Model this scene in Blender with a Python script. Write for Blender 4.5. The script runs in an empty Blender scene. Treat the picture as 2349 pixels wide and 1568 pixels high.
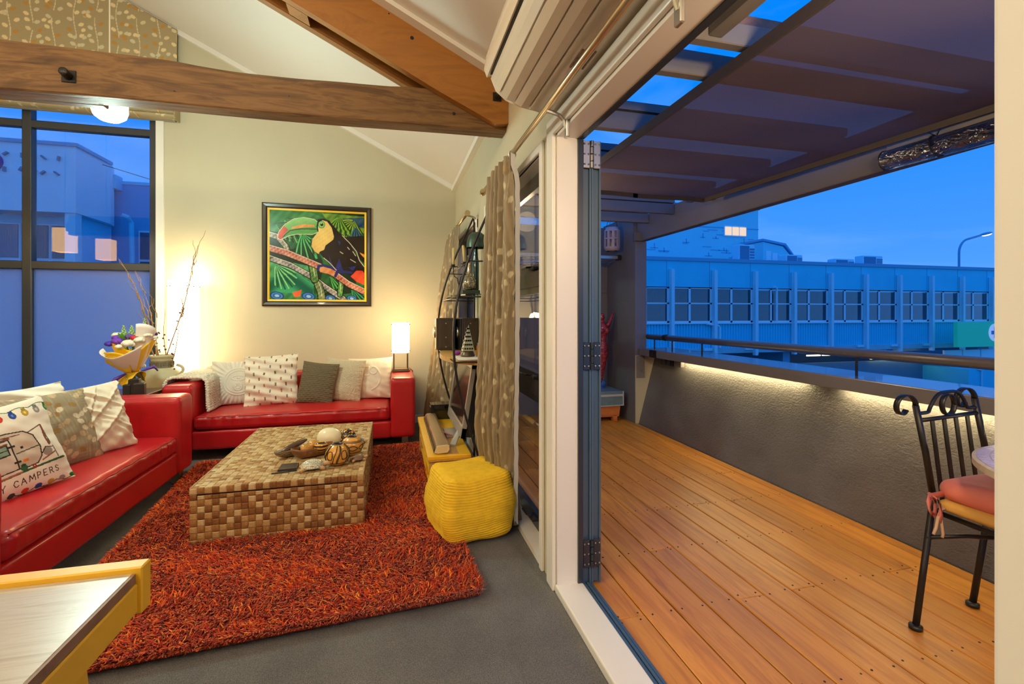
import bpy, bmesh, math, random
import numpy as np
from mathutils import Vector, Matrix
random.seed(7); rng = np.random.default_rng(7)
PI = math.pi; R = math.radians
SC = bpy.context.scene; COL = SC.collection

# ---------------------------------------------------------------- camera
cd = bpy.data.cameras.new('camera'); cam = bpy.data.objects.new('camera', cd); COL.objects.link(cam)
cam.location = (0, 0, 1.3); cam.rotation_euler = (R(90), 0, R(-14.4))
cd.sensor_width = 36; cd.lens = 36 * 1070 / 2349; cd.shift_y = -67 / 2349; cd.clip_start = .02; cd.clip_end = 500
SC.camera = cam
# ---------------------------------------------------------------- colour management
SC.view_settings.view_transform = 'Standard'; SC.view_settings.look = 'None'
SC.view_settings.exposure = 0.12; SC.view_settings.gamma = 1; SC.view_settings.use_curve_mapping = False
try:
    SC.cycles.use_denoising = True; SC.cycles.max_bounces = 8; SC.cycles.diffuse_bounces = 4
    SC.cycles.glossy_bounces = 4; SC.cycles.transparent_max_bounces = 16; SC.cycles.transmission_bounces = 6
    SC.cycles.sample_clamp_indirect = 6; SC.cycles.caustics_reflective = False; SC.cycles.caustics_refractive = False
except Exception: pass

# ---------------------------------------------------------------- node helpers
def newmat(name):
    m = bpy.data.materials.new(name); m.use_nodes = True
    nt = m.node_tree; nt.nodes.clear()
    out = nt.nodes.new('ShaderNodeOutputMaterial')
    return m, nt, out
def N(nt, t, **kw):
    n = nt.nodes.new(t)
    for k, v in kw.items():
        if k in n.inputs: n.inputs[k].default_value = v
        else: setattr(n, k, v)
    return n
def L(nt, a, b): nt.links.new(a, b)
def c4(c): return (c[0], c[1], c[2], 1)
def S(r, g, b):
    f = lambda x: ((x / 255 + .055) / 1.055) ** 2.4 if x > 10 else x / 255 / 12.92
    return (f(r), f(g), f(b))
def ramp(nt, fac, stops):
    n = nt.nodes.new('ShaderNodeValToRGB'); e = n.color_ramp.elements
    while len(e) < len(stops): e.new(.5)
    for i, (p, c) in enumerate(stops): e[i].position = p; e[i].color = c4(c)
    L(nt, fac, n.inputs['Fac']); return n.outputs['Color']
def coords(nt, scale=(1, 1, 1), rot=(0, 0, 0), kind='Object'):
    tc = nt.nodes.new('ShaderNodeTexCoord'); mp = nt.nodes.new('ShaderNodeMapping')
    mp.inputs['Scale'].default_value = scale; mp.inputs['Rotation'].default_value = rot
    L(nt, tc.outputs[kind], mp.inputs['Vector']); return mp.outputs['Vector']
def noise(nt, vec, scale=5, detail=3, rough=.5, dist=0):
    n = nt.nodes.new('ShaderNodeTexNoise'); n.inputs['Scale'].default_value = scale
    n.inputs['Detail'].default_value = detail; n.inputs['Roughness'].default_value = rough
    n.inputs['Distortion'].default_value = dist; L(nt, vec, n.inputs['Vector']); return n.outputs['Fac']
def bumpn(nt, h, strength=.3, dist=.01):
    b = nt.nodes.new('ShaderNodeBump'); b.inputs['Strength'].default_value = strength
    b.inputs['Distance'].default_value = dist; L(nt, h, b.inputs['Height']); return b.outputs['Normal']
def mat(name, col, rough=.5, metal=0, var=.0, vscale=8, bump=0, bscale=60, spec=.5, coat=0, emis=None, estr=0, sheen=0, bdist=.004):
    m, nt, out = newmat(name)
    p = N(nt, 'ShaderNodeBsdfPrincipled'); L(nt, p.outputs[0], out.inputs[0])
    p.inputs['Base Color'].default_value = c4(col); p.inputs['Roughness'].default_value = rough
    p.inputs['Metallic'].default_value = metal; p.inputs['Specular IOR Level'].default_value = spec
    p.inputs['Coat Weight'].default_value = coat
    if sheen: p.inputs['Sheen Weight'].default_value = sheen
    if emis: p.inputs['Emission Color'].default_value = c4(emis); p.inputs['Emission Strength'].default_value = estr
    if var or bump: v = coords(nt)
    if var:
        f = noise(nt, v, vscale, 4)
        a = tuple(max(0, x * (1 - var)) for x in col); b = tuple(min(1, x * (1 + var)) for x in col)
        L(nt, ramp(nt, f, [(.3, a), (.7, b)]), p.inputs['Base Color'])
    if bump:
        L(nt, bumpn(nt, noise(nt, v, bscale, 3), bump, bdist), p.inputs['Normal'])
    return m
def woodmat(name, stops, scale=(1, 14, 14), rough=.45, bump=.15, nscale=3.0, coat=0, dist=1.2, kind='Object'):
    m, nt, out = newmat(name)
    p = N(nt, 'ShaderNodeBsdfPrincipled'); L(nt, p.outputs[0], out.inputs[0])
    v = coords(nt, scale, kind=kind)
    oi = nt.nodes.new('ShaderNodeObjectInfo'); ad = N(nt, 'ShaderNodeVectorMath', operation='ADD')
    ml = N(nt, 'ShaderNodeVectorMath', operation='SCALE'); cb = nt.nodes.new('ShaderNodeCombineXYZ')
    L(nt, oi.outputs['Random'], cb.inputs[0]); L(nt, oi.outputs['Random'], cb.inputs[1])
    L(nt, cb.outputs[0], ml.inputs[0]); ml.inputs['Scale'].default_value = 37
    L(nt, v, ad.inputs[0]); L(nt, ml.outputs[0], ad.inputs[1])
    f = noise(nt, ad.outputs[0], nscale, 6, .6, dist)
    col = ramp(nt, f, stops)
    hs = N(nt, 'ShaderNodeHueSaturation'); L(nt, col, hs.inputs['Color'])
    mr = N(nt, 'ShaderNodeMapRange'); mr.inputs['To Min'].default_value = .82; mr.inputs['To Max'].default_value = 1.15
    L(nt, oi.outputs['Random'], mr.inputs['Value']); L(nt, mr.outputs[0], hs.inputs['Value'])
    L(nt, hs.outputs[0], p.inputs['Base Color'])
    p.inputs['Roughness'].default_value = rough; p.inputs['Coat Weight'].default_value = coat
    p.inputs['Coat Roughness'].default_value = .25
    if bump: L(nt, bumpn(nt, f, bump, .004), p.inputs['Normal'])
    return m
def vcmat(name, rough=.8, bump=.2, bscale=300, spec=.3, metal=0, sheen=0):
    m, nt, out = newmat(name)
    p = N(nt, 'ShaderNodeBsdfPrincipled'); L(nt, p.outputs[0], out.inputs[0])
    a = N(nt, 'ShaderNodeVertexColor', layer_name='col'); L(nt, a.outputs['Color'], p.inputs['Base Color'])
    p.inputs['Roughness'].default_value = rough; p.inputs['Specular IOR Level'].default_value = spec
    p.inputs['Metallic'].default_value = metal
    if sheen: p.inputs['Sheen Weight'].default_value = sheen
    if bump: L(nt, bumpn(nt, noise(nt, coords(nt), bscale, 2), bump, .002), p.inputs['Normal'])
    return m
def fresnel(nt, ior=1.5):
    # thin panes: the same reflectance on the far face as on the near one
    f = N(nt, 'ShaderNodeFresnel'); ge = nt.nodes.new('ShaderNodeNewGeometry'); mr = N(nt, 'ShaderNodeMapRange')
    mr.inputs['To Min'].default_value = ior; mr.inputs['To Max'].default_value = 1 / ior
    L(nt, ge.outputs['Backfacing'], mr.inputs['Value']); L(nt, mr.outputs[0], f.inputs['IOR']); return f
def glassmat(name, tint=(1, 1, 1), ior=1.5, boost=1.0, rough=0.0):
    m, nt, out = newmat(name)
    t = N(nt, 'ShaderNodeBsdfTransparent'); t.inputs['Color'].default_value = c4(tint)
    g = N(nt, 'ShaderNodeBsdfGlossy'); g.inputs['Roughness'].default_value = rough
    f = fresnel(nt, ior)
    k = N(nt, 'ShaderNodeMath', operation='MULTIPLY', use_clamp=True); k.inputs[1].default_value = boost
    L(nt, f.outputs[0], k.inputs[0])
    mx = N(nt, 'ShaderNodeMixShader'); L(nt, k.outputs[0], mx.inputs[0])
    L(nt, t.outputs[0], mx.inputs[1]); L(nt, g.outputs[0], mx.inputs[2]); L(nt, mx.outputs[0], out.inputs[0])
    return m
def emitmat(name, col, strength):
    m, nt, out = newmat(name)
    e = N(nt, 'ShaderNodeEmission'); e.inputs['Color'].default_value = c4(col); e.inputs['Strength'].default_value = strength
    L(nt, e.outputs[0], out.inputs[0]); return m

# ---------------------------------------------------------------- world: dusk sky with thin cloud
W = bpy.data.worlds.new('dusk_sky'); SC.world = W; W.use_nodes = True
nt = W.node_tree; nt.nodes.clear()
wo = nt.nodes.new('ShaderNodeOutputWorld'); bg = nt.nodes.new('ShaderNodeBackground'); L(nt, bg.outputs[0], wo.inputs[0])
tc = nt.nodes.new('ShaderNodeTexCoord'); sx = nt.nodes.new('ShaderNodeSeparateXYZ'); L(nt, tc.outputs['Generated'], sx.inputs[0])
base = ramp(nt, sx.outputs['Z'], [(0.0, S(84, 152, 238)), (.12, S(62, 138, 234)), (.35, S(8, 122, 230)), (.8, S(0, 116, 226))])
mp = nt.nodes.new('ShaderNodeMapping'); mp.inputs['Scale'].default_value = (1.3, 1.3, 4.2); L(nt, tc.outputs['Generated'], mp.inputs['Vector'])
cl = noise(nt, mp.outputs[0], 2.2, 5, .5, .3)
cm = N(nt, 'ShaderNodeMapRange'); cm.inputs['From Min'].default_value = .45; cm.inputs['From Max'].default_value = .75
cm.inputs['To Max'].default_value = .55; L(nt, cl, cm.inputs['Value'])
mx = N(nt, 'ShaderNodeMix', data_type='RGBA'); L(nt, cm.outputs[0], mx.inputs[0]); L(nt, base, mx.inputs[6])
mx.inputs[7].default_value = c4(S(112, 165, 244)); L(nt, mx.outputs[2], bg.inputs['Color'])
bg.inputs['Strength'].default_value = 1.2

# ---------------------------------------------------------------- lamps that are not part of a fitting in view
def light(name, kind, loc, energy, col, size=.1, rot=None, spread=None, sy=None):
    l = bpy.data.lights.new(name, kind); l.energy = energy; l.color = col
    if kind == 'AREA':
        l.size = size
        if sy: l.shape = 'RECTANGLE'; l.size_y = sy
        if spread: l.spread = spread
    elif kind == 'SPOT':
        l.shadow_soft_size = size; l.spot_size = spread or R(90); l.spot_blend = .8
    else: l.shadow_soft_size = size
    o = bpy.data.objects.new(name, l); COL.objects.link(o); o.location = loc
    if rot: o.rotation_euler = rot
    return o
WARM = (1, .72, .42)
# unseen fill lamps added at the kitchen end to brighten the room
for i, (x, y, z, e) in enumerate([(-1.7, -1.5, 2.9, 72), (-3.0, -1.2, 2.9, 95), (-4.4, .3, 2.9, 90), (-1.5, .6, 3.2, 55)]):
    light('kitchen_fill_light', 'POINT', (x, y, z), e, (1, .78, .52), .12)
# unseen warm lamps outside the doors that light the deck and rafters
light('unseen_outside_light', 'POINT', (1.10, .25, 1.95), 52, (1, .72, .42), .08)
light('unseen_outside_light', 'POINT', (1.15, -.9, 2.0), 44, (1, .74, .46), .10)
light('unseen_outside_light', 'POINT', (1.02, 3.55, 2.02), 24, (1, .74, .46), .08)  # added to brighten the far end of the deck, hidden by the wall

# ---------------------------------------------------------------- mesh helpers
class MB:
    """collects shapes (world coordinates) and links them as one mesh object"""
    def __init__(s): s.v = []; s.f = []; s.mi = []; s.cur = 0
    def add(s, v, f):
        o = len(s.v); s.v += [tuple(p) for p in v]; s.f += [tuple(i + o for i in q) for q in f]; s.mi += [s.cur] * len(f); return s
    def box(s, a, b):
        (x0, y0, z0), (x1, y1, z1) = a, b
        x0, x1 = min(x0, x1), max(x0, x1); y0, y1 = min(y0, y1), max(y0, y1); z0, z1 = min(z0, z1), max(z0, z1)
        return s.add([(x0, y0, z0), (x1, y0, z0), (x1, y1, z0), (x0, y1, z0), (x0, y0, z1), (x1, y0, z1), (x1, y1, z1), (x0, y1, z1)],
                     [(0, 3, 2, 1), (4, 5, 6, 7), (0, 1, 5, 4), (1, 2, 6, 5), (2, 3, 7, 6), (3, 0, 4, 7)])
    def bbox(s, a, b, r=.006, seg=2):
        bm = bmesh.new(); bmesh.ops.create_cube(bm, size=1)
        d = [abs(b[i] - a[i]) for i in range(3)]; c = [(b[i] + a[i]) / 2 for i in range(3)]
        for v in bm.verts: v.co = Vector((v.co[i] * d[i] + c[i] for i in range(3)))
        bmesh.ops.bevel(bm, geom=list(bm.edges), offset=min(r, min(d) * .49), segments=seg, profile=.5, affect='EDGES')
        return s.bm(bm)
    def bm(s, bm):
        bm.verts.index_update(); s.add([v.co.copy() for v in bm.verts], [[v.index for v in f.verts] for f in bm.faces]); bm.free(); return s
    def prism(s, poly, axis, a, b):
        """poly 2-D points extruded along axis from a to b"""
        n = len(poly)
        def P(p, t): return {'x': (t, p[0], p[1]), 'y': (p[0], t, p[1]), 'z': (p[0], p[1], t)}[axis]
        v = [P(p, a) for p in poly] + [P(p, b) for p in poly]
        f = [tuple(range(n))[::-1], tuple(range(n, 2 * n))] + [(i, (i + 1) % n, n + (i + 1) % n, n + i) for i in range(n)]
        return s.add(v, f)
    def tube(s, pts, r, n=8, cap=True, closed=False):
        pts = [Vector(p) for p in pts]; rs = r if hasattr(r, '__len__') else [r] * len(pts)
        m = len(pts); ring = []
        up = Vector((0, 0, 1)); prev = None
        for i, p in enumerate(pts):
            if closed: t = pts[(i + 1) % m] - pts[i - 1]
            else: t = pts[min(i + 1, m - 1)] - pts[max(i - 1, 0)]
            t.normalize()
            if prev is None:
                a = up if abs(t.z) < .95 else Vector((1, 0, 0)); x = t.cross(a).normalized()
            else:
                x = prev - t * prev.dot(t)
                x = x.normalized() if x.length > 1e-6 else t.orthogonal().normalized()
            prev = x; y = t.cross(x)
            ring.append([p + (x * math.cos(2 * PI * k / n) + y * math.sin(2 * PI * k / n)) * rs[i] for k in range(n)])
        v = [q for rg in ring for q in rg]; f = []
        for i in range(m if closed else m - 1):
            j = (i + 1) % m
            for k in range(n): f.append((i * n + k, i * n + (k + 1) % n, j * n + (k + 1) % n, j * n + k))
        if cap and not closed: f += [tuple(range(n))[::-1], tuple(range((m - 1) * n, m * n))]
        return s.add(v, f)
    def cyl(s, c, r, z0, z1, n=20, r2=None):
        return s.tube([(c[0], c[1], z0), (c[0], c[1], z1)], [r, r if r2 is None else r2], n)
    def lathe(s, prof, c=(0, 0, 0), n=28, cap=True):
        v = []; f = []
        for r, z in prof:
            for k in range(n): v.append((c[0] + r * math.cos(2 * PI * k / n), c[1] + r * math.sin(2 * PI * k / n), c[2] + z))
        for i in range(len(prof) - 1):
            for k in range(n): f.append((i * n + k, i * n + (k + 1) % n, (i + 1) * n + (k + 1) % n, (i + 1) * n + k))
        if cap:
            if prof[0][0] > 1e-4: f.append(tuple(range(n))[::-1])
            if prof[-1][0] > 1e-4: f.append(tuple(range((len(prof) - 1) * n, len(prof) * n)))
        return s.add(v, f)
    def ball(s, c, r, n=12, m=8, sc=(1, 1, 1), rot=None):
        v = []; f = []
        for i in range(m + 1):
            th = PI * i / m
            for k in range(n):
                p = Vector((r * sc[0] * math.sin(th) * math.cos(2 * PI * k / n), r * sc[1] * math.sin(th) * math.sin(2 * PI * k / n), r * sc[2] * math.cos(th)))
                if rot is not None: p = rot @ p
                v.append(p + Vector(c))
        for i in range(m):
            for k in range(n): f.append((i * n + k, (i + 1) * n + k, (i + 1) * n + (k + 1) % n, i * n + (k + 1) % n))
        return s.add(v, f)
    def grid(s, P):
        """P: array (h, w, 3)"""
        h, w = P.shape[:2]
        f = [(j * w + i, j * w + i + 1, (j + 1) * w + i + 1, (j + 1) * w + i) for j in range(h - 1) for i in range(w - 1)]
        return s.add([tuple(p) for p in P.reshape(-1, 3)], f)
    def build(s, name, m, parent=None, smooth=False, auto=None, weld=False, at=None):
        me = bpy.data.meshes.new(name)
        root = parent
        while root is not None and root.parent is not None: root = root.parent
        if root is not None: off = Vector(root.location)
        elif at is not None: off = Vector(at)
        else:
            a = np.array(s.v); off = Vector(((a[:, 0].min() + a[:, 0].max()) / 2, (a[:, 1].min() + a[:, 1].max()) / 2, a[:, 2].min()))
        me.from_pydata([(p[0] - off.x, p[1] - off.y, p[2] - off.z) for p in s.v], [], s.f)
        ms = m if isinstance(m, (list, tuple)) else [m]
        for q in ms: me.materials.append(q)
        if len(ms) > 1: me.polygons.foreach_set('material_index', s.mi)
        bm = bmesh.new(); bm.from_mesh(me)
        if weld: bmesh.ops.remove_doubles(bm, verts=bm.verts, dist=1e-4)
        bmesh.ops.recalc_face_normals(bm, faces=bm.faces); bm.to_mesh(me); bm.free()
        if smooth or auto: me.polygons.foreach_set('use_smooth', [True] * len(me.polygons))
        if auto:
            try: me.set_sharp_from_angle(angle=R(auto))
            except Exception: pass
        o = bpy.data.objects.new(name, me); COL.objects.link(o)
        if parent is not None: o.parent = parent
        else: o.location = off
        return o
def thing(name, label, cat, loc, group=None):
    o = bpy.data.objects.new(name, None); COL.objects.link(o); o.location = loc; o.empty_display_size = .1
    o['label'] = label; o['category'] = cat
    if group: o['group'] = group
    return o
def tag(o, label=None, cat=None, group=None, kind=None):
    if label: o['label'] = label
    if cat: o['category'] = cat
    if group: o['group'] = group
    if kind: o['kind'] = kind
    return o
def struct(o): o['kind'] = 'structure'; return o
def copy_tree(o, parent=None):
    c = o.copy(); COL.objects.link(c)
    if parent is not None: c.parent = parent
    for ch in list(o.children): copy_tree(ch, c)
    return c
def softbox(c, size, r, n=14, disp=None, rot=None):
    """rounded box: returns MB; disp(p, normal) -> offset vector"""
    mb = MB(); h = np.array(size) / 2
    t = np.linspace(-1, 1, n); 
    # concentrate points near the edges
    t = np.sign(t) * (1 - (1 - np.abs(t)) ** 1.6)
    for ax in range(3):
        for sg in (-1, 1):
            a, b = [(1, 2), (2, 0), (0, 1)][ax]
            P = np.zeros((n, n, 3)); A, B = np.meshgrid(t, t)
            P[..., ax] = sg * h[ax]; P[..., a] = A * h[a]; P[..., b] = B * h[b]
            if sg < 0: P = P[:, ::-1]
            inner = np.clip(P, -(h - r), h - r); d = P - inner
            ln = np.linalg.norm(d, axis=-1, keepdims=True); nn = d / np.maximum(ln, 1e-9)
            P = inner + nn * r
            if disp is not None: P = P + disp(P, nn)
            if rot is not None: P = P @ np.array(rot).T
            mb.grid(P + np.array(c))
    return mb
def setcol(o, cols):
    """per-vertex colours (n,3) -> attribute 'col'"""
    a = o.data.color_attributes.new('col', 'FLOAT_COLOR', 'POINT')
    c = np.ones((len(o.data.vertices), 4), np.float32); c[:, :3] = cols; a.data.foreach_set('color', c.ravel())
def vnoise(P, freq, seed=0):
    """cheap smooth noise from sines, P (...,k)"""
    r = np.random.default_rng(seed); out = np.zeros(P.shape[:-1])
    for i in range(6):
        k = r.normal(size=P.shape[-1]) * freq * (1 + .45 * i); out += np.sin(P @ k + r.uniform(0, 6.3)) / (1 + .35 * i)
    return out / 3.2
# 2-D painters on coordinate arrays
def inpoly(X, Y, poly):
    r = np.zeros(X.shape, bool); n = len(poly)
    for i in range(n):
        x0, y0 = poly[i]; x1, y1 = poly[(i + 1) % n]
        if y0 == y1: continue
        c = ((y0 > Y) != (y1 > Y)) & (X < (x1 - x0) * (Y - y0) / (y1 - y0) + x0); r ^= c
    return r
def inell(X, Y, cx, cy, a, b, ang=0):
    c, s = math.cos(ang), math.sin(ang); dx, dy = X - cx, Y - cy
    return ((dx * c + dy * s) / a) ** 2 + ((-dx * s + dy * c) / b) ** 2 < 1
def online(X, Y, pts, w):
    r = np.zeros(X.shape, bool)
    for (x0, y0), (x1, y1) in zip(pts[:-1], pts[1:]):
        dx, dy = x1 - x0, y1 - y0; l2 = dx * dx + dy * dy + 1e-12
        t = np.clip(((X - x0) * dx + (Y - y0) * dy) / l2, 0, 1)
        r |= (X - x0 - t * dx) ** 2 + (Y - y0 - t * dy) ** 2 < (w / 2) ** 2
    return r
# ---------------------------------------------------------------- materials
M = {}
M['wall'] = mat('beige_wall_paint', (.53, .49, .36), .75, var=.03, vscale=2, bump=.05, bscale=220)
M['ceiling'] = mat('white_ceiling_paint', (.76, .73, .68), .8)
M['trim'] = mat('white_gloss_trim', (.78, .76, .72), .35)
M['grey'] = mat('dark_grey_outdoor_paint', (.155, .145, .150), .6, var=.06, vscale=3)
M['alu'] = mat('black_aluminium', (.022, .03, .042), .3, spec=.6)
M['alu2'] = mat('navy_aluminium', (.06, .11, .17), .32, spec=.7)
M['glass'] = glassmat('window_glass', (.98, .99, 1), 1.5, .85)
M['farglass'] = glassmat('far_window_glass', (.25, .60, .70), 1.5, 3.0)
M['steel'] = mat('brushed_steel', (.55, .54, .5), .32, 1)
M['blackmetal'] = mat('black_wrought_iron', (.018, .017, .017), .38, .3)
M['leather'] = mat('red_leather', (.47, .010, .014), .33, var=.10, vscale=5, bump=.10, bscale=240, coat=.12)
M['stitch'] = mat('red_leather_seam', (.34, .008, .012), .45)
M['yellow'] = mat('yellow_painted_wood', (.80, .47, .03), .4, var=.05, vscale=12)
M['yellowstand'] = mat('golden_yellow_paint', (.78, .42, .012), .42, var=.05)
M['honey'] = woodmat('honey_wood', [(.3, (.42, .22, .05)), (.55, (.55, .31, .09)), (.75, (.36, .17, .04))], (6, 1, 6), .45)
M['oak'] = woodmat('pale_oak_top', [(.25, (.42, .36, .27)), (.5, (.58, .52, .42)), (.62, (.50, .43, .33)), (.8, (.38, .31, .22))], (1.2, 14, 14), .28, .12, 3, .2)
M['oakedge'] = mat('brown_edge_band', (.25, .14, .08), .5, var=.2, vscale=30)
M['beam'] = woodmat('rough_sawn_timber', [(.22, (.045, .021, .009)), (.42, (.125, .062, .022)), (.56, (.21, .112, .040)), (.66, (.15, .076, .026)), (.8, (.075, .036, .014))], (.9, 10, 8), .6, .8, 2.6)
M['rafter'] = woodmat('orange_rafter_timber', [(.2, (.16, .058, .010)), (.5, (.34, .14, .024)), (.8, (.24, .09, .014))], (1.2, 6, 6), .5, .3, 1.6)
M['deckwood'] = woodmat('hardwood_decking', [(.22, (.30, .105, .014)), (.45, (.50, .19, .022)), (.6, (.60, .25, .030)), (.8, (.39, .145, .018))], (9, .7, 9), .40, .06, 2.2, .07)
M['screw'] = mat('dark_screw_head', (.05, .03, .02), .4, .6)
M['black'] = mat('black_satin', (.012, .011, .010), .4)
M['darkwood'] = woodmat('dark_wood', [(.3, (.04, .016, .008)), (.7, (.11, .045, .018))], (3, 12, 12), .3)
M['brownwood'] = woodmat('carved_brown_wood', [(.3, (.16, .06, .022)), (.7, (.32, .14, .055))], (6, 14, 14), .3)
M['galv'] = mat('grey_painted_timber', (.20, .19, .185), .55, var=.06, vscale=9)
M['carpet'] = None
m, nt, out = newmat('grey_loop_carpet'); M['carpet'] = m
p = N(nt, 'ShaderNodeBsdfPrincipled'); L(nt, p.outputs[0], out.inputs[0]); v = coords(nt)
f1 = noise(nt, v, 260, 3, .7); f2 = noise(nt, v, 5, 3)
a = ramp(nt, f1, [(.25, (.09, .09, .093)), (.5, (.195, .196, .20)), (.75, (.335, .335, .34))])
b = ramp(nt, f2, [(.3, (.82, .82, .82)), (.7, (1.1, 1.08, 1.05))])
mm = N(nt, 'ShaderNodeMix', data_type='RGBA', blend_type='MULTIPLY'); mm.inputs[0].default_value = 1
L(nt, a, mm.inputs[6]); L(nt, b, mm.inputs[7]); L(nt, mm.outputs[2], p.inputs['Base Color'])
p.inputs['Roughness'].default_value = .95; p.inputs['Specular IOR Level'].default_value = .1
L(nt, bumpn(nt, f1, .9, .008), p.inputs['Normal'])
# trowelled outdoor plaster
m, nt, out = newmat('grey_trowelled_plaster'); M['stucco'] = m
p = N(nt, 'ShaderNodeBsdfPrincipled'); L(nt, p.outputs[0], out.inputs[0]); v = coords(nt, (1, 1.0, 1.7))
f1 = noise(nt, v, 42, 4, .6, .6); f2 = noise(nt, v, 3, 3)
L(nt, ramp(nt, f2, [(.3, (.112, .106, .108)), (.7, (.150, .143, .145))]), p.inputs['Base Color'])
p.inputs['Roughness'].default_value = .42; L(nt, bumpn(nt, f1, .55, .012), p.inputs['Normal'])
# frosted film on the lower panes
m, nt, out = newmat('frosted_pane'); M['frosted'] = m
t = N(nt, 'ShaderNodeBsdfTranslucent'); t.inputs['Color'].default_value = (.96, .97, 1.0, 1)
g = N(nt, 'ShaderNodeBsdfGlossy'); g.inputs['Roughness'].default_value = .22; g.inputs['Color'].default_value = (.9, .9, .9, 1)
fr = fresnel(nt, 1.5)
k = N(nt, 'ShaderNodeMixShader'); df = N(nt, 'ShaderNodeBsdfDiffuse'); df.inputs['Color'].default_value = (.8, .82, .85, 1); kk = N(nt, 'ShaderNodeMixShader'); kk.inputs[0].default_value = .06
L(nt, t.outputs[0], kk.inputs[1]); L(nt, df.outputs[0], kk.inputs[2])
L(nt, fr.outputs[0], k.inputs[0]); L(nt, kk.outputs[0], k.inputs[1]); L(nt, g.outputs[0], k.inputs[2]); L(nt, k.outputs[0], out.inputs[0])
def sphericalnoise(): pass
# ---------------------------------------------------------------- the room shell
XW = .743; YB = 5.644
struct(MB().box((-6.8, -4.2, -.12), (.743, YB, 0)).build('floor', M['carpet']))
# right wall with the door and two windows (inner face x = .743)
w = MB(); T = .86
for y0, y1, z0, z1 in [(-4.2, .36, 0, 2.9), (.36, 2.06, 2.134, 2.9), (2.06, 2.275, 0, 2.9), (2.275, 3.70, 2.115, 2.9), (2.275, 3.70, 0, .03),
                       (3.70, 4.15, 0, 2.9), (4.15, 5.25, 2.115, 2.9), (4.15, 5.25, 0, .30), (5.25, 5.644, 0, 2.9)]:
    w.box((XW, y0, z0), (T, y1, z1))
struct(w.build('wall_right', M['wall']))
# gable end wall with the tall window
zc = lambda x: 2.816 + .498 * (.743 - x) if x > -4 else 2.816 + .498 * 4.743 - .498 * (-4 - x)
w = MB()
w.prism([(-2.385, 0), (.86, 0), (.86, zc(.743) + .06), (-2.385, zc(-2.385) + .06)], 'y', YB, 5.80)
w.prism([(-4.75, 4.30), (-2.385, 4.30), (-2.385, zc(-2.385) + .06), (-4, zc(-4) + .06), (-4.75, zc(-4.75) + .06)], 'y', YB, 5.80)
w.prism([(-6.8, 0), (-4.75, 0), (-4.75, zc(-4.75) + .06), (-6.8, zc(-6.8) + .06)], 'y', YB, 5.80)
w.box((-4.75, YB, 0), (-2.385, 5.80, .30))
struct(w.build('wall_back', M['wall']))
struct(MB().prism([(-6.92, 0), (-6.8, 0), (-6.8, zc(-6.8)), (-6.92, zc(-6.8))], 'y', -4.2, 5.8).build('wall_left', M['wall']))
struct(MB().prism([(-6.8, 0), (.86, 0), (.86, zc(.743)), (-4, zc(-4)), (-6.8, zc(-6.8))], 'y', -4.32, -4.2).build('wall_rear', M['wall']))
struct(MB().prism([(.88, zc(.88)), (-4, zc(-4)), (-6.92, zc(-6.92)), (-6.92, zc(-6.92) + .14), (-4, zc(-4) + .14), (.88, zc(.88) + .14)], 'y', -4.32, 5.80).build('ceiling', M['ceiling']))
# white battens where ceiling meets walls
sl = Vector((-1, 0, .498)).normalized(); nn = Vector((.498, 0, 1)).normalized()
def slope_batten(y0, y1, x0, x1, t=.05):
    a = (x0, zc(x0) - .001); b = (x1, zc(x1) - .001)
    return MB().prism([a, b, (b[0], b[1] - t), (a[0], a[1] - t)], 'y', y0, y1)
struct(slope_batten(YB - .045, YB, .743, -4, .055).build('trim_1', M['trim']))
struct(MB().box((XW - .05, -4.2, zc(.743) - .055), (XW, YB, zc(.743) + .0)).build('trim_2', M['trim']))
struct(slope_batten(2.905, 2.985, .70, -4, .03).build('trim_3', M['trim']))
struct(slope_batten(3.235, 3.31, .70, -4, .03).build('trim_4', M['trim']))
struct(MB().box((-2.385, YB - .015, 0), (.743, YB, .09)).build('baseboard_back', M['trim']))
struct(MB().box((XW - .015, 3.70, 0), (XW, 5.644, .09)).build('baseboard_right', M['trim']))

# ---------------------------------------------------------------- tall window in the gable wall (window_1)
w1 = MB().box((-4.75, YB + .03, .30), (-4.68, YB + .09, 4.30)).box((-2.445, YB + .03, .30), (-2.385, YB + .09, 4.30)).box((-4.75, YB + .03, 4.24), (-2.385, YB + .09, 4.30)).box((-4.75, YB + .03, .30), (-2.385, YB + .09, .37))
w1 = struct(w1.build('window_1', M['alu']))
for z0, z1 in [(3.14, 3.215), (1.735, 1.815)]:
    MB().bbox((-4.69, YB + .022, z0), (-2.44, YB + .095, z1), .008).build('transom', M['alu'], w1)
MB().bbox((-3.545, YB + .018, .36), (-3.465, YB + .098, 4.25), .008).build('mullion', M['alu'], w1)
for x0, x1 in [(-4.69, -3.54), (-3.47, -2.44)]:
    for z0, z1, mm in [(.36, 1.74, 'frosted'), (1.81, 3.145, 'glass'), (3.21, 4.25, 'glass')]:
        MB().box((x0, YB + .055, z0), (x1, YB + .062, z1)).build('pane', M[mm], w1)
MB().box((-2.45, YB + .005, .30), (-2.385, YB + .03, 4.3)).build('inner_bead', M['alu'], w1)
struct(MB().box((-2.386, YB - .018, .24), (-2.315, YB, 4.35)).build('trim_5', M['trim']))

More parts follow.
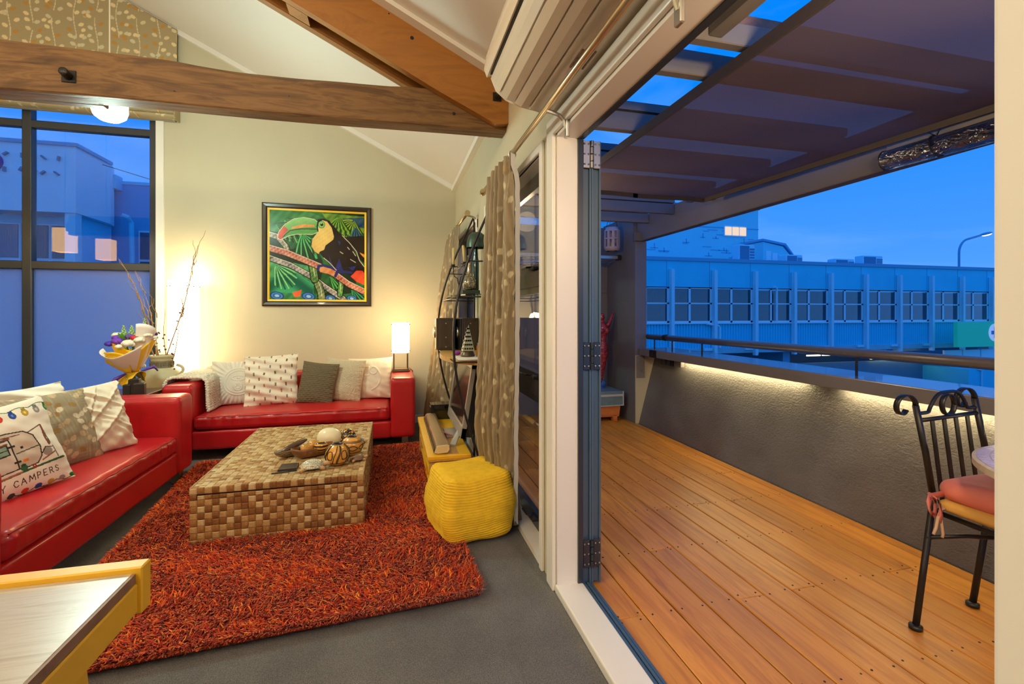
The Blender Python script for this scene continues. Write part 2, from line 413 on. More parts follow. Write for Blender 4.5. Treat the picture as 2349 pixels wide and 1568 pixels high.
# ---------------------------------------------------------------- bifold door opening (door_1)
d1 = MB().box((.843, .365, .0), (.867, .395, 2.134)).box((.843, 2.035, .0), (.867, 2.06, 2.134)).box((.843, .365, 2.112), (.862, 2.06, 2.134)).box((.8625, .365, 2.122), (.880, 2.06, 2.134))
d1 = struct(d1.build('door_1', M['alu']))
MB().box((.868, 0.365, -.03), (.885, 2.06, .024)).box((.893, 0.365, -.03), (.905, 2.06, .02)).box((.912, 0.365, -.03), (.925, 2.06, .012)).build('track', M['alu2'], d1)
MB().box((.868, 0.365, -.04), (.93, 2.06, .002)).build('track_bed', M['black'], d1)
MB().bbox((.735, 0.365, -.005), (.868, 2.06, .034), .006).build('sill', M['trim'], d1)
MB().box((XW, 2.045, .03), (.845, 2.06, 2.134)).build('jamb_liner', M['trim'], d1)
MB().box((XW, .36, .03), (.845, .395, 2.134)).build('jamb_liner', M['trim'], d1)
MB().box((XW, 0.365, 2.118), (.845, 2.06, 2.134)).build('head_liner', M['trim'], d1)
for a, b in [((XW - .02, 2.06, 0), (XW, 2.15, 2.205)), ((XW - .02, .28, 0), (XW, .4140, 2.205)), ((XW - .0205, .281, 2.134), (XW, 2.149, 2.215))]:
    MB().bbox(a, b, .006).build('architrave', M['trim'], d1)
MB().box((.742, 2.049, .034), (.749, 2.0605, 2.13)).build('bead', M['trim'], d1)
# two folded leaves laid back against the outside of the wall
for k, x0 in enumerate((.872, .922)):
    lf = MB(); y0, y1, z0, z1 = 2.068, 2.64, .012, 2.118; x1 = x0 + .042
    for a, b in [((x0, y0, z0), (x1, y0 + .07, z1)), ((x0, y1 - .07, z0), (x1, y1, z1)), ((x0, y0 + .07, z0), (x1, y1 - .07, z0 + .13)), ((x0, y0 + .07, z1 - .08), (x1, y1 - .07, z1))]: lf.bbox(a, b, .004, 1)
    lf.box((x0 - .003, y0 - .012, z0), (x0 + .006, y0, z1)).box((x1 - .006, y0 - .012, z0), (x1 + .003, y0, z1))
    lf = lf.build('leaf', M['alu2'], d1)
    MB().box((x0 + .017, y0 + .06, z0 + .12), (x0 + .025, y1 - .06, z1 - .07)).build('pane', M['glass'], lf)
for z, mm in [(2.05, 'steel'), (1.095, 'alu'), (.16, 'alu')]:
    h = MB(); dz = .065
    h.bbox((.873, 2.048, z - dz), (.908, 2.056, z + dz), .002, 1).bbox((.926, 2.048, z - dz), (.961, 2.056, z + dz), .002, 1)
    for q in (-.05, -.017, .017, .05): h.cyl((.917, 2.046), .008, z + q - .014, z + q + .014, 10)
    h = h.build('hinge', M[mm], d1)
    sc = MB()
    for x in (.88, .90, .935, .955):
        for q in (-.048, 0, .048): sc.ball((x, 2.047, z + q), .005, 8, 4)
    sc.build('screw_heads', M['steel'], h)

# ---------------------------------------------------------------- windows in the right wall
def side_window(name, y0, y1, z0, z1, mids):
    f = MB(); fx0, fx1 = .822, .858
    for a, b in [((fx0, y0, z0), (fx1, y0 + .05, z1)), ((fx0, y1 - .05, z0), (fx1, y1, z1)), ((fx0, y0, z0), (fx1, y1, z0 + .05)), ((fx0, y0, z1 - .05), (fx1, y1, z1))]: f.box(a, b)
    o = struct(f.build(name, M['alu']))
    zs = [z0 + .05] + [q for mz in mids for q in (mz - .05, mz + .05)] + [z1 - .05]
    for mz in mids: MB().bbox((fx0 - .008, y0 + .05, mz - .05), (fx1, y1 - .05, mz + .05), .004, 1).build('transom', M['alu'], o)
    for i in range(0, len(zs), 2):
        a, b = zs[i], zs[i + 1]; s = MB(); ya, yb = y0 + .05, y1 - .05
        for p, q in [((fx0, ya, a), (fx1 - .004, ya + .035, b)), ((fx0, yb - .035, a), (fx1 - .004, yb, b)), ((fx0, ya, a), (fx1 - .004, yb, a + .035)), ((fx0, ya, b - .035), (fx1 - .004, yb, b))]: s.box(p, q)
        s = s.build('sash', M['alu'], o)
        MB().box((.842, ya + .03, a + .03), (.848, yb - .03, b - .03)).build('pane', M['glass'], s)
        h = MB(); hy = ya + .32
        h.bbox((fx0 - .03, hy - .05, a + .002), (fx0 + .002, hy + .05, a + .02), .004, 1).tube([(fx0 - .02, hy, a + .02), (fx0 - .045, hy + .03, a + .02), (fx0 - .045, hy + .12, a + .016)], .006, 6)
        h.build('stay', M['black'], s)
    lin = MB()
    for a, b in [((XW, y0 - .012, z0), (fx0, y0 + .002, z1)), ((XW, y1 - .002, z0), (fx0, y1 + .012, z1)), ((XW, y0, z1 - .002), (fx0, y1, z1 + .012)), ((XW - .008, y0, z0 - .03), (fx0, y1, z0 + .002))]: lin.box(a, b)
    lin.build('reveal', M['trim'], o)
    for a, b in [((XW - .018, y0 - .046, z0 - .03), (XW, y0 - .002, z1 + .05)), ((XW - .018, y1 + .002, z0 - .03), (XW, y1 + .046, z1 + .05)), ((XW - .0186, y0 - .0455, z1 + .005), (XW, y1 + .0455, z1 + .0505))]:
        MB().bbox(a, b, .004, 1).build('architrave', M['trim'], o)
    return o
side_window('window_2', 2.276, 3.70, .03, 2.115, [.86, 1.50])
side_window('window_3', 4.15, 5.25, .30, 2.115, [1.50])

# ---------------------------------------------------------------- deck
deck = struct(MB().box((.94, -1.2, -.22), (3.0, 5.70, -.045)).build('deck', M['black']))
edges = [.905, 1.054, 1.205, 1.361, 1.512, 1.664, 1.816, 1.966, 2.118, 2.27, 2.42, 2.57, 2.72, 2.80]
joints = [[1.805], [3.72], [4.2], [2.285], [1.795, 4.66], [2.76], [1.795, 4.2], [2.76], [3.72], [2.76], [1.80, 4.66], [3.24], [2.28]]
scr = MB(); gap = .003
for i in range(13):
    ys = [-1.2] + joints[i] + [5.675]
    for j in range(len(ys) - 1):
        b = MB().bbox((edges[i] + gap, ys[j] + .001, -.03), (edges[i + 1] - gap, ys[j + 1] - .001, rng.uniform(-.001, .0008)), .0035, 1)
        b.build('deck_board', M['deckwood'], deck)
    for k in range(10):
        y = .84 + .48 * k
        for yy in ([y - .018, y + .018] if any(abs(y - q) < .03 for q in joints[i]) else [y]):
            for x in (edges[i] + .03, edges[i + 1] - .03):
                if edges[i + 1] - edges[i] > .1: scr.cyl((x + rng.uniform(-.006, .006), yy + rng.uniform(-.008, .008)), .0042, -.01, .0013, 8)
o = scr.build('deck_screws', M['screw'], deck); o['kind'] = 'stuff'

# leaning plaster parapet with its cap, end walls, post
par = MB().prism([(2.81, -.2), (2.81, .004), (3.027, .80), (3.16, .80), (3.16, -.2)], 'y', -1.2, 4.95)
par = struct(par.build('wall_parapet', M['stucco']))
MB().bbox((2.805, -1.2, .803), (3.20, 4.93, .888), .006).build('cap', mat('gloss_grey_cap', (.16, .155, .165), .22, spec=.8, coat=.5), par)
MB().bbox((2.80, 4.56, .80), (2.806, 4.70, .885), .002, 1).ball((2.797, 4.63, .845), .010, 8, 5).build('bracket_plate', M['black'], par)
we = MB().box((2.765, 4.95, -.05), (2.914, 5.80, 2.138)).box((2.80, 4.951, -.05), (3.2, 5.2, .80)).box((.86, 5.68, -.05), (2.77, 5.80, 2.42)).box((2.765, 5.0, 2.138), (2.914, 5.80, 2.46))
we = struct(we.build('wall_deck_end', M['grey']))
MB().box((2.767, 4.945, 0), (3.03, 4.9505, .80)).build('lit_return_face', mat('return_face_led_glow', (.50, .46, .35), .6), we)  # added paler sheet: the strip light's glow is put into its colour
pl = MB().bbox((2.775, 4.938, .535), (2.885, 4.9452, .795), .002, 1).build('cover_plate', M['galv'], we)
MB().ball((2.80, 4.937, .74), .009, 8, 5).ball((2.855, 4.937, .61), .011, 8, 5).ball((2.835, 4.937, .615), .006, 8, 5).build('screw_heads', M['steel'], pl)
MB().bbox((2.60, 5.664, 1.56), (2.75, 5.682, 1.62), .004, 1).build('wall_batten', M['grey'], we)
# handrail
hr = thing('handrail', 'round dark tube handrail above the grey parapet cap', 'handrail', (2.93, 1.9, .888))
MB().tube([(2.93, -1.2, 1.062), (2.93, 4.94, 1.02)], .032, 16).build('rail', mat('gloss_dark_rail', (.10, .09, .09), .28, spec=.7), hr, True)
for y in (2.385, 3.95, 4.45, 4.80, .6):
    MB().tube([(2.93, y, .885), (2.93, y, 1.03)], .008, 8).build('baluster', M['blackmetal'], hr)
MB().bbox((2.915, 4.92, .99), (2.945, 4.947, 1.05), .002, 1).build('wall_plate', M['blackmetal'], hr)
MB().tube([(2.93, 4.55, 1.025), (2.93, 4.60, 1.024)], .036, 16).build('sleeve', M['blackmetal'], hr)
# light strip under the cap
M['led'] = emitmat('led_strip_light', (1, .80, .40), 60)
ls = thing('strip_light', 'glowing yellow strip light under the parapet cap over the deck', 'light', (2.97, 2.5, .78))
MB().box((2.955, -1.0, .790), (2.985, 4.38, .802)).build('housing', M['galv'], ls)
for y0, y1 in ((-.9, 1.05), (1.25, 2.55), (2.85, 4.37)): MB().box((2.958, y0, .784), (2.975, y1, .7895)).build('diffuser', M['led'], ls)
# power supply hanging beneath the cap
ps = thing('power_supply', 'small black power supply box under the parapet cap', 'power box', (2.96, 4.42, .70))
MB().bbox((2.90, 4.40, .725), (2.955, 4.62, .80), .004, 1).build('case', M['black'], ps)
MB().box((2.895, 4.44, .735), (2.8995, 4.50, .79)).box((2.895, 4.53, .735), (2.8995, 4.59, .79)).build('data_sticker', mat('printed_sticker', (.05, .05, .05), .4, var=.9, vscale=160), ps)
MB().bbox((2.91, 4.27, .728), (2.955, 4.395, .80), .004, 1).build('cable_block', M['galv'], ps)

# ---------------------------------------------------------------- pergola over the deck
pg = thing('pergola', 'dark painted timber pergola beams spanning above the deck', 'pergola', (2.85, 2.0, 2.14))
MB().bbox((2.812, -1.2, 2.14), (2.905, 4.99, 2.42), .006, 1).build('beam', M['grey'], pg)
for y in (1.50, 1.735, 2.355, 2.975, 3.60, 4.23, 4.72):
    zt = 2.40 if y == 1.50 else 2.42
    MB().bbox((.862, y, 2.315), (2.812, y + .045, zt), .004, 1).build('rafter', M['galv'] if y < 2 else M['grey'], pg)
    if y > 2: MB().box((.862, y - .008, zt + .008), (2.81, y + .055, zt + .055)).build('capping', M['grey'], pg)
MB().bbox((1.14, -1.2, 2.33), (1.20, 1.50, 2.40), .004, 1).build('joist', M['galv'], pg)
MB().box((.862, -1.2, 2.40), (1.15, 1.50, 2.43)).build('roof_panel', M['galv'], pg)
MB().bbox((1.21, 1.545, 2.402), (2.81, 1.60, 2.47), .004, 1).build('batten', M['oakedge'], pg)
MB().box((2.75, 4.90, 2.14), (2.815, 4.96, 2.24)).build('packer', M['grey'], pg)
MB().bbox((2.80, -1.2, 2.235), (2.815, 2.1, 2.30), .003, 1).build('fascia_strip', M['galv'], pg)

# shade sail, sagging between its edges
m, nt, out = newmat('shade_cloth'); M['sail'] = m
p = N(nt, 'ShaderNodeBsdfDiffuse'); v = coords(nt, (1, 1, 1))
wv = N(nt, 'ShaderNodeTexWave', wave_type='BANDS', bands_direction='X'); wv.inputs['Scale'].default_value = 60; L(nt, v, wv.inputs['Vector'])
L(nt, ramp(nt, wv.outputs['Fac'], [(.2, (.16, .118, .098)), (.8, (.27, .205, .172))]), p.inputs['Color'])
tl = N(nt, 'ShaderNodeBsdfTranslucent'); tl.inputs['Color'].default_value = (.10, .09, .09, 1)
tr = N(nt, 'ShaderNodeBsdfTransparent')
m1 = N(nt, 'ShaderNodeMixShader'); m1.inputs[0].default_value = .35; L(nt, p.outputs[0], m1.inputs[1]); L(nt, tl.outputs[0], m1.inputs[2])
m2 = N(nt, 'ShaderNodeMixShader'); m2.inputs[0].default_value = .06; L(nt, m1.outputs[0], m2.inputs[1]); L(nt, tr.outputs[0], m2.inputs[2]); L(nt, m2.outputs[0], out.inputs[0])
M['hem'] = mat('shade_cloth_hem', (.075, .06, .055), .8)
ny, nx = 60, 26; P = np.zeros((ny, nx, 3))
for j in range(ny):
    y = -1.0 + (3.50 + 1.0) * j / (ny - 1); xo = 2.80 - .20 * max(0, (y - 1.1) / 2.4)
    for i in range(nx):
        t = i / (nx - 1); x = 1.285 + (xo - 1.285) * t
        sag = -.020 * math.sin(PI * t) * math.sin(PI * min(1, max(0, (y + 1) / 4.5))) + .006 * math.sin(7 * y + 9 * t) * math.sin(PI * t)
        P[j, i] = (x, y - .02 * math.sin(PI * t) * (j / (ny - 1)), 2.288 + sag - .012 * (1 - t) * (y < 3))
sa = thing('shade_sail', 'dark brown shade cloth stretched beneath the pergola', 'shade', (2.0, 1.3, 2.26))
MB().grid(P).build('cloth', M['sail'], sa, True)
for nm, e in (('hem', P[:, 0]), ('hem', P[:, -1]), ('hem', P[-1])):
    h = MB()
    for dz, dx in ((-.03, 0), ): 
        a = np.array(e); b = a.copy(); b[:, 2] -= .034; a = a.copy(); a[:, 2] += .012
        h.grid(np.stack([a, b])); c = b.copy(); c[:, 0] += .01; h.grid(np.stack([b, c]))
        c2 = a.copy(); c2[:, 0] += .01; h.grid(np.stack([c2, a])); h.grid(np.stack([c, c2]))
    h.build(nm, M['hem'], sa)
MB().bbox((2.42, 3.475, 2.245), (2.50, 3.505, 2.257), .004, 1).build('clip', M['steel'], sa)
# rolled clear blind hung along the beam
m, nt, out = newmat('clear_vinyl'); M['vinyl'] = m
t = N(nt, 'ShaderNodeBsdfTransparent'); t.inputs['Color'].default_value = (.62, .66, .72, 1)
g = N(nt, 'ShaderNodeBsdfGlossy'); g.inputs['Roughness'].default_value = .08
lw = N(nt, 'ShaderNodeLayerWeight'); lw.inputs['Blend'].default_value = .45
v = coords(nt, (3, 1, 3)); b = bumpn(nt, noise(nt, v, 9, 3, .5, 1), 1.0, .03); L(nt, b, g.inputs['Normal']); L(nt, b, lw.inputs['Normal'])
k = N(nt, 'ShaderNodeMixShader'); L(nt, lw.outputs['Facing'], k.inputs[0]); L(nt, t.outputs[0], k.inputs[1]); L(nt, g.outputs[0], k.inputs[2]); L(nt, k.outputs[0], out.inputs[0])
rb = thing('rolled_blind', 'rolled up clear plastic blind tied along the pergola beam', 'blind', (2.74, 1.0, 2.12))
roll = MB()
for r in (.055, .044, .030): roll.tube([(2.745, 2.06 - i * .16, 2.172 - .004 * i) for i in range(20)], r, 24, False)
roll.build('vinyl_roll', M['vinyl'], rb, True)
MB().tube([(2.745 + .056 * math.cos(a), 2.06, 2.172 + .056 * math.sin(a)) for a in np.linspace(0, 2 * PI, 25)[:-1]], .003, 6, closed=True).build('end_binding', M['black'], rb)
st = MB()
st.tube([(2.745 + .059 * math.cos(a), 1.80 + .012 * math.sin(a), 2.166 + .059 * math.sin(a)) for a in np.linspace(0, 2 * PI, 25)[:-1]], .004, 6, closed=True)
st.tube([(2.745, 1.80, 2.225), (2.78, 1.80, 2.28), (2.80, 1.79, 2.30)], .003, 6).tube([(2.745, 1.81, 2.225), (2.77, 1.86, 2.262)], .003, 6)
st.build('tie_strap', M['black'], rb)
# ---------------------------------------------------------------- the street and buildings across it
GZ = -3.3
M['asphalt'] = mat('street_asphalt', (.10, .10, .105), .85, var=.15, vscale=1.5, bump=.2, bscale=40)
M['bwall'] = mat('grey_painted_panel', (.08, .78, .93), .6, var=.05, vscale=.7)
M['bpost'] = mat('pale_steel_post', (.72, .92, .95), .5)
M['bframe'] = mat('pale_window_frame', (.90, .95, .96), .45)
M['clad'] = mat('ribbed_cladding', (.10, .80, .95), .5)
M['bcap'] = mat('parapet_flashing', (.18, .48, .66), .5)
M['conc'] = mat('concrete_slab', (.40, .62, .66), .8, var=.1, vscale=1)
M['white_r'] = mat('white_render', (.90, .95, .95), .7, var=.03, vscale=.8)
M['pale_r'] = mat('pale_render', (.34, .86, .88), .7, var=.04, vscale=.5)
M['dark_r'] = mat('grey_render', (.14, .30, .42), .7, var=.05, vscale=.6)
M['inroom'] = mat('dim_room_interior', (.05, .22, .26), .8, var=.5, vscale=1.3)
M['shoplight'] = emitmat('shop_tube_light', (1, .86, .5), 3.0)
M['shopglow'] = emitmat('lit_shop_interior', (.75, .86, .70), .55)
M['litroom'] = emitmat('lit_room_window', (1, .78, .62), .85)
street = struct(MB().box((-60, -30, GZ - .2), (90, 90, GZ)).build('street', M['asphalt']))

bd = thing('commercial_building', 'long low blue-grey commercial building with a row of posts and windows across the street', 'building', (25, 24, GZ))
FY = 21.3; pitch = 2.565; px0 = 13.84
xs = [px0 + pitch * i for i in range(-3, 12)]
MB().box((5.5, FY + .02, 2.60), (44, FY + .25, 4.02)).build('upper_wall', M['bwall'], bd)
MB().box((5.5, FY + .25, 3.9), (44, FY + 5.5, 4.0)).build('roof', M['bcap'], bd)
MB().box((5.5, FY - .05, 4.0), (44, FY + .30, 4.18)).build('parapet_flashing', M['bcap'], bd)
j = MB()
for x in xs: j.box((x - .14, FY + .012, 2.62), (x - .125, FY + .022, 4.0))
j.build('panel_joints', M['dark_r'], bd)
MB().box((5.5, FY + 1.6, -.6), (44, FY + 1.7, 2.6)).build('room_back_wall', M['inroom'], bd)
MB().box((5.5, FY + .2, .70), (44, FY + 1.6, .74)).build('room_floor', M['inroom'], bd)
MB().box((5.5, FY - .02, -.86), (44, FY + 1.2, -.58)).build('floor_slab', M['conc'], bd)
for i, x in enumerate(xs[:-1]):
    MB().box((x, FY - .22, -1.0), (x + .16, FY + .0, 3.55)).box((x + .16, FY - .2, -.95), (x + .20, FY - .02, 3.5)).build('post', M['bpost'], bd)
    # window bay: frame, four panes and four sashes
    x0, x1 = x + .12, x + pitch + .02; z0, z1 = .78, 2.64; xm = x0 + .45 * (x1 - x0); zm = 1.79
    f = MB()
    for a, b in [((x0, z0), (x1, z0 + .09)), ((x0, z1 - .08), (x1, z1)), ((x0, z0), (x0 + .07, z1)), ((x1 - .12, z0), (x1, z1)), ((xm - .06, z0), (xm + .06, z1)), ((x0, zm - .035), (x1, zm + .035))]:
        f.box((a[0], FY + .02, a[1]), (b[0], FY + .11, b[1]))
    wf = f.build('window', M['bframe'], bd)
    for a, b, c, d in [(x0 + .07, xm - .06, z0 + .09, zm - .035), (xm + .06, x1 - .12, z0 + .09, zm - .035), (x0 + .07, xm - .06, zm + .035, z1 - .08), (xm + .06, x1 - .12, zm + .035, z1 - .08)]:
        MB().box((a, FY + .06, c), (b, FY + .07, d)).build('pane', M['farglass'], wf)
    MB().box((x0, FY - .06, z0 - .07), (x1, FY + .08, z0)).build('window_sill', M['bframe'], bd)
    c = MB(); n = 15; P = np.zeros((2, n * 4 + 1, 3)); wx = (x1 - x0 + .08) / n
    for k in range(n * 4 + 1):
        xx = x0 - .06 + wx * k / 4; d = (0, 0, .10, .10)[k % 4]
        P[0, k] = (xx, FY + .03 + d, .72); P[1, k] = (xx, FY + .03 + d, -.58)
    c.grid(P); c.build('cladding_panel', M['clad'], bd)
    MB().box((x - .55, FY - .12, -.70), (x - .05, FY + .02, -.56)).build('bracket', M['bpost'], bd)
    if i % 3 == 0: MB().box((x + .02, FY + .6, -1.6), (x + .5, FY + 6, -.86)).build('floor_beam', M['bcap'], bd)
MB().tube([(16.0, FY - .1, .72), (16.75, FY - .12, .60), (16.8, FY - .12, .5), (16.8, FY - .12, -.55)], .05, 8).build('drain_pipe', M['bframe'], bd)
MB().tube([(20.45, FY - .1, .85), (20.45, FY - .1, 2.3), (20.42, FY - .14, 2.62), (20.2, FY - .2, 2.72)], .06, 8).build('vent_pipe', M['bframe'], bd)
# ground floor: dark undercroft, lit shop strips, concrete block wall
MB().box((5.5, FY + 6.5, GZ), (44, FY + 6.7, -.7)).build('undercroft_wall', M['dark_r'], bd)
MB().box((23.5, FY + 1.5, GZ), (44, FY + 1.8, -1.75)).box((23.5, FY + 1.5, -1.15), (44, FY + 1.8, -.86)).build('shop_wall', M['dark_r'], bd)
for i in range(4): MB().box((24.0 + 1.15 * i, FY + 1.3, -1.30), (25.0 + 1.15 * i, FY + 1.36, -1.22)).build('tube_light', M['shoplight'], bd)
MB().box((29.0, FY + 1.35, -1.62), (33.0, FY + 1.45, -1.38)).build('lit_transom', M['shoplight'], bd)
MB().box((19.5, FY + 5.9, -2.6), (23.2, FY + 6.0, -1.3)).build('lit_back_shop', M['shopglow'], bd)
bw = MB()
MB().box((33.5, FY - 1.0, GZ), (38.6, FY + 1.5, -2.1)).build('block_wall', M['bwall'], bd)
MB().box((38.7, FY - .2, GZ), (44, FY + .2, -1.9)).build('lit_shopfront', M['shopglow'], bd)
MB().tube([(34.2, FY - 1.06, -2.1), (34.5, FY - 1.06, -2.2), (34.5, FY - 1.06, GZ)], .05, 8).build('downpipe', M['bpost'], bd)
for i in range(6): MB().box((33.4 + 1.6 * i, FY + .2, -1.9), (34.9 + 1.6 * i, FY + .3, -1.05)).build('canopy_pane', M['bframe'], bd)

sg = thing('shop_sign', 'green hanging sign with white disc and plus symbol on the building across the street', 'sign', (33, 19.6, -.68))
M['green'] = mat('sign_green', (.02, .50, .36), .5, emis=(.01, .45, .28), estr=.25)
M['signwhite'] = mat('sign_white', (.8, .85, .88), .5, emis=(.5, .65, 1), estr=.35)
MB().box((31.4, 19.55, -.68), (37.0, 19.75, .77)).build('board', M['green'], sg)
MB().tube([(34.40, 19.56, .14), (34.40, 19.53, .14)], .52, 32).build('disc', M['signwhite'], sg)
MB().prism([(34.40 + a, .14 + b) for a, b in [(-.11, -.33), (.11, -.33), (.11, -.11), (.33, -.11), (.33, .11), (.11, .11), (.11, .33), (-.11, .33), (-.11, .11), (-.33, .11), (-.33, -.11), (-.11, -.11)]], 'y', 19.515, 19.53).build('plus_symbol', M['bcap'], sg)

# pale building rising behind
pb = thing('rendered_building', 'pale blue rendered taller building with one lit window behind the long building', 'building', (18, 29, GZ))
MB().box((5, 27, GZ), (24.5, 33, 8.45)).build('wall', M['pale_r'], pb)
MB().box((4.9, 26.93, 8.40), (24.6, 27.1, 8.52)).build('roof_edge', M['dark_r'], pb)
MB().box((4.9, 26.97, 7.02), (24.52, 27.01, 7.07)).box((13.3, 26.97, 4.9), (13.34, 27.0, 7.05)).build('wall_joints', M['bcap'], pb)
pw = MB().box((21.68, 26.9, 6.48), (23.47, 27.02, 7.18)).build('window', M['bframe'], pb)
for i in range(3): MB().box((21.75 + .58 * i, 26.86, 6.55), (22.24 + .58 * i, 26.895, 7.10)).build('pane', M['litroom'], pw)
cr = MB(); r2 = np.random.default_rng(3)
for k in range(26):
    x = r2.uniform(15.0, 24.0); z = r2.uniform(4.9, 6.9); w_ = r2.uniform(.3, .9)
    cr.box((x, 26.975, z), (x + w_, 27.0, z + .04))
    if k % 2: cr.box((x + w_ * .5, 26.975, z), (x + w_ * .5 + .05, 27.0, z + r2.uniform(.15, .35)))
cr.build('repaired_cracks', M['bcap'], pb)['kind'] = 'stuff'
gh = thing('rooftop_shed', 'small glazed lean-to shed on the flat roof beside the pale building', 'shed', (24.3, 26, 4.0))
MB().prism([(23.25, 4.0), (25.47, 4.0), (25.47, 5.0), (24.8, 5.65), (23.25, 5.9)], 'y', 25.2, 26.7).build('walls', M['pale_r'], gh)
MB().prism([(23.15, 5.94), (24.9, 5.70), (25.65, 4.95), (25.65, 5.05), (24.95, 5.83), (23.15, 6.08)], 'y', 25.1, 26.75).build('roof', M['bcap'], gh)
for i in range(4): MB().box((23.45 + .5 * i, 25.15, 4.2), (23.83 + .5 * i, 25.2, 5.3 - .12 * i)).build('pane', M['bframe'], gh)
for i, (x0, x1, z1, lab) in enumerate([(19.55, 20.65, 5.28, 'tall outdoor air conditioner unit on the roof beside the pale building'), (22.9, 24.1, 4.80, 'low boxy outdoor unit on the roof, second from the pale building'),
                                       (26.6, 28.1, 4.66, 'flat low vent housing on the roof, third from the pale building'), (28.8, 30.4, 4.92, 'outdoor air conditioner unit on the roof nearest the street lamp')]):
    u = thing('outdoor_unit', lab, 'air conditioner', ((x0 + x1) / 2, 23.2, 4.0), 'units on the roof across the street')
    MB().bbox((x0, 23.0, 4.0), (x1, 23.6, z1), .04, 1).build('casing', M['bpost'], u)
    MB().box((x0 + .06, 22.97, 4.1), (x0 + (x1 - x0) * .62, 23.0, z1 - .08)).build('coil_side', M['dark_r'], u)
    g = MB()
    for k in range(6): g.box((x0 + (x1 - x0) * .68, 22.97, 4.15 + k * (z1 - 4.3) / 6), (x1 - .06, 23.0, 4.15 + (k + .6) * (z1 - 4.3) / 6))
    g.build('grille', M['dark_r'], u)
k_ = 1.3125; lx, ly = 38.68 * k_, 24 * k_; lz = lambda z: 1.3 + (z - 1.3) * k_
sl_ = thing('street_lamp', 'curved street lamp with lit orange head against the dusk sky', 'street lamp', (lx, ly, GZ))
MB().tube([(lx, ly, GZ), (lx, ly, lz(5.5))] + [(lx + 1.1 * k_ * (1 - math.cos(a)), ly, lz(5.5 + 1.05 * math.sin(a))) for a in np.linspace(.2, 1.35, 9)] + [(lx + 2.17 * k_, ly, lz(6.85))], .09, 10).build('pole', M['bcap'], sl_, True)
MB().ball((lx + 2.67 * k_, ly, lz(6.98)), .34, 12, 8, (2.2, .8, .4), Matrix.Rotation(-R(12), 3, 'Y')).build('lamp_head', M['bcap'], sl_, True)
MB().ball((lx + 2.74 * k_, ly, lz(6.92)), .31, 12, 8, (1.9, .7, .35), Matrix.Rotation(-R(12), 3, 'Y')).build('lens', emitmat('street_lamp_lens', (1, .45, .22), 6), sl_, True)

# buildings seen through the tall window
wb = thing('white_building', 'white rendered building with chamfered upper storey seen through the tall window', 'building', (-16, 22, GZ))
MB().prism([(-30, 20), (-10.94, 20), (-10.94, 22.1), (-11.1, 22.7), (-30, 22.7)], 'z', 4.86, 7.26).build('upper_storey', M['white_r'], wb)
MB().prism([(-30, 19.93), (-10.87, 19.93), (-10.87, 22.15), (-11, 22.15), (-11, 20.1), (-30, 20.1)], 'z', 7.22, 7.34).build('parapet_flashing', M['bcap'], wb)
MB().box((-30, 20.9, GZ), (-11.2, 22.7, 4.86)).build('lower_wall', M['bwall'], wb)
MB().box((-11.30, 20.05, GZ), (-10.98, 20.4, 4.86)).build('corner_post', M['white_r'], wb)
for i, x in enumerate((-13.5, -12.6, -11.75)):
    f = MB().box((x - .42, 20.84, 2.0), (x + .42, 20.9, 4.55)).build('shop_window', M['bframe'], wb)
    MB().box((x - .37, 20.80, 3.3), (x + .37, 20.84, 4.5)).box((x - .37, 20.80, 2.05), (x + .37, 20.84, 3.2)).build('pane', M['farglass'], f)
st = MB()
for (x, z, a) in [(-12.94, 6.80, 40), (-12.47, 6.77, 90), (-12.16, 6.77, 90), (-11.86, 6.75, -40), (-11.42, 6.75, 80), (-12.97, 6.26, 90), (-12.5, 6.3, 60), (-12.11, 6.22, 80), (-11.88, 6.22, 45), (-11.48, 6.22, -40)]:
    c, s_ = math.cos(R(a)) * .08, math.sin(R(a)) * .08; nx_, nz_ = -s_ * .35, c * .35
    st.prism([(x - c + nx_, z - s_ + nz_), (x + c + nx_, z + s_ + nz_), (x + c - nx_, z + s_ - nz_), (x - c - nx_, z - s_ - nz_)], 'y', 19.9, 20.0)
st.build('letter_fixings', M['dark_r'], wb)
MB().tube([(-13.35, 20.0, 6.5), (-13.35, 19.93, 6.5)], .33, 24).build('blue_disc', mat('blue_logo_disc', (.01, .03, .30), .5), wb)
gb = thing('grey_building', 'plain dark grey building beyond the white one seen through the tall window', 'building', (-6, 26, GZ))
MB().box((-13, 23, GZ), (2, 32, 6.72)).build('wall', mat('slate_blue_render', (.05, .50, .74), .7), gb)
MB().box((-13, 22.94, 6.68), (2, 23.1, 6.80)).build('roof_flashing', M['bwall'], gb)
MB().box((-11.35, 22.5, 6.4), (-10.95, 23.0, 6.95)).build('chimney_cap', M['bwall'], gb)
f = MB().box((-10.35, 22.94, 2.2), (-9.3, 23.0, 4.75)).build('window', M['bframe'], gb)
MB().box((-10.28, 22.9, 3.55), (-9.37, 22.94, 4.68)).box((-10.28, 22.9, 2.27), (-9.37, 22.94, 3.45)).build('pane', M['farglass'], f)
MB().tube([(-10.6, 22.2, 5.25), (-10.45, 22.3, 5.2), (-10.4, 22.5, 5.0), (-10.4, 22.6, 2)], .09, 8).build('downpipe', M['bwall'], gb)
tag(MB().tube([(-10.9, 21.5, 7.05), (-7.2, 20.8, 5.9)], .012, 5).build('overhead_wire', M['black'], at=(-10.9, 21.5, 7.05)), 'thin overhead wire running down from the white building', 'wire')
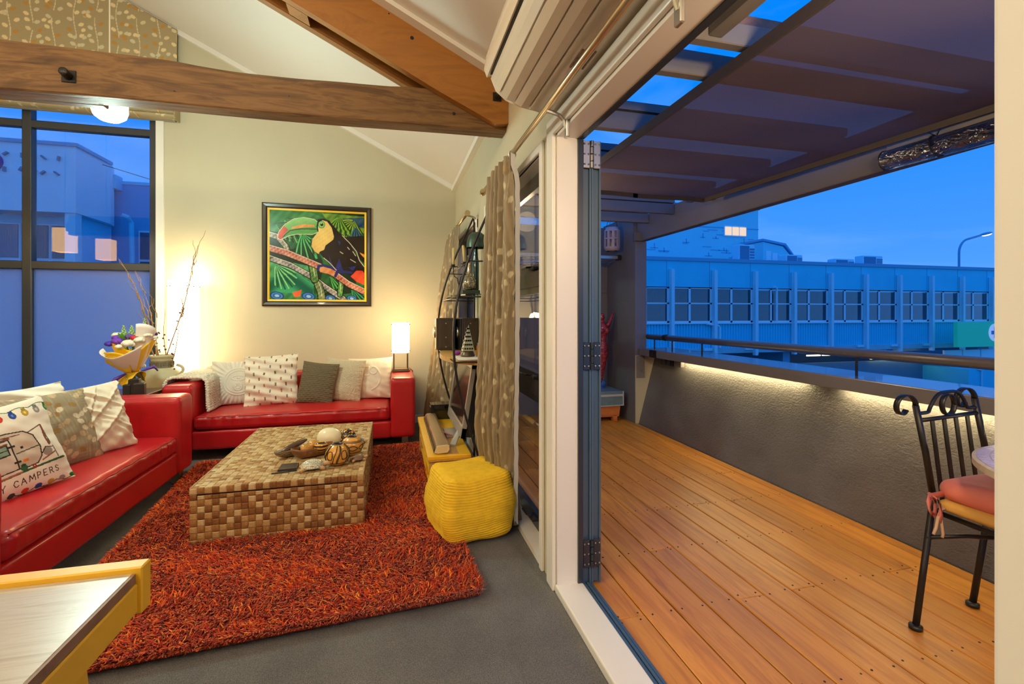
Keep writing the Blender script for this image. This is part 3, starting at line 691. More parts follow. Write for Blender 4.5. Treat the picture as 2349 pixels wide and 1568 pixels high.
# ---------------------------------------------------------------- roof truss
tr = thing('roof_truss', 'old timber roof truss of tie beam and doubled rafter crossing the room', 'beam', (-1, 3.1, 2.49))
def beam_mesh():
    n = 120; mb = MB(); xs_ = np.linspace(-4.6, .742, n); r = np.random.default_rng(11)
    rings = []
    for i, x in enumerate(xs_):
        zb = 2.478 + .012 * (x + 2.0) + .004 * math.sin(3.1 * x); zt = 2.738 + .006 * math.sin(2 * x + 1)
        wane = .045 * math.exp(-((x + .55) / .28) ** 2) + .02 * math.exp(-((x + .15) / .2) ** 2) + .03 * math.exp(-((x + .9) / .2) ** 2)
        y0 = 3.045 + .003 * math.sin(5 * x); y1 = 3.165
        rings.append([(x, y0 + .006, zb), (x, y0, zb + .008), (x, y0, zt - wane), (x, y0 + .008 + wane * .9, zt - .004), (x, y1, zt), (x, y1, zb)])
    v = [p for q in rings for p in q]; f = []
    for i in range(n - 1):
        for k in range(6): f.append((i * 6 + k, i * 6 + (k + 1) % 6, (i + 1) * 6 + (k + 1) % 6, (i + 1) * 6 + k))
    f += [tuple(range(6)), tuple(range((n - 1) * 6, n * 6))]
    return mb.add(v, f)
beam_mesh().build('tie_beam', M['beam'], tr)
MB().bbox((-4.6, 3.168, 2.485), (-1.60, 3.225, 2.62), .006, 1).build('packing_timber', M['beam'], tr)
for y0, y1 in ((2.985, 3.042), (3.168, 3.228)):
    pts = []
    for x in (-4.0, .742): pts.append((x, zc(x) - .012))
    pts += [(.742, 2.548), (.66, 2.535), (.30, 2.70), (-4.0, 2.70 + .498 * 4.30)]
    MB().prism(pts, 'y', y0, y1).build('rafter', M['rafter'], tr)
MB().prism([(-.62, 3.16), (-.50, 3.10), (-.50, 3.30), (-.62, 3.36)], 'y', 3.05, 3.16).build('spacer_block', M['rafter'], tr)
def bolt(x, y, z, s=1):
    b = MB().bbox((x - .034 * s, y - .006, z - .034 * s), (x + .034 * s, y, z + .034 * s), .003, 1).build('washer_plate', M['blackmetal'], tr)
    MB().tube([(x, y - .003, z), (x, y - .05, z + .006)], .022 * s, 12).ball((x, y - .05, z + .006), .022 * s, 12, 6, (1, .4, 1)).build('bolt_head', M['blackmetal'], b)
bolt(-1.695, 3.044, 2.578); bolt(.665, 2.985, 2.712, .85)
h = MB()
for x, y, z, r in ((.12, 2.984, 3.02, .012), (-.02, 2.984, 3.15, .005), (.39, 3.043, 2.60, .010), (-1.55, 3.043, 2.53, .004), (-1.55, 3.043, 2.55, .004), (-1.2, 3.043, 2.56, .004), (-.6, 3.043, 2.6, .004)):
    h.tube([(x, y, z), (x, y + .003, z)], r, 10)
h.build('bolt_holes', M['black'], tr)

# ---------------------------------------------------------------- patterned fabric: leaf sprigs
def sprigs(U, V, base, stemc, leafcs, cell=(.42, .40), scale=1.0, seed=5):
    col = np.tile(np.array(base), U.shape + (1,)); r = np.random.default_rng(seed)
    u0, u1, v0, v1 = U.min(), U.max(), V.min(), V.max(); cx, cy = cell
    def put(mask, c): col[mask] = c
    k = 0
    i = math.floor(u0 / cx) - 1
    while i * cx < u1 + cx:
        for jj in range(math.floor(v0 / cy) - 1, math.ceil(v1 / cy) + 2):
            for half in (0, 1):
                ox = i * cx + half * cx * .5; oy = jj * cy + (half * .5 + .1 * (i % 3)) * cy
                m = (np.abs(U - ox) < .3 * scale) & (np.abs(V - oy) < .35 * scale)
                if not m.any(): continue
                uu, vv = U[m], V[m]; sub = col[m]
                stem = [(ox + .012 * math.sin(5 * t + half * 2) * scale, oy + (t - .5) * .30 * scale) for t in np.linspace(0, 1, 8)]
                sub[online(uu, vv, stem, .0055 * scale)] = stemc
                for q in range(9):
                    t = q / 8; sx_, sy_ = stem[min(7, int(t * 7))]; sd = 1 if q % 2 else -1
                    lx = sx_ + sd * r.uniform(.018, .045) * scale; ly = sy_ + r.uniform(0, .02) * scale
                    c = leafcs[int(r.integers(len(leafcs)))]
                    sub[inell(uu, vv, lx, ly, .018 * scale, .0125 * scale, sd * .6)] = c
                for q in range(5):
                    lx = ox + r.uniform(.05, .13) * scale * (1 if half else -1); ly = oy + r.uniform(-.14, .1) * scale
                    sub[inell(uu, vv, lx, ly, .015 * scale, .012 * scale, .7)] = leafcs[int(r.integers(len(leafcs)))]
                col[m] = sub
        i += 1
    return col
M['fabric'] = vcmat('leaf_print_fabric', .75, .3, 420)
# roman blind over the tall window
bl = thing('roman_blind', 'taupe roman blind with cream leaf print above the tall window', 'blind', (-3.4, 5.55, 3.29))
nu, nv = 520, 280; Uu = np.linspace(-4.85, -2.175, nu)
P = np.zeros((nv, nu, 3))
for j in range(nv):
    t = j / (nv - 1); z = 3.44 + (4.95 - 3.44) * t
    P[j, :, 0] = Uu; P[j, :, 2] = np.minimum(z, np.array([zc(x) for x in Uu]) - .02); P[j, :, 1] = 5.585 + .006 * np.sin(Uu * 3) + .004 * math.sin(9 * z)
UU, VV = np.meshgrid(Uu, np.linspace(3.44, 4.95, nv))
mb = MB().grid(P); o = mb.build('blind_panel', M['fabric'], bl, True)
bc = S(168, 152, 118); leafs = [S(226, 206, 160), S(205, 196, 170), S(186, 140, 70), S(214, 200, 160)]
setcol(o, sprigs(UU, VV, bc, S(214, 200, 165), leafs, (.36, .50), 1.4).reshape(-1, 3))
MB().box((-4.85, 5.60, 3.3), (-2.20, 5.64, 4.2)).build('blind_lining', mat('blind_lining', (.35, .31, .24), .8), bl)
for k in range(4):
    z0 = 3.30 + .042 * k; nz = 9; Q = np.zeros((nz, nu, 3)); xx = np.linspace(-4.85, -2.17 - .012 * (k % 2), nu)
    for j in range(nz):
        a = -PI / 2 + PI * j / (nz - 1)
        Q[j, :, 0] = xx; Q[j, :, 1] = 5.585 - (.045 + .012 * (3 - k)) * math.cos(a) - .003 * np.sin(xx * 17 + k); Q[j, :, 2] = z0 + .026 + .026 * math.sin(a) + .003 * np.sin(xx * 5 + k)
    o = MB().grid(Q).build('fold', M['fabric'], bl, True)
    A, B = np.meshgrid(xx, np.linspace(0, .12, nz)); setcol(o, sprigs(A, B + .17 * k, bc, S(214, 200, 165), leafs).reshape(-1, 3))
MB().box((-2.182, 5.52, 3.30), (-2.168, 5.64, 3.46)).build('fold_end', mat('fold_end_fabric', bc, .8), bl)

# ---------------------------------------------------------------- pendant globe on its white cord
gl = thing('pendant_light', 'glowing white ribbed glass globe pendant hanging behind the beam', 'pendant light', (-1.815, 3.66, 2.572))
M['globe'] = emitmat('globe_glow', (.80, 1.0, .93), 7.5)
gc = (-1.815, 3.66, 2.572)
g_ = MB(); prof = [(.012, 0), (.055, .004), (.085, .028), (.097, .07), (.095, .12), (.075, .165), (.05, .18)]
n = 48; v = []; f = []
for r, z in prof:
    for k in range(n): rr = r * (1 + .02 * math.cos(12 * 2 * PI * k / n)); v.append((gc[0] + rr * math.cos(2 * PI * k / n), gc[1] + rr * math.sin(2 * PI * k / n), gc[2] + z))
for i in range(len(prof) - 1):
    for k in range(n): f.append((i * n + k, i * n + (k + 1) % n, (i + 1) * n + (k + 1) % n, (i + 1) * n + k))
f.append(tuple(range(n))[::-1])
g_.add(v, f).build('globe', M['globe'], gl, True)
MB().lathe([(.052, .178), (.052, .21), (.03, .225), (.012, .24)], gc, 24).build('lamp_holder', M['blackmetal'], gl, True)
MB().tube([(gc[0], gc[1], 2.80), (gc[0], gc[1], zc(gc[0]) - .01)], .0045, 8).build('cord', mat('white_flex', (.8, .78, .72), .5), gl)
MB().lathe([(.05, 0), (.05, -.03), (.01, -.05)], (gc[0], gc[1], zc(gc[0])), 20).build('ceiling_rose', M['trim'], gl)
light('globe_glow_light', 'POINT', (gc[0], gc[1] + .0, gc[2] - .08), 85, (.74, 1, .86), .09)

# fabric pendants over the dining end (they are mirrored in the tall window)
M['shade'] = mat('linen_lamp_shade', (.75, .55, .28), .8, bump=.3, bscale=120, emis=(1, .56, .12), estr=9)
for i, (x, y, lab) in enumerate(((-4.72, 3.02, 'square linen pendant shade nearest the tall window'), (-4.74, 1.95, 'square linen pendant shade farther from the tall window'))):
    q = thing('pendant_light', lab, 'pendant light', (x, y, 2.20), 'linen pendants over the dining end')
    s = MB(); a, b = .095, .10
    for (sx_, sy_) in ((1, 0), (-1, 0), (0, 1), (0, -1)):
        if sx_: s.box((x + sx_ * b - .004, y - b, 2.20), (x + sx_ * b + .004, y + b, 2.55))
        else: s.box((x - b, y + sy_ * b - .004, 2.20), (x + b, y + sy_ * b + .004, 2.55))
    s.build('shade', M['shade'], q)
    MB().ball((x, y, 2.36), .04, 12, 8).build('bulb', emitmat('warm_bulb', (1, .8, .5), 14), q, True)
    MB().tube([(x, y, 2.40), (x, y, zc(x) - .01)], .005, 8).build('cord', M['black'], q)
    light('pendant_shade_light', 'POINT', (x, y, 2.30), 16, (1, .74, .42), .05)

# ---------------------------------------------------------------- air conditioner
M['acw'] = mat('ivory_gloss_plastic', (.72, .66, .55), .22, coat=.3)
M['acm'] = mat('satin_plastic', (.62, .57, .48), .3)
ac = thing('air_conditioner', 'cream wall mounted air conditioner above the open doors', 'air conditioner', (.6, 1.45, 2.23))
Y0, Y1 = .86, 2.07
body = [(XW - .002, 2.228), (.66, 2.232), (.565, 2.245), (.50, 2.268), (.455, 2.305), (.432, 2.36), (.46, 2.37), (.52, 2.52), (.60, 2.76), (XW - .002, 2.80)]
MB().prism(body, 'y', Y0, Y1).build('body', M['acw'], ac, auto=30)
fp = [(.415, 2.365), (.402, 2.40), (.412, 2.46), (.45, 2.58), (.505, 2.70), (.575, 2.79), (.60, 2.775), (.535, 2.68), (.475, 2.56), (.44, 2.45), (.435, 2.375)]
MB().prism(fp, 'y', Y0 - .006, Y1 + .006).build('front_panel', M['acw'], ac, auto=40)
def vane(a, b, t=.007):
    a, b = Vector(a), Vector(b); d = (b - a).normalized(); nrm = Vector((-d.y, d.x)); 
    if nrm.y > 0: nrm = -nrm
    mid = (a + b) / 2 + nrm * .006
    pts = [a, mid + nrm * 0, b, b + nrm * t, mid + nrm * t, a + nrm * t]
    return MB().prism([(p.x, p.y) for p in pts], 'y', Y0 + .05, Y1 - .035)
vane((.442, 2.345), (.470, 2.288)).build('louvre', M['acm'], ac)
vane((.474, 2.284), (.532, 2.254)).build('louvre', M['acw'], ac)
vane((.536, 2.252), (.60, 2.238)).build('louvre', M['acm'], ac)
MB().box((.425, Y0 + .04, 2.362), (.444, Y1 - .03, 2.367)).build('intake_slot', M['black'], ac)
MB().prism([(.606, 2.226), (.70, 2.222), (.70, 2.230), (.606, 2.236)], 'y', Y0 + .05, Y1 - .03).build('lower_cover', M['acw'], ac)
gr = MB()
for i in range(5):
    for k in range(14): gr.box((.645 + .012 * i, 1.52 + .009 * k, 2.2185), (.651 + .012 * i, 1.5255 + .009 * k, 2.2235))
gr.build('sensor_grille', M['oakedge'], ac)['kind'] = 'stuff'

# ---------------------------------------------------------------- curtain rods
def rod(name, lab, y0, y1, brk, fin):
    q = thing(name, lab, 'curtain rod', (.643, (y0 + y1) / 2, 2.165))
    MB().tube([(.643, y0, 2.18), (.643, y1, 2.18)], .0135, 16).build('rod', M['brass'], q, True)
    for yb in brk:
        MB().tube([(.643, yb, 2.168), (.67, yb, 2.163), (.70, yb, 2.155), (.72, yb, 2.135), (.733, yb, 2.10)], .009, 8).bbox((.728, yb - .016, 2.06), (XW, yb + .016, 2.14), .003, 1).build('bracket', M['steel'], q)
    for yf in fin: MB().tube([(.643, yf - .012, 2.18), (.643, yf + .012, 2.18)], .024, 20).build('finial', M['brass'], q)
M['brass'] = mat('brushed_brass_steel', (.62, .50, .32), .3, 1)
rod('curtain_rod', 'long brushed metal curtain rod running beneath the air conditioner', .3, 3.35, (1.085, 1.905), (3.36,))
rod('curtain_rod', 'short curtain rod over the far window with round end cap', 4.09, 5.42, (4.12, 5.40), (4.09,))

# ---------------------------------------------------------------- curtains
cb = S(150, 133, 105); cleaf = [S(196, 182, 148), S(178, 166, 138), S(206, 194, 162), S(166, 142, 100)]
M['curtain'] = vcmat('crinkled_leaf_curtain', .55, .35, 160, .35)
def curtain(name, lab, xyf, z0f, ztop, nfold, nu, nv, amp, seed):
    """xyf(t, s) -> centre line (x, y) at fold parameter t (0..1) and height s (0 bottom..1 top)"""
    q = thing(name, lab, 'curtain', (*xyf(.5, 0), z0f(.5)))
    P = np.zeros((nv, nu, 3)); A = np.zeros((nv, nu)); B = np.zeros((nv, nu)); r = np.random.default_rng(seed); ph = r.uniform(0, 6, 4)
    for j in range(nv):
        s = j / (nv - 1)
        for i in range(nu):
            t = i / (nu - 1); x, y = xyf(t, s); x2, y2 = xyf(min(1, t + .01), s); x1, y1 = xyf(max(0, t - .01), s)
            tx, ty = x2 - x1, y2 - y1; l = math.hypot(tx, ty) + 1e-9; nx_, ny_ = -ty / l, tx / l
            a = 2 * PI * nfold * (t + .035 * math.sin(3 * t * PI + ph[0]) + .012 * math.sin(4 * s + ph[1]))
            am = amp * (.5 + .5 * (1 - s) ** .5) * (.8 + .25 * math.sin(5 * t + ph[2])) * (1 - .55 * t ** 3)
            d = am * (math.sin(a) + .28 * math.sin(2 * a + ph[3] + 2 * s))
            d += .0022 * math.sin(95 * t + 14 * math.sin(9 * s)) + .0016 * math.sin(140 * s + 30 * t)
            if s > .955: d = d * .55 + amp * .25 * math.sin(2 * a)
            P[j, i] = (x + nx_ * d, y + ny_ * d, z0f(t) + (ztop - z0f(t)) * s); A[j, i] = t * 1.25; B[j, i] = s * 2.15
    o = MB().grid(P).build('drape', M['curtain'], q, True)
    c = sprigs(A, B, cb, S(178, 164, 132), cleaf, (.56, .66), 1.35, seed)
    st_ = .9 + .12 * np.sin(A * 90 + 4 * np.sin(B * 7)); c = c * st_[..., None]
    setcol(o, c.reshape(-1, 3))
    w_ = o.modifiers.new('thickness', 'SOLIDIFY'); w_.thickness = .004
    return q, P
def near_xy(t, s):
    fl = (1 - s) ** .8
    ya, yb = 3.03 - .04 * fl, 2.47 + .20 * fl
    low = max(0, 1 - s / .26)
    xa, xb = .625 - .130 * fl + .105 * low, .635 + .055 * fl
    return xa + (xb - xa) * t ** .8 + .045 * low * math.sin(PI * t), ya + (yb - ya) * t
q, P = curtain('curtain', 'near taupe leaf print curtain behind the yellow pouf', near_xy, lambda t: .02 + .02 * t, 2.175, 5.5, 240, 240, .070, 3)
lin = np.zeros((40, 6, 3))
for j in range(40):
    s = j / 39; b = P[int(s * (P.shape[0] - 1)), -1]
    for i in range(6): lin[j, i] = (b[0] + .005 * i + .002, b[1] - .004 - .002 * i + .008 * (1 - s) * i * .2, max(b[2], .06 + .01 * math.sin(i)))
MB().grid(lin).build('lining_edge', mat('curtain_lining', (.62, .62, .64), .8), q, True)
rg = MB()
for k in range(7):
    y = 2.50 + .083 * k; rg.tube([(.643 + .021 * math.cos(a), y, 2.175 + .021 * math.sin(a)) for a in np.linspace(0, 2 * PI, 17)[:-1]], .0028, 6, closed=True)
rg.build('rings', M['steel'], q)
def far_xy(t, s):
    fl = (1 - s) ** .9
    ya, yb = 5.36 - .02 * fl, 4.62 + .0 * fl
    xa, xb = .632 - .285 * fl, .632 - .055 * fl
    return xa + (xb - xa) * t, ya + (yb - ya) * t
curtain('curtain', 'far taupe leaf print curtain in the corner behind the shelf stand', far_xy, lambda t: .02, 2.175, 5, 150, 160, .045, 9)
# ---------------------------------------------------------------- red leather sofas
def crease(front_axis, sign, amp=.006, seed=1):
    """vertical pulls along the front edge of a leather seat cushion"""
    def d(P, nn):
        o = np.zeros_like(P); al = P[..., 1 - front_axis]
        f = np.clip(nn[..., front_axis] * sign, 0, 1)
        w = np.sin(al * 52 + 3 * np.sin(al * 9 + seed)) * .5 + np.sin(al * 83 + seed) * .35 + np.sin(al * 23) * .3
        zf = np.clip(1 - np.abs(P[..., 2] - .03) / .07, 0, 1)
        o[..., front_axis] = sign * f * w * amp * (.3 + zf)
        o[..., 2] = .004 * vnoise(P, 5, seed) + np.clip(nn[..., 2], 0, 1) * .5 * amp * w * np.clip(f * 3, 0, 1)
        return o
    return d
def dome(h, hx, hy):
    return lambda P: h * (1 - np.clip(np.abs(P[..., 0]) / hx, 0, 1) ** 2.5) * (1 - np.clip(np.abs(P[..., 1]) / hy, 0, 1) ** 2.5)
def sofa(label, x0, y0, L_, D_, facing):
    """facing 'x': long side along y, front at +x ; facing '-y': long side along x, front at -y"""
    H = .672; A = .235; foot = .095
    def box(name, a, b, r, parent, n=16, disp=None):
        # a, b in sofa space (l along length, d depth from the front, z)
        if facing == '-y': p = (x0 + a[0], y0 + a[1], a[2]); q = (x0 + b[0], y0 + b[1], b[2])
        else: p = (x0 - b[1], y0 + a[0], a[2]); q = (x0 - a[1], y0 + b[0], b[2])
        c = [(p[i] + q[i]) / 2 for i in range(3)]; sz = [abs(q[i] - p[i]) for i in range(3)]
        return softbox(c, sz, r, n, disp).build(name, M['leather'], parent, True, weld=True)
    cx, cy = (x0 + L_ / 2, y0 + D_ / 2) if facing == '-y' else (x0 - D_ / 2, y0 + L_ / 2)
    s = thing('sofa', label, 'sofa', (cx, cy, 0), 'red leather sofas')
    def soft(P, nn): return nn * (.004 * vnoise(P, 6, 3))[..., None]
    box('arm', (0, 0, foot), (A, D_ - .02, H), .035, s, 18, soft)
    box('arm', (L_ - A, 0, foot), (L_, D_ - .02, H), .035, s, 18, soft)
    box('back', (A - .01, D_ - .25, foot), (L_ - A + .01, D_, H + .005), .05, s, 16, soft)
    box('base', (A - .01, .012, foot), (L_ - A + .01, D_ - .2, .262), .022, s, 14, soft)
    fa, sg = (1, -1) if facing == '-y' else (0, 1)
    cr_ = crease(fa, sg, .0095, 2 if facing == 'x' else 5)
    hx, hy = ((L_ - 2 * A) / 2, .35) if facing == '-y' else (.35, (L_ - 2 * A) / 2)
    dm = dome(.022, hx, hy)
    def disp(P, nn):
        o = cr_(P, nn); o[..., 2] += np.clip(nn[..., 2], 0, 1) * dm(P); return o
    seat = box('seat_cushion', (A + .004, .004, .268), (L_ - A - .004, D_ - .22, .392), .04, s, 70, disp)
    zt = .388; e = .010
    if facing == '-y': pts = [(x0 + A + .03 + (L_ - 2 * A - .06) * t, y0 + e - .001, zt - .006 + .003 * math.sin(60 * t)) for t in np.linspace(0, 1, 60)]
    else: pts = [(x0 - e + .001, y0 + A + .03 + (L_ - 2 * A - .06) * t, zt - .006 + .003 * math.sin(60 * t)) for t in np.linspace(0, 1, 60)]
    MB().tube(pts, .0035, 6).build('piping', M['stitch'], seat, True)
    for l in (.10, L_ - .10):
        for d in (.07, D_ - .10):
            px, py = (x0 + l, y0 + d) if facing == '-y' else (x0 - d, y0 + l)
            MB().bbox((px - .03, py - .03, 0), (px + .03, py + .03, foot + .01), .004, 1).build('leg', M['steel'], s)
    # seams along the arm edges
    sm = MB()
    for l in (.02, L_ - .02, A - .02, L_ - A + .02):
        q = [(l, .03, H - .004), (l, D_ - .1, H - .004)]
        sm.tube([((x0 + a, y0 + b, c) if facing == '-y' else (x0 - b, y0 + a, c)) for a, b, c in q], .002, 5)
    sm.build('arm_seam', M['stitch'], s)
    return s
sofa('red leather sofa along the back wall under the bird picture', -1.925, 4.62, 2.145, .93, '-y')
sofa('red leather sofa at the left before the tall window', -1.53, 2.125, 2.085, .92, 'x')

# ---------------------------------------------------------------- cushions
M['cush'] = vcmat('cushion_cloth', .85, .25, 500, .2)
def cushion(label, w, h, t, loc, yaw, lean, roll, colf, dispf=None, n=70, group=None, pipe=None, wr=.006, seed=1):
    """pillow: front face looks along -y before rotation; loc = middle of the bottom edge"""
    q = thing('cushion', label, 'cushion', loc, group)
    U, V = np.meshgrid(np.linspace(-1, 1, n), np.linspace(-1, 1, n))
    prof = (np.clip(1 - np.abs(U) ** 2.4, 0, 1) * np.clip(1 - np.abs(V) ** 2.4, 0, 1)) ** .55
    pin = 1 - .055 * (1 - V ** 2)  # sides draw in between the corners
    pinv = 1 - .05 * (1 - U ** 2)
    X = U * pin * w / 2; Z = V * pinv * h / 2 + h / 2
    Rm = (Matrix.Rotation(yaw, 3, 'Z') @ Matrix.Rotation(-lean, 3, 'X') @ Matrix.Rotation(roll, 3, 'Y'))
    Ra = np.array(Rm); obs = []
    for sgn in (-1, 1):
        Y = sgn * (prof * t / 2)
        q3 = np.stack([U, V, U * 0 + sgn], -1)
        edge = np.clip((np.abs(U) ** 4 + np.abs(V) ** 4), 0, 1)
        Y = Y + sgn * wr * (vnoise(q3, 4, seed) * (1 - edge) + 0.35 * edge * np.sin(28 * (np.where(np.abs(U) > np.abs(V), V, U)) + seed) * (prof > .02) * .7)
        if dispf is not None and sgn < 0: Y = Y - dispf(U, V) * (prof > .03)
        P = np.stack([X, Y, Z], -1) @ Ra.T + np.array(loc)
        o = MB().grid(P if sgn > 0 else P[:, ::-1]).build('front_cover' if sgn < 0 else 'back_cover', M['cush'], q, True)
        Ue, Ve = (U, V) if sgn > 0 else (U[:, ::-1], V[:, ::-1])
        c = colf(Ue, Ve, sgn); setcol(o, c.reshape(-1, 3))
    if pipe:
        k = np.linspace(-1, 1, 30); ring = [(u, -1) for u in k] + [(1, v) for v in k[1:]] + [(u, 1) for u in k[::-1][1:]] + [(-1, v) for v in k[::-1][1:-1]]
        pts = [tuple(np.array([u * (1 - .055 * (1 - v * v)) * w / 2, 0, v * (1 - .05 * (1 - u * u)) * h / 2 + h / 2]) @ Ra.T + np.array(loc)) for u, v in ring]
        MB().tube(pts, .004, 6, closed=True).build('piping', pipe, q, True)
    return q
def flat(c, var=.03, seed=0):
    def f(U, V, s):
        o = np.tile(np.array(c), U.shape + (1,)); return o * (1 + var * vnoise(np.stack([U, V], -1), 9, seed))[..., None]
    return f
cream = S(226, 216, 198); linen = S(206, 196, 172)
# on the back sofa, left to right
def emb(U, V):
    r = np.hypot((U - .15) * 1.0, (V + .0)); a = np.arctan2(V, U - .15)
    d = .006 * np.exp(-((r - .62) / .03) ** 2) + .005 * np.exp(-((r - .52) / .03) ** 2) + .007 * (r > .66) * np.cos(a * 34) * np.clip((r - .66) * 4, 0, 1)
    rr = np.hypot(U - .15, V + .24); d += .005 * np.exp(-((rr - .17) / .02) ** 2) + .005 * np.exp(-((rr - .10) / .02) ** 2) + .004 * (rr < .1) * np.cos(6 * np.arctan2(V + .24, U - .15))
    e = np.abs((U - .15) ** 2 / .08 + (V - .16) ** 2 / .012 - 1); d += .006 * np.exp(-(e / .2) ** 2)
    d += .006 * (np.hypot(U - .15, V - .16) < .05)
    return d
cushion('white cushion with embossed round eye motif at the throw end of the back sofa', .44, .44, .15, (-1.49, 5.09, .398), R(6), R(16), 0, flat(S(214, 208, 196)), emb, 110, 'cushions on the back sofa', seed=2)
def dashcol(U, V, s):
    o = flat(cream, .03, 4)(U, V, s); r = np.random.default_rng(21)
    cs = [S(120, 82, 60), S(108, 104, 92), S(176, 124, 100), S(120, 116, 104)]
    for i in range(-3, 4):
        for j in range(-4, 5):
            x = i * .40 + (.20 if j % 2 else 0) + r.uniform(-.02, .02); y = j * .25 + r.uniform(-.03, .03)
            c = cs[int(r.integers(4))]; o[(np.abs(U - x) < .028) & (np.abs(V - y) < .065)] = c
    return o
def folds(U, V): return .013 * np.sin(9 * V + 2.6 * np.sin(2.1 * U + 1) + 1.2 * U) * (1 - .4 * np.abs(U)) + .007 * np.sin(19 * V + 5 * U)
cushion('large cream cushion with brown and grey dashes on the back sofa', .49, .50, .16, (-1.135, 4.97, .398), R(2), R(15), R(-3), dashcol, folds, 120, 'cushions on the back sofa', wr=.008, seed=4)
def ribcol(U, V, s):
    o = flat(S(108, 97, 76), .05, 8)(U, V, s); o[np.abs(np.sin(V * 34)) < .16] *= .82; return o
cushion('dark taupe pleated cushion in the middle of the back sofa', .36, .42, .13, (-.755, 4.95, .398), R(-10), R(17), R(6), ribcol, lambda U, V: .004 * np.abs(np.sin(V * 34)) + .002 * np.sin(U * 26) * np.sign(np.sin(V * 34)), 120, 'cushions on the back sofa', seed=6)
def quilt(U, V):
    a = vnoise(np.stack([U, V], -1), 8, 31); return .006 * np.abs(np.sin(a * 9))
cushion('pale beige quilted cushion behind the taupe one on the back sofa', .40, .44, .14, (-.515, 5.03, .398), R(-9), R(16), R(5), flat(S(196, 184, 158), .03), quilt, 110, 'cushions on the back sofa', seed=7)
def emb2(U, V):
    d = np.zeros_like(U)
    for cx, cy, r in ((.20, .32, .18),): d += .007 * np.exp(-((np.hypot(U - cx, V - cy) - r) / .025) ** 2)
    d += .007 * ((np.abs(np.maximum(np.abs(U + .12) / .1, np.abs(V - .30) / .22) - 1) < .12))
    d += .006 * np.exp(-((np.hypot(U + .1, V + .05) - .62) / .03) ** 2) * (U > .1) + .008 * np.sin(14 * (V + .6 * U)) * np.clip(-V - .2, 0, 1)
    return d
cushion('cream cushion with raised ring motif against the right arm of the back sofa', .46, .44, .15, (-.225, 5.10, .398), R(-7), R(17), R(-2), flat(S(222, 212, 194)), emb2, 110, 'cushions on the back sofa', seed=8)
for x, z in ((-.945, .862),): pass

# on the left sofa
lw = S(228, 222, 208)
cushion('white cushion mostly hidden at the back of the left sofa', .46, .48, .14, (-2.02, 3.38, .390), R(80), R(10), 0, flat(lw, .02), folds, 60, 'cushions on the left sofa', seed=12)
def leafcol(U, V, s):
    o = sprigs(U * .24, V * .24, S(150, 136, 112), S(168, 152, 128), [S(196, 172, 138), S(186, 162, 126), S(150, 118, 72), S(208, 192, 166)], (.30, .30), 1.25, 6)
    k = 1 + .07 * np.sign(np.sin(U * 70 + 3 * np.sin(V * 3))) * (vnoise(np.stack([U, V], -1), 5, 3) > 0) + .07 * np.sign(np.sin(V * 80)) * (vnoise(np.stack([U, V], -1), 5, 4) > .1)
    return o * k[..., None]
cushion('taupe cushion with pale leaf print behind the caravan cushion', .56, .46, .16, (-1.84, 3.23, .395), R(74), R(19), R(1), leafcol, None, 120, 'cushions on the left sofa', seed=13)
def twist(U, V):
    d = np.zeros_like(U)
    for a, b in ((.8, .1), (-.75, .15), (.8, -.45), (-.7, .75), (1.6, .5)):
        q = V - a * U - b; d += .010 * np.exp(-(q / .05) ** 2) - .008 * np.exp(-((q + .1) / .06) ** 2)
    return d + .006 * np.sin(10 * (V - .8 * U)) + .004 * np.sin(17 * (V + U))
cushion('cream cushion of crossed twisted folds against the far arm of the left sofa', .46, .46, .17, (-1.79, 3.52, .395), R(62), R(20), R(-3), flat(S(222, 210, 190), .04), twist, 120, 'cushions on the left sofa', wr=.010, seed=14)
GL = {  # strokes in a 0..1 box
 'H': [[(0, 0), (0, 1)], [(.7, 0), (.7, 1)], [(0, .5), (.7, .5)]], 'A': [[(0, 0), (.4, 1), (.8, 0)], [(.15, .36), (.65, .36)]],
 'P': [[(.05, 0), (.05, 1), (.5, .97), (.62, .75), (.5, .5), (.05, .46)]], 'Y': [[(0, 1), (.38, .5), (.76, 1)], [(.38, .5), (.38, 0)]],
 'C': [[(.72, .8), (.5, 1), (.2, .92), (.02, .5), (.2, .08), (.5, 0), (.72, .2)]], 'M': [[(0, 0), (.1, 1), (.45, .25), (.8, 1), (.9, 0)]],
 'E': [[(.6, 0), (.05, 0), (.05, 1), (.6, 1)], [(.05, .52), (.45, .52)]], 'R': [[(.05, 0), (.05, 1), (.5, .97), (.62, .75), (.5, .52), (.05, .5)], [(.3, .5), (.68, 0)]],
 'S': [[(.58, .82), (.35, 1), (.08, .85), (.12, .6), (.5, .42), (.58, .18), (.3, 0), (.02, .16)]]}
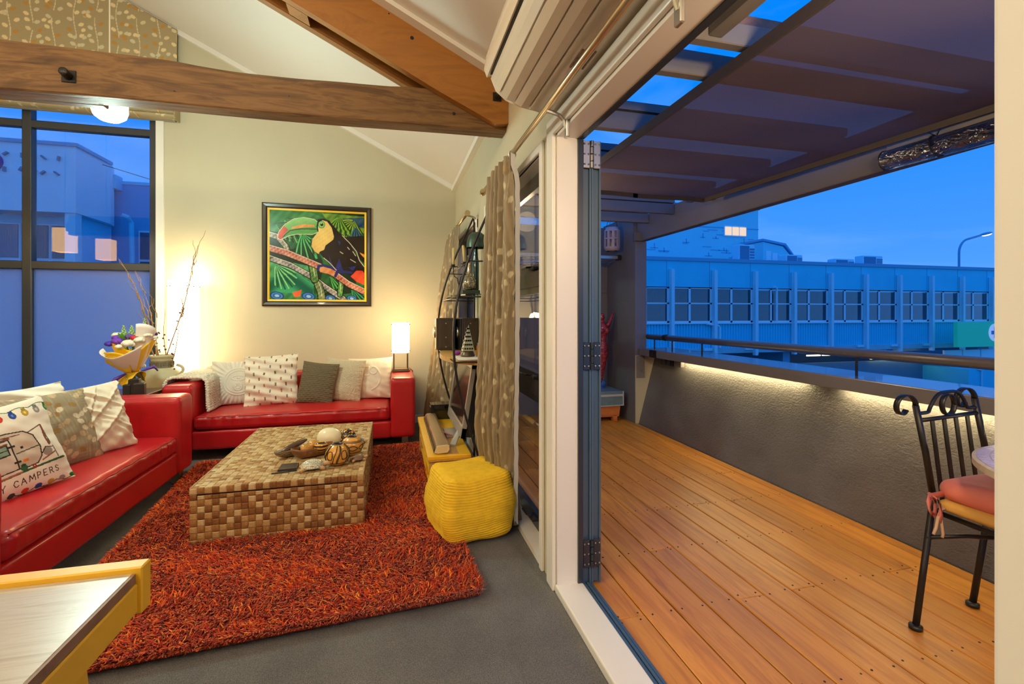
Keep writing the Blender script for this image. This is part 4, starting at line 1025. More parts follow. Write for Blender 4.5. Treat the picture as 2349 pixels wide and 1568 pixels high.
def campcol(U, V, s):
    o = flat(S(232, 224, 210), .015, 2)(U, V, s)
    if s > 0: return o
    dk = S(52, 46, 44); g = S(120, 108, 98)
    # string of lanterns, top and bottom
    for yb, sw in ((.80, 1), (-.93, -1)):
        o[online(U, V, [(-1 + .1 * i, yb + .06 * abs(math.sin(i * .78)) * sw) for i in range(21)], .018)] = S(40, 110, 70)
        for i, c in enumerate([S(40, 70, 150), S(40, 120, 70), S(190, 60, 40), S(70, 70, 60), S(204, 62, 50), S(52, 82, 160), S(190, 156, 60), S(150, 140, 136), S(36, 120, 64)]):
            x = -.92 + i * .235
            if yb < 0: o[inell(U, V, x, yb + .0, .07, .05)] = c; continue
            o[inell(U, V, x, yb - .085, .065, .085, .1 * (i % 3 - 1))] = tuple(q * .75 for q in c); o[inell(U, V, x, yb - .085, .05, .068, .1 * (i % 3 - 1))] = c
            o[(np.abs(U - x) < .04) & (np.abs(V - yb + .005) < .035)] = tuple(q * .6 for q in c)
            o[inell(U, V, x, yb - .085, .018, .03)] = tuple(min(1, q * 1.6 + .1) for q in c)
    # caravan
    body = [(-1, -.47), (-1, .34), (-.55, .37), (0, .36), (.28, .32), (.42, .18), (.47, -.1), (.44, -.32), (.34, -.45), (.1, -.47)]
    bm = inpoly(U, V, body); o[bm] = (np.array(S(196, 180, 164)) * (1 + .12 * np.sin(U * 6 + V * 3))[..., None])[bm]
    o[online(U, V, body[1:], .025)] = dk
    o[inpoly(U, V, [(-.75, .36), (-.72, .50), (-.45, .50), (-.33, .37)])] = g
    o[inpoly(U, V, [(-.70, .39), (-.69, .47), (-.5, .47), (-.48, .39)])] = S(96, 88, 92)
    o[online(U, V, [(-1, .27), (-.2, .29), (.2, .27)], .022)] = S(110, 72, 62)
    o[online(U, V, [(-1, -.14), (-.42, -.14)], .02)] = S(70, 84, 70); o[online(U, V, [(.02, -.12), (.46, -.08)], .025)] = S(70, 84, 70)
    door = [(-.44, .20), (-.02, .22), (-.02, -.45), (-.42, -.47), (-.44, .20)]
    o[inpoly(U, V, door)] = S(206, 192, 178); o[online(U, V, door, .024)] = dk
    o[online(U, V, [(-.48, .23), (0, .25)], .04)] = S(120, 72, 62)
    win = [(-.33, .10), (-.09, .12), (-.09, -.10), (-.31, -.11), (-.33, .10)]
    o[inpoly(U, V, win)] = S(126, 150, 132); o[online(U, V, win, .03)] = dk; o[online(U, V, [(-.34, .12), (-.08, .14)], .035)] = S(120, 72, 62); o[online(U, V, [(-.31, 0), (-.09, .01)], .02)] = dk
    for p in ((-.02, .06), (-.02, -.30)): o[(np.abs(U - p[0]) < .06) & (np.abs(V - p[1]) < .022)] = dk
    o[online(U, V, [(-.44, -.14), (-.33, -.13)], .02)] = dk
    o[(np.abs(U - .15) < .025) & (np.abs(V + .02) < .025)] = dk; o[(np.abs(U + .56) < .035) & (np.abs(V + .28) < .035)] = dk
    o[(np.abs(U - .13) < .05) & (np.abs(V + .31) < .028)] = S(226, 120, 34)
    o[inell(U, V, -.66, -.47, .17, .17)] = S(60, 58, 60); o[inell(U, V, -.66, -.47, .09, .09)] = S(120, 132, 118)
    o[online(U, V, [(.34, .26), (.66, .36)], .026)] = S(110, 72, 62); o[online(U, V, [(.66, .34), (.66, .20), (.64, .02), (.66, -.12)], .05)] = S(130, 70, 52); o[online(U, V, [(.68, .2), (.69, -.1)], .025)] = S(60, 90, 70)
    o[online(U, V, [(.44, -.42), (.72, -.32)], .03)] = S(150, 86, 66); o[inell(U, V, .58, -.26, .10, .10)] = S(160, 150, 142); o[online(U, V, [(.72, -.18), (.76, -.45)], .025)] = g
    o[online(U, V, [(.46, -.28), (.56, -.16), (.70, -.2)], .02)] = dk
    gx = -.6
    while gx < .86: o[inell(U, V, gx, -.545 + .11 * (gx + .1) * .55, .06, .024)] = S(58, 96, 62); gx += .05
    o[inell(U, V, .06, -.46, .07, .06)] = S(58, 100, 66); o[inell(U, V, .06, -.40, .05, .03)] = S(50, 80, 60)
    o[online(U, V, [(-.42, -.56), (0, -.53)], .035)] = S(168, 112, 84)
    for xx in (.22, .27): o[online(U, V, [(xx, -.47), (xx + .02, -.53)], .03)] = S(160, 44, 40)
    # lettering
    x = -.92
    for chx in 'HAPPY CAMPERS':
        if chx == ' ': x += .09; continue
        wch = .105 if chx not in 'MA' else .125
        for stx in GL[chx]: o[online(U, V, [(x + px * .115, -.80 + .05 * (x + .2) + py * .13) for px, py in stx], .017)] = dk
        x += wch + .022
    return o
cushion('white cushion printed with a caravan and lantern string at the front of the left sofa', .47, .47, .15, (-1.755, 2.81, .395), R(62), R(20), R(-7), campcol, lambda U, V: .006 * np.sin(6 * V + 4 * U) * np.clip(U, 0, 1), 230, 'cushions on the left sofa', seed=15)

# ---------------------------------------------------------------- knitted throw over the arm
th = thing('knitted_throw', 'cream knitted throw draped over the left arm of the back sofa', 'throw', (-1.80, 5.10, .40))
nu, nv = 150, 90
P = np.zeros((nv, nu, 3)); x0, x1 = -1.945, -1.67; H = .678
prof = [(x0 - .018, .42)] + [(x0 - .018, z) for z in (.5, .58, .64)] + [(x0 - .004, .682), (x0 + .03, .70), (-1.82, .705), (x1 - .01, .700), (x1 + .022, .675), (x1 + .032, .62), (x1 + .034, .54), (x1 + .04, .46), (x1 + .05, .405)]
pr_ = np.array(prof); dl = np.r_[0, np.cumsum(np.linalg.norm(np.diff(pr_, axis=0), axis=1))]
ss = np.linspace(0, dl[-1], nu); px_ = np.interp(ss, dl, pr_[:, 0]); pz_ = np.interp(ss, dl, pr_[:, 1])
for j in range(nv):
    t = j / (nv - 1); yf = 4.80 + .10 * np.sin(ss * 4) * .3; y = yf + (5.45 - yf) * t
    k = .011 * np.abs(np.sin(ss * 130 + .8 * math.sin(j * 1.2))) * (1 if j % 2 else .6) + .010 * np.sin(5 * t * PI + ss * 7) * .5 + .006
    g = np.gradient(px_), np.gradient(pz_); l = np.hypot(*g) + 1e-9
    P[j, :, 0] = px_ - g[1] / l * k; P[j, :, 1] = y; P[j, :, 2] = pz_ + g[0] / l * k
P[..., 2] = np.maximum(P[..., 2], .40)
M['knit'] = mat('cream_knit', (.78, .73, .61), .95, var=.2, vscale=60, bump=.8, bscale=150, bdist=.01)
o = MB().grid(P).build('knit_cloth', M['knit'], th, True); sd = o.modifiers.new('thickness', 'SOLIDIFY'); sd.thickness = .012
fr_ = MB()
for j in range(0, nu, 2):
    p = P[0, j]; fr_.ball((p[0], p[1] - .004, p[2]), .017, 8, 5, (1, 1, .8))
fr_.build('edge_border', M['knit'], th, True)
b_ = MB()
for k in range(9): b_.ball((-1.80 + .03 * k, 5.36 + .02 * math.sin(k), .735 + .012 * math.sin(k * 2)), .045, 10, 6, (1, .8, .7))
b_.build('gathered_folds', M['knit'], th, True)

# ---------------------------------------------------------------- framed bird picture
pc = thing('framed_picture', 'black framed bright painting of a toucan on a branch above the back sofa', 'picture', (-.8075, 5.63, 1.373))
X0, X1, Z0, Z1 = -1.381, -.234, 1.373, 2.509
def frame_ring(ins, wd, y0, y1, bev):
    mb = MB(); a0, a1, b0, b1 = X0 + ins, X1 - ins, Z0 + ins, Z1 - ins
    ring = lambda k, y: [(a0 + k, y, b0 + k), (a1 - k, y, b0 + k), (a1 - k, y, b1 - k), (a0 + k, y, b1 - k)]
    R_ = [ring(0, YB - .002), ring(0, y0 + bev), ring(bev, y0), ring(wd - bev, y0 + .004), ring(wd, y1)]
    v = [p for q in R_ for p in q]; f = []
    for i in range(4):
        for k in range(4): f.append((i * 4 + k, i * 4 + (k + 1) % 4, i * 4 + 4 + (k + 1) % 4, i * 4 + 4 + k))
    return mb.add(v, f)
frame_ring(0, .058, 5.600, 5.622, .016).build('frame', mat('black_lacquer_frame', (.018, .013, .010), .25, coat=.3), pc)
frame_ring(.050, .026, 5.618, 5.626, .002).build('yellow_fillet', mat('yellow_fillet', (.85, .55, .004), .4), pc)
na = 300; U, V = np.meshgrid(np.linspace(0, 1, na), np.linspace(0, 1, na))   # V up
q2 = np.stack([U, V], -1); y_ = 1 - V
C = np.zeros((na, na, 3)); n1 = vnoise(q2, 9, 1); n2 = vnoise(q2, 22, 2); n3 = vnoise(q2, 55, 3)
C[:] = S(24, 44, 26)
def wash(mask, a, b, n=None):
    n = n2 if n is None else n; t = np.clip(n * .6 + .5, 0, 1)[..., None]; C[mask] = (np.array(a) * (1 - t) + np.array(b) * t)[mask]
A_ = lambda pts: [((x - 215) / 1235, (y - 225) / 1175) for x, y in pts]
wash(n1 > -.1, S(20, 62, 34), S(50, 122, 58))
wash(inpoly(U, y_, A_([(215, 225), (700, 225), (900, 300), (300, 520), (215, 500)])), S(26, 74, 52), S(80, 150, 84))
wash(inpoly(U, y_, A_([(880, 240), (1450, 260), (1450, 480), (1150, 520), (1000, 400)])), S(50, 110, 30), S(150, 180, 60))
wash(inpoly(U, y_, A_([(1150, 300), (1450, 270), (1450, 420), (1250, 380)])), S(30, 50, 90), S(60, 110, 130))
wash(inpoly(U, y_, A_([(215, 860), (700, 950), (800, 1400), (215, 1400)])), S(20, 96, 54), S(90, 170, 110))
wash(inpoly(U, y_, A_([(215, 1120), (560, 1050), (780, 1200), (760, 1330), (215, 1300)])), S(16, 90, 70), S(60, 160, 110), np.sin(20 * (y_ + .1 * np.sin(9 * U))))
r = np.random.default_rng(5)
def frond(cx, cy, L0, a0, nleaf, c1, c2):
    for i in range(nleaf):
        a = a0 + (i - nleaf / 2) * .16; l = L0 * (.7 + .3 * math.cos((i - nleaf / 2) * .3))
        pts = [(cx + l * t * math.cos(a) + .02 * t * t, cy + l * t * math.sin(a) + .05 * t * t) for t in np.linspace(.1, 1, 5)]
        C[online(U, y_, pts, .014)] = c1 if i % 2 else c2
frond(.16, .10, .24, .8, 14, S(110, 170, 100), S(24, 50, 34)); frond(.06, .16, .18, .3, 10, S(84, 150, 90), S(20, 44, 30))
frond(.88, .08, .3, 2.2, 16, S(150, 180, 60), S(34, 60, 20)); frond(.72, .05, .25, 1.8, 12, S(120, 170, 50), S(26, 66, 26)); frond(.90, .15, .22, 1.6, 8, S(50, 110, 130), S(30, 40, 70))
frond(.33, .26, .26, 1.2, 12, S(90, 190, 110), S(16, 70, 40)); frond(.42, .30, .2, .9, 9, S(60, 170, 90), S(14, 60, 36)); frond(.06, .62, .24, .9, 12, S(120, 200, 130), S(18, 80, 50))
frond(.55, .47, .16, .6, 7, S(70, 180, 60), S(20, 90, 40)); frond(.62, .74, .14, 1.0, 7, S(90, 180, 80), S(16, 70, 40)); frond(.86, .88, .14, .8, 10, S(60, 150, 90), S(20, 40, 60))
# dark bird body
wash(inpoly(U, y_, A_([(820, 330), (890, 315), (980, 340), (1120, 500), (1260, 640), (1380, 860), (1450, 950), (1450, 1180), (1250, 1060), (1080, 1010), (900, 840), (840, 760), (950, 640), (1050, 560)])), S(26, 16, 12), S(40, 27, 20))
wash(inpoly(U, y_, A_([(1060, 560), (1450, 520), (1450, 900), (1400, 860), (1260, 640)])), S(26, 18, 14), S(46, 34, 24))
for p in ([(1110, 840), (1160, 1000), (1050, 1000)], [(1230, 960), (1330, 940), (1300, 1010)], [(970, 800), (1040, 980), (1010, 960)], [(1095, 600), (1130, 620), (1110, 670)]):
    wash(inpoly(U, y_, A_(p)), S(24, 26, 80), S(50, 60, 150))
# perches
def bough(pts, w, a, b):
    pts = A_(pts); m = online(U, y_, pts, w); C[online(U, y_, pts, w + .018)] = S(18, 12, 10); wash(m, a, b, n3 + .5 * n2)
    for k in range(len(pts) - 1):
        (x0_, y0_), (x1_, y1_) = pts[k], pts[k + 1]; C[online(U, y_, [(x0_, y0_ - w * .55), (x1_, y1_ - w * .55)], .006)] = S(226, 216, 196)
bough([(215, 860), (480, 950), (740, 1090), (940, 1240), (1180, 1400)], .052, S(70, 72, 84), S(190, 180, 176))
bough([(830, 1190), (870, 1300), (880, 1400)], .07, S(70, 100, 60), S(150, 160, 110)); bough([(760, 950), (790, 1130)], .07, S(60, 100, 50), S(120, 160, 80)); bough([(1140, 1130), (1120, 1330)], .05, S(50, 100, 50), S(120, 180, 90))
bough([(215, 550), (320, 580), (420, 700), (440, 770)], .05, S(120, 96, 80), S(180, 190, 170))
bough([(215, 730), (440, 790), (640, 870), (860, 960), (1060, 1060), (1240, 1190), (1450, 1290)], .062, S(160, 66, 50), S(216, 160, 136))
wash(inpoly(U, y_, A_([(830, 960), (900, 930), (1060, 990), (1040, 1070), (860, 1030)])), S(200, 110, 60), S(236, 180, 120))
for p in ([(830, 1000), (840, 950), (900, 940), (1000, 965), (1070, 1000)], [(1060, 1080), (1080, 1030), (1160, 1020), (1270, 1030)]): C[online(U, y_, A_(p), .03)] = S(36, 40, 110)
wash(inpoly(U, y_, A_([(1260, 1080), (1340, 1000), (1420, 1000), (1450, 1040), (1450, 1200), (1340, 1150)])), S(206, 54, 34), S(238, 96, 60))
wash(inpoly(U, y_, A_([(1380, 750), (1450, 780), (1450, 830), (1410, 790)])), S(220, 130, 30), S(240, 170, 60))
wash(inpoly(U, y_, A_([(500, 1310), (560, 1290), (620, 1270), (600, 1360), (530, 1370)])), S(226, 84, 50), S(240, 120, 70))
for cx, cy, rr in ((.075, .96, .075), (.40, .965, .075), (.63, .985, .06), (.86, .985, .06)):
    for k, cc in enumerate((S(30, 70, 120), S(70, 130, 200), S(40, 90, 170), S(150, 190, 230))): C[inell(U, y_, cx, cy, rr * (1 - .22 * k), rr * .62 * (1 - .22 * k), .2)] = cc
# throat, face, beak
thp = A_([(830, 370), (880, 330), (950, 350), (1010, 430), (1040, 550), (1030, 590), (930, 670), (910, 730), (850, 760), (840, 790), (790, 760), (745, 690), (760, 590), (830, 490)])
C[inpoly(U, y_, [(x + (x - .5) * .02, y + .008) for x, y in thp])] = S(30, 20, 14); wash(inpoly(U, y_, thp), S(216, 160, 84), S(240, 206, 120), n1)
bk = A_([(345, 615), (320, 590), (330, 520), (400, 420), (520, 335), (650, 310), (780, 330), (835, 370), (830, 440), (840, 490), (760, 525), (560, 530), (460, 555)])
C[online(U, y_, bk + bk[:1], .012)] = S(226, 220, 196); wash(inpoly(U, y_, bk), S(90, 160, 84), S(150, 206, 130), np.sin(14 * y_ + 3 * U))
wash(inpoly(U, y_, A_([(500, 440), (640, 395), (780, 400), (790, 425), (640, 440), (480, 470)])), S(230, 140, 80), S(240, 176, 110))
wash(inpoly(U, y_, A_([(345, 615), (320, 590), (330, 520), (395, 430), (450, 480), (400, 540), (370, 600)])), S(196, 60, 44), S(226, 100, 76))
C[online(U, y_, A_([(380, 580), (470, 490), (620, 460), (820, 455)]), .010)] = S(60, 60, 40)
C[inell(U, y_, .535, .142, .040, .044)] = S(90, 160, 80); C[inell(U, y_, .535, .142, .030, .034)] = S(150, 200, 110); C[inell(U, y_, .538, .142, .016, .018)] = S(16, 12, 10); C[inell(U, y_, .535, .132, .005, .005)] = S(240, 240, 230)
C[online(U, y_, A_([(830, 480), (820, 420), (830, 360), (900, 318), (980, 345)]), .014)] = S(24, 16, 12)
for p in ([(1150, 530), (1260, 640), (1340, 740), (1380, 860), (1450, 950)], [(905, 840), (980, 900), (1070, 1000)], [(1120, 750), (1160, 775)], [(1220, 685), (1245, 715)], [(1290, 740), (1330, 800)], [(1260, 850), (1330, 890)]): C[online(U, y_, A_(p), .007)] = S(216, 206, 186)
C *= (1 + .10 * n3)[..., None]
P = np.stack([X0 + .075 + U * (X1 - X0 - .15), U * 0 + 5.6255, Z0 + .075 + V * (Z1 - Z0 - .15)], -1)
o = MB().grid(P).build('painting', vcmat('painted_print', .7, 0, spec=.1), pc); setcol(o, np.clip(C, 0, 1).reshape(-1, 3))
MB().box((X0 + .06, 5.6205, Z0 + .06), (X1 - .06, 5.6215, Z1 - .06)).build('picture_glass', glassmat('picture_glass', (1, 1, 1), 1.45, .15, .25), pc)
MB().box((X0 + .02, 5.628, Z0 + .02), (X1 - .02, 5.643, Z1 - .02)).build('backing', M['black'], pc)

# ---------------------------------------------------------------- lamps with frosted panels
def panel_lamp(label, c, w, z0, z1, zb, strength, power, wood, cat='lamp', name='table_lamp'):
    q = thing(name, label, cat, (c[0], c[1], zb)); x, y = c
    mm = emitmat(name + '_glow', (1, .74, .40), strength)
    # four bowed acrylic panels
    n = 9; h = w / 2
    for k in range(4):
        Pp = np.zeros((2, n, 3))
        for i in range(n):
            t = -1 + 2 * i / (n - 1); d = h + .10 * w * (1 - t * t) * .6; a = k * PI / 2
            vx, vy = t * h * .97, d
            Pp[:, i, 0] = x + vx * math.cos(a) - vy * math.sin(a); Pp[:, i, 1] = y + vx * math.sin(a) + vy * math.cos(a)
        Pp[0, :, 2] = z0; Pp[1, :, 2] = z1
        o = MB().grid(Pp).build('acrylic_panel', mm, q, True)
        sc_ = MB()
        for t in (-.72, .72):
            for z in (z0 + .06 * (z1 - z0), z1 - .06 * (z1 - z0)):
                a = k * PI / 2; vx, vy = t * h, h + .035 * w + .004
                sc_.ball((x + vx * math.cos(a) - vy * math.sin(a), y + vx * math.sin(a) + vy * math.cos(a), z), .006 if w < .25 else .008, 8, 5)
        sc_.build('screw_heads', M['blackmetal'], o)
    for sx_ in (-1, 1):
        for sy_ in (-1, 1): MB().bbox((x + sx_ * h * .86 - .006, y + sy_ * h * .86 - .006, zb + .02), (x + sx_ * h * .86 + .006, y + sy_ * h * .86 + .006, z1 + .004), .002, 1).build('upright', wood, q)
    MB().bbox((x - h * 1.05, y - h * 1.05, zb + .012), (x + h * 1.05, y + h * 1.05, zb + .026), .003, 1).bbox((x - h * 1.15, y - h * 1.15, zb), (x + h * 1.15, y + h * 1.15, zb + .012), .003, 1).build('base', wood, q)
    light(name + '_light', 'POINT', (x, y, z1 + .05), power, (1, .70, .36), .06)
    return q
M['lampwood'] = mat('dark_bronze_wood', (.10, .06, .03), .35)
panel_lamp('tall glowing frosted column floor lamp in the corner behind the clay vase', (-2.06, 5.44), .21, .55, 1.632, 0, 8, 13, M['lampwood'], 'lamp', 'floor_lamp')
panel_lamp('small glowing frosted table lamp on the right arm of the back sofa', (.088, 5.16), .165, .875, 1.195, .678, 13, 9, M['lampwood'])
cord = MB().tube([(.19, 5.2, .684), (.215, 5.22, .67), (.228, 5.24, .5), (.228, 5.26, .2), (.24, 5.3, .01)], .004, 6)
tag(cord.build('lamp_cord', M['black'], smooth=True), 'black lamp cord hanging down the outside of the back sofa', 'cord')
# ---------------------------------------------------------------- corner: clay vase, twigs, side table, flowers
M['clay'] = mat('pale_glazed_clay', (.52, .47, .30), .5, var=.12, vscale=6, bump=.05)
M['claydark'] = mat('grey_brown_clay_band', (.20, .16, .10), .7, var=.15, vscale=20, bump=.3, bscale=90)
vx, vy = -2.135, 5.16
vs = thing('clay_vase', 'tall pale clay floor vase with dark patterned neck band holding dry twigs', 'vase', (vx, vy, 0))
MB().lathe([(.001, .0), (.10, 0), (.105, .02), (.13, .2), (.17, .38), (.192, .52), (.196, .60), (.18, .68), (.145, .735), (.105, .765), (.095, .78)], (vx, vy, 0), 40, True).build('body', M['clay'], vs, True)
MB().lathe([(.1055, .762), (.098, .77), (.093, .80), (.090, .838), (.088, .845)], (vx, vy, 0), 40, False).build('neck_band', M['claydark'], vs, True)
MB().lathe([(.088, .843), (.092, .86), (.094, .872), (.102, .880), (.103, .892), (.096, .898), (.082, .894), (.078, .85)], (vx, vy, 0), 40, False).build('rim', M['clay'], vs, True)
k_ = MB()
for i in range(10):
    a0 = i * 2 * PI / 10; pts = []
    for du, dz in ((0, .79), (.0, .83), (.42, .83), (.42, .80), (.16, .80), (.16, .815), (.3, .815)):
        a = a0 + du; pts.append((vx + .0945 * math.cos(a), vy + .0945 * math.sin(a), dz))
    k_.tube(pts, .0028, 5)
k_.build('key_pattern', M['claydark'], vs, True)
for sg in (-1, 1):
    MB().tube([(vx + sg * (.13 + .055 * math.sin(a)), vy - .02, .735 - .045 * math.cos(a) + .02) for a in np.linspace(.0, PI, 9)], .014, 8).build('handle', M['clay'], vs, True)
M['twig'] = mat('dry_twig', (.34, .20, .09), .8, var=.2, vscale=40)
M['bud'] = mat('dark_seed_pod', (.10, .045, .018), .7)
def twig(label, end, bend, r0, forks, buds, seed):
    r = np.random.default_rng(seed); b = np.array([vx + r.uniform(-.05, .05), vy + r.uniform(-.04, .04), .62]); e = np.array(end); n = 16
    t = np.linspace(0, 1, n)[:, None]; base = b + (e - b) * t + np.array(bend) * np.sin(PI * t) + .012 * np.stack([np.sin(9 * t[:, 0] + seed), np.cos(7 * t[:, 0]), 0 * t[:, 0]], -1) * t
    q = thing('dry_branch', label, 'twig', tuple(b), 'dry branches in the clay vase')
    mb = MB().tube([tuple(p) for p in base], list(np.linspace(r0, r0 * .3, n)), 6)
    for k in range(forks):
        i = int(r.integers(7, n - 2)); L0 = r.uniform(.18, .36); d = base[-1] - base[i]; d = d / (np.linalg.norm(d) + 1e-6); off = r.normal(size=3) * .35
        pts = [base[i] + (d + off * s * .6) * L0 * s + .01 * np.array([math.sin(11 * s + k), math.cos(9 * s), 0]) for s in np.linspace(0, 1, 7)]
        mb.tube([tuple(p) for p in pts], list(np.linspace(r0 * .6, r0 * .2, 7)), 5)
    mb.build('stem', M['twig'], q, True)
    if buds:
        bb = MB()
        for k in range(buds):
            p = base[int(r.integers(3, 11))] + r.normal(size=3) * .016; bb.ball(p, r.uniform(.006, .010), 7, 5)
        bb.build('seed_pods', M['bud'], q, True)
twig('tall pale forked twig leaning furthest left out of the clay vase', (-2.47, 5.14, 1.80), (.05, 0, .0), .0075, 5, 0, 1)
twig('thin forked twig leaning left just right of the tallest left one', (-2.37, 5.2, 1.70), (.05, 0, 0), .006, 4, 0, 2)
twig('long curly twig leaning right out of the clay vase past the floor lamp', (-1.815, 5.12, 1.95), (.02, 0, -.03), .0065, 7, 6, 3)
twig('shorter podded twig leaning right in front of the floor lamp', (-1.92, 5.08, 1.36), (.01, -.02, 0), .005, 2, 9, 4)
twig('upright short stick standing in the middle of the clay vase', (-2.10, 5.1, 1.34), (0, 0, 0), .005, 0, 7, 5)
twig('upright podded stick left of centre in the clay vase', (-2.17, 5.08, 1.35), (.0, 0, 0), .005, 1, 10, 6)
twig('thick broken stick leaning left low in the clay vase', (-2.30, 5.1, 1.30), (.0, 0, 0), .008, 0, 0, 7)

stb = thing('side_table', 'small dark square side table in the corner between the two sofas', 'side table', (-2.24, 4.56, 0))
MB().bbox((-2.50, 4.26, .605), (-1.935, 4.80, .635), .005).build('tabletop', M['darkwood'], stb)
for sx_ in (-1, 1):
    for sy_ in (-1, 1): MB().bbox((-2.24 + sx_ * .22 - .02, 4.53 + sy_ * .23 - .02, 0), (-2.24 + sx_ * .22 + .02, 4.53 + sy_ * .23 + .02, .605), .004, 1).build('leg', M['darkwood'], stb)
M['oval'] = mat('pale_wood_inlay', (.50, .40, .25), .5)
for lab, x, y, w_, h_ in (('short black block candle holder, leftmost of the three before the flowers', -2.086, 4.45, .05, .082), ('tallest black block candle holder, middle one of the three', -2.047, 4.475, .07, .123), ('medium black block candle holder, rightmost of the three', -1.9635, 4.37, .072, .10)):
    q = thing('candle_block', lab, 'candle holder', (x, y, .635), 'black candle blocks on the side table')
    Rm = Matrix.Rotation(R(12), 3, 'Z')
    b = MB().bbox((-w_ / 2, -w_ / 2, 0), (w_ / 2, w_ / 2, h_), .003, 1); b.v = [tuple(Rm @ Vector(p) + Vector((x, y, .635))) for p in b.v]; b.build('block', M['black'], q)
    b = MB().lathe([(w_ * .3, h_ - .004), (w_ * .3, h_ + .002), (w_ * .05, h_ + .002)], (0, 0, 0), 16); b.v = [tuple(Rm @ Vector(p) + Vector((x, y, .635))) for p in b.v]; b.build('cup', M['blackmetal'], q)
    b = MB().tube([(-w_ / 2 - .0015, 0, h_ * .42), (-w_ / 2 + .002, 0, h_ * .42)], w_ * .34, 20); b.v = [(p[0], p[1], (p[2] - h_ * .42) * 1.5 + h_ * .45) for p in b.v]
    b.v = [tuple(Rm @ Vector(p) + Vector((x, y, .635))) for p in b.v]; b.build('oval_inlay', M['oval'], q)

bx, by = -2.13, 4.64
fv = thing('flower_vase', 'clear glass vase of stems standing behind the black candle blocks', 'vase', (bx, by, .635))
MB().lathe([(.04, 0), (.055, .004), (.06, .16), (.058, .165), (.054, .158), (.048, .01)], (bx, by, .635), 24, False).build('glass', glassmat('vase_glass', (.93, .97, .9), 1.45, 1.5), fv, True)
bq = thing('bouquet', 'wrapped bouquet of white, purple and green flowers in yellow and white paper', 'bouquet', (bx, by, .66))
M['stemg'] = mat('green_stem', (.10, .30, .03), .5); M['lime'] = mat('lime_snapdragon_tip', (.42, .62, .06), .6)
M['petalw'] = mat('white_petal', (.80, .76, .62), .6); M['purple'] = mat('purple_petal', (.16, .035, .42), .6); M['violet'] = mat('violet_petal', (.06, .02, .38), .6)
M['redp'] = mat('red_petal', (.55, .02, .02), .6); M['yelp'] = mat('yellow_wrap_paper', (.90, .56, .01), .55); M['whp'] = mat('white_wrap_paper', (.82, .76, .68), .6); M['purpaper'] = mat('purple_ribbon', (.10, .03, .30), .45)
sm = MB(); r = np.random.default_rng(4)
for k in range(16):
    a = r.uniform(0, 2 * PI); e = (bx + .10 * math.cos(a), by + .07 * math.sin(a), 1.02); sm.tube([(bx - .03 * math.cos(a), by - .03 * math.sin(a), .645), (bx, by, .80), e], .005, 5)
sm.build('stems', M['stemg'], bq, True)
def wrap(name, mm, r0, r1, z0, z1, a0, a1, seed, tilt=0, n=40):
    P = np.zeros((12, n, 3))
    for j in range(12):
        s = j / 11
        for i in range(n):
            a = a0 + (a1 - a0) * i / (n - 1); rad = r0 + (r1 - r0) * s ** .8 + .012 * math.sin(5 * a + seed) * s
            zz = z0 + (z1 - z0) * s + .05 * s * math.sin(2.2 * a + seed) + tilt * s * math.cos(a)
            P[j, i] = (bx + rad * math.cos(a), by + rad * .8 * math.sin(a), zz)
    o = MB().grid(P).build(name, mm, bq, True); m_ = o.modifiers.new('thickness', 'SOLIDIFY'); m_.thickness = .002
wrap('yellow_paper', M['yelp'], .035, .16, .80, 1.03, -PI * 1.0, PI * .9, 1, .02)
wrap('white_paper', M['whp'], .05, .215, .81, .99, -PI * .98, -PI * .30, 2.6, .03)
wrap('white_paper', M['whp'], .05, .18, .82, 1.14, -PI * .36, PI * .1, 4.0, .04)
wrap('yellow_paper', M['yelp'], .045, .20, .79, .93, -PI * 1.05, -PI * .45, 6, .0)
wrap('paper_skirt', M['yelp'], .04, .09, .80, .74, -PI, PI, 3, .02)
MB().tube([(bx - .03, by - .05, .79), (bx - .09, by - .08, .75), (bx - .13, by - .09, .70), (bx - .15, by - .085, .66)], [.008, .018, .014, .006], 6).build('ribbon', M['purpaper'], bq, True)
MB().tube([(bx + .06, by - .02, .80), (bx + .15, by, .84), (bx + .17, by + .02, .80)], [.006, .016, .006], 6).build('ribbon', M['purpaper'], bq, True)
def spike(x, y, z, h):
    b = MB()
    for k in range(26):
        t = k / 25; rad = .022 * (1 - t) + .004; a = k * 2.4; b.ball((x + rad * math.cos(a), y + rad * math.sin(a), z + h * t), .010 * (1 - .55 * t), 6, 4, (1, 1, 1.2))
    b.build('snapdragon', M['lime'], bq, True)
    w_ = MB()
    for k in range(16):
        t = r.uniform(0, .45); a = r.uniform(0, 6.3); w_.ball((x + .035 * math.cos(a), y + .03 * math.sin(a), z - .03 + h * t * .8), .015, 7, 5, (1, 1, .8))
    w_.build('white_florets', M['petalw'], bq, True)
for x, z, h in ((-.085, 1.07, .12), (-.01, 1.08, .11), (.085, 1.08, .17), (.04, 1.09, .08), (.135, 1.10, .08)): spike(bx + x, by + r.uniform(-.03, .03), z, h)
def bloom(x, y, z, rad, mm, name, n=20):
    b = MB()
    for k in range(n):
        a = k * 2.4; t = k / n; d = Vector((math.cos(a) * (1 - .5 * t), math.sin(a) * (1 - .5 * t), .35 + t)).normalized()
        b.ball((x + d.x * rad * .6, y + d.y * rad * .6, z + d.z * rad * .5), rad * .46, 7, 5, (1, 1, .85), Matrix.Rotation(a, 3, 'Z'))
    b.build(name, mm, bq, True)
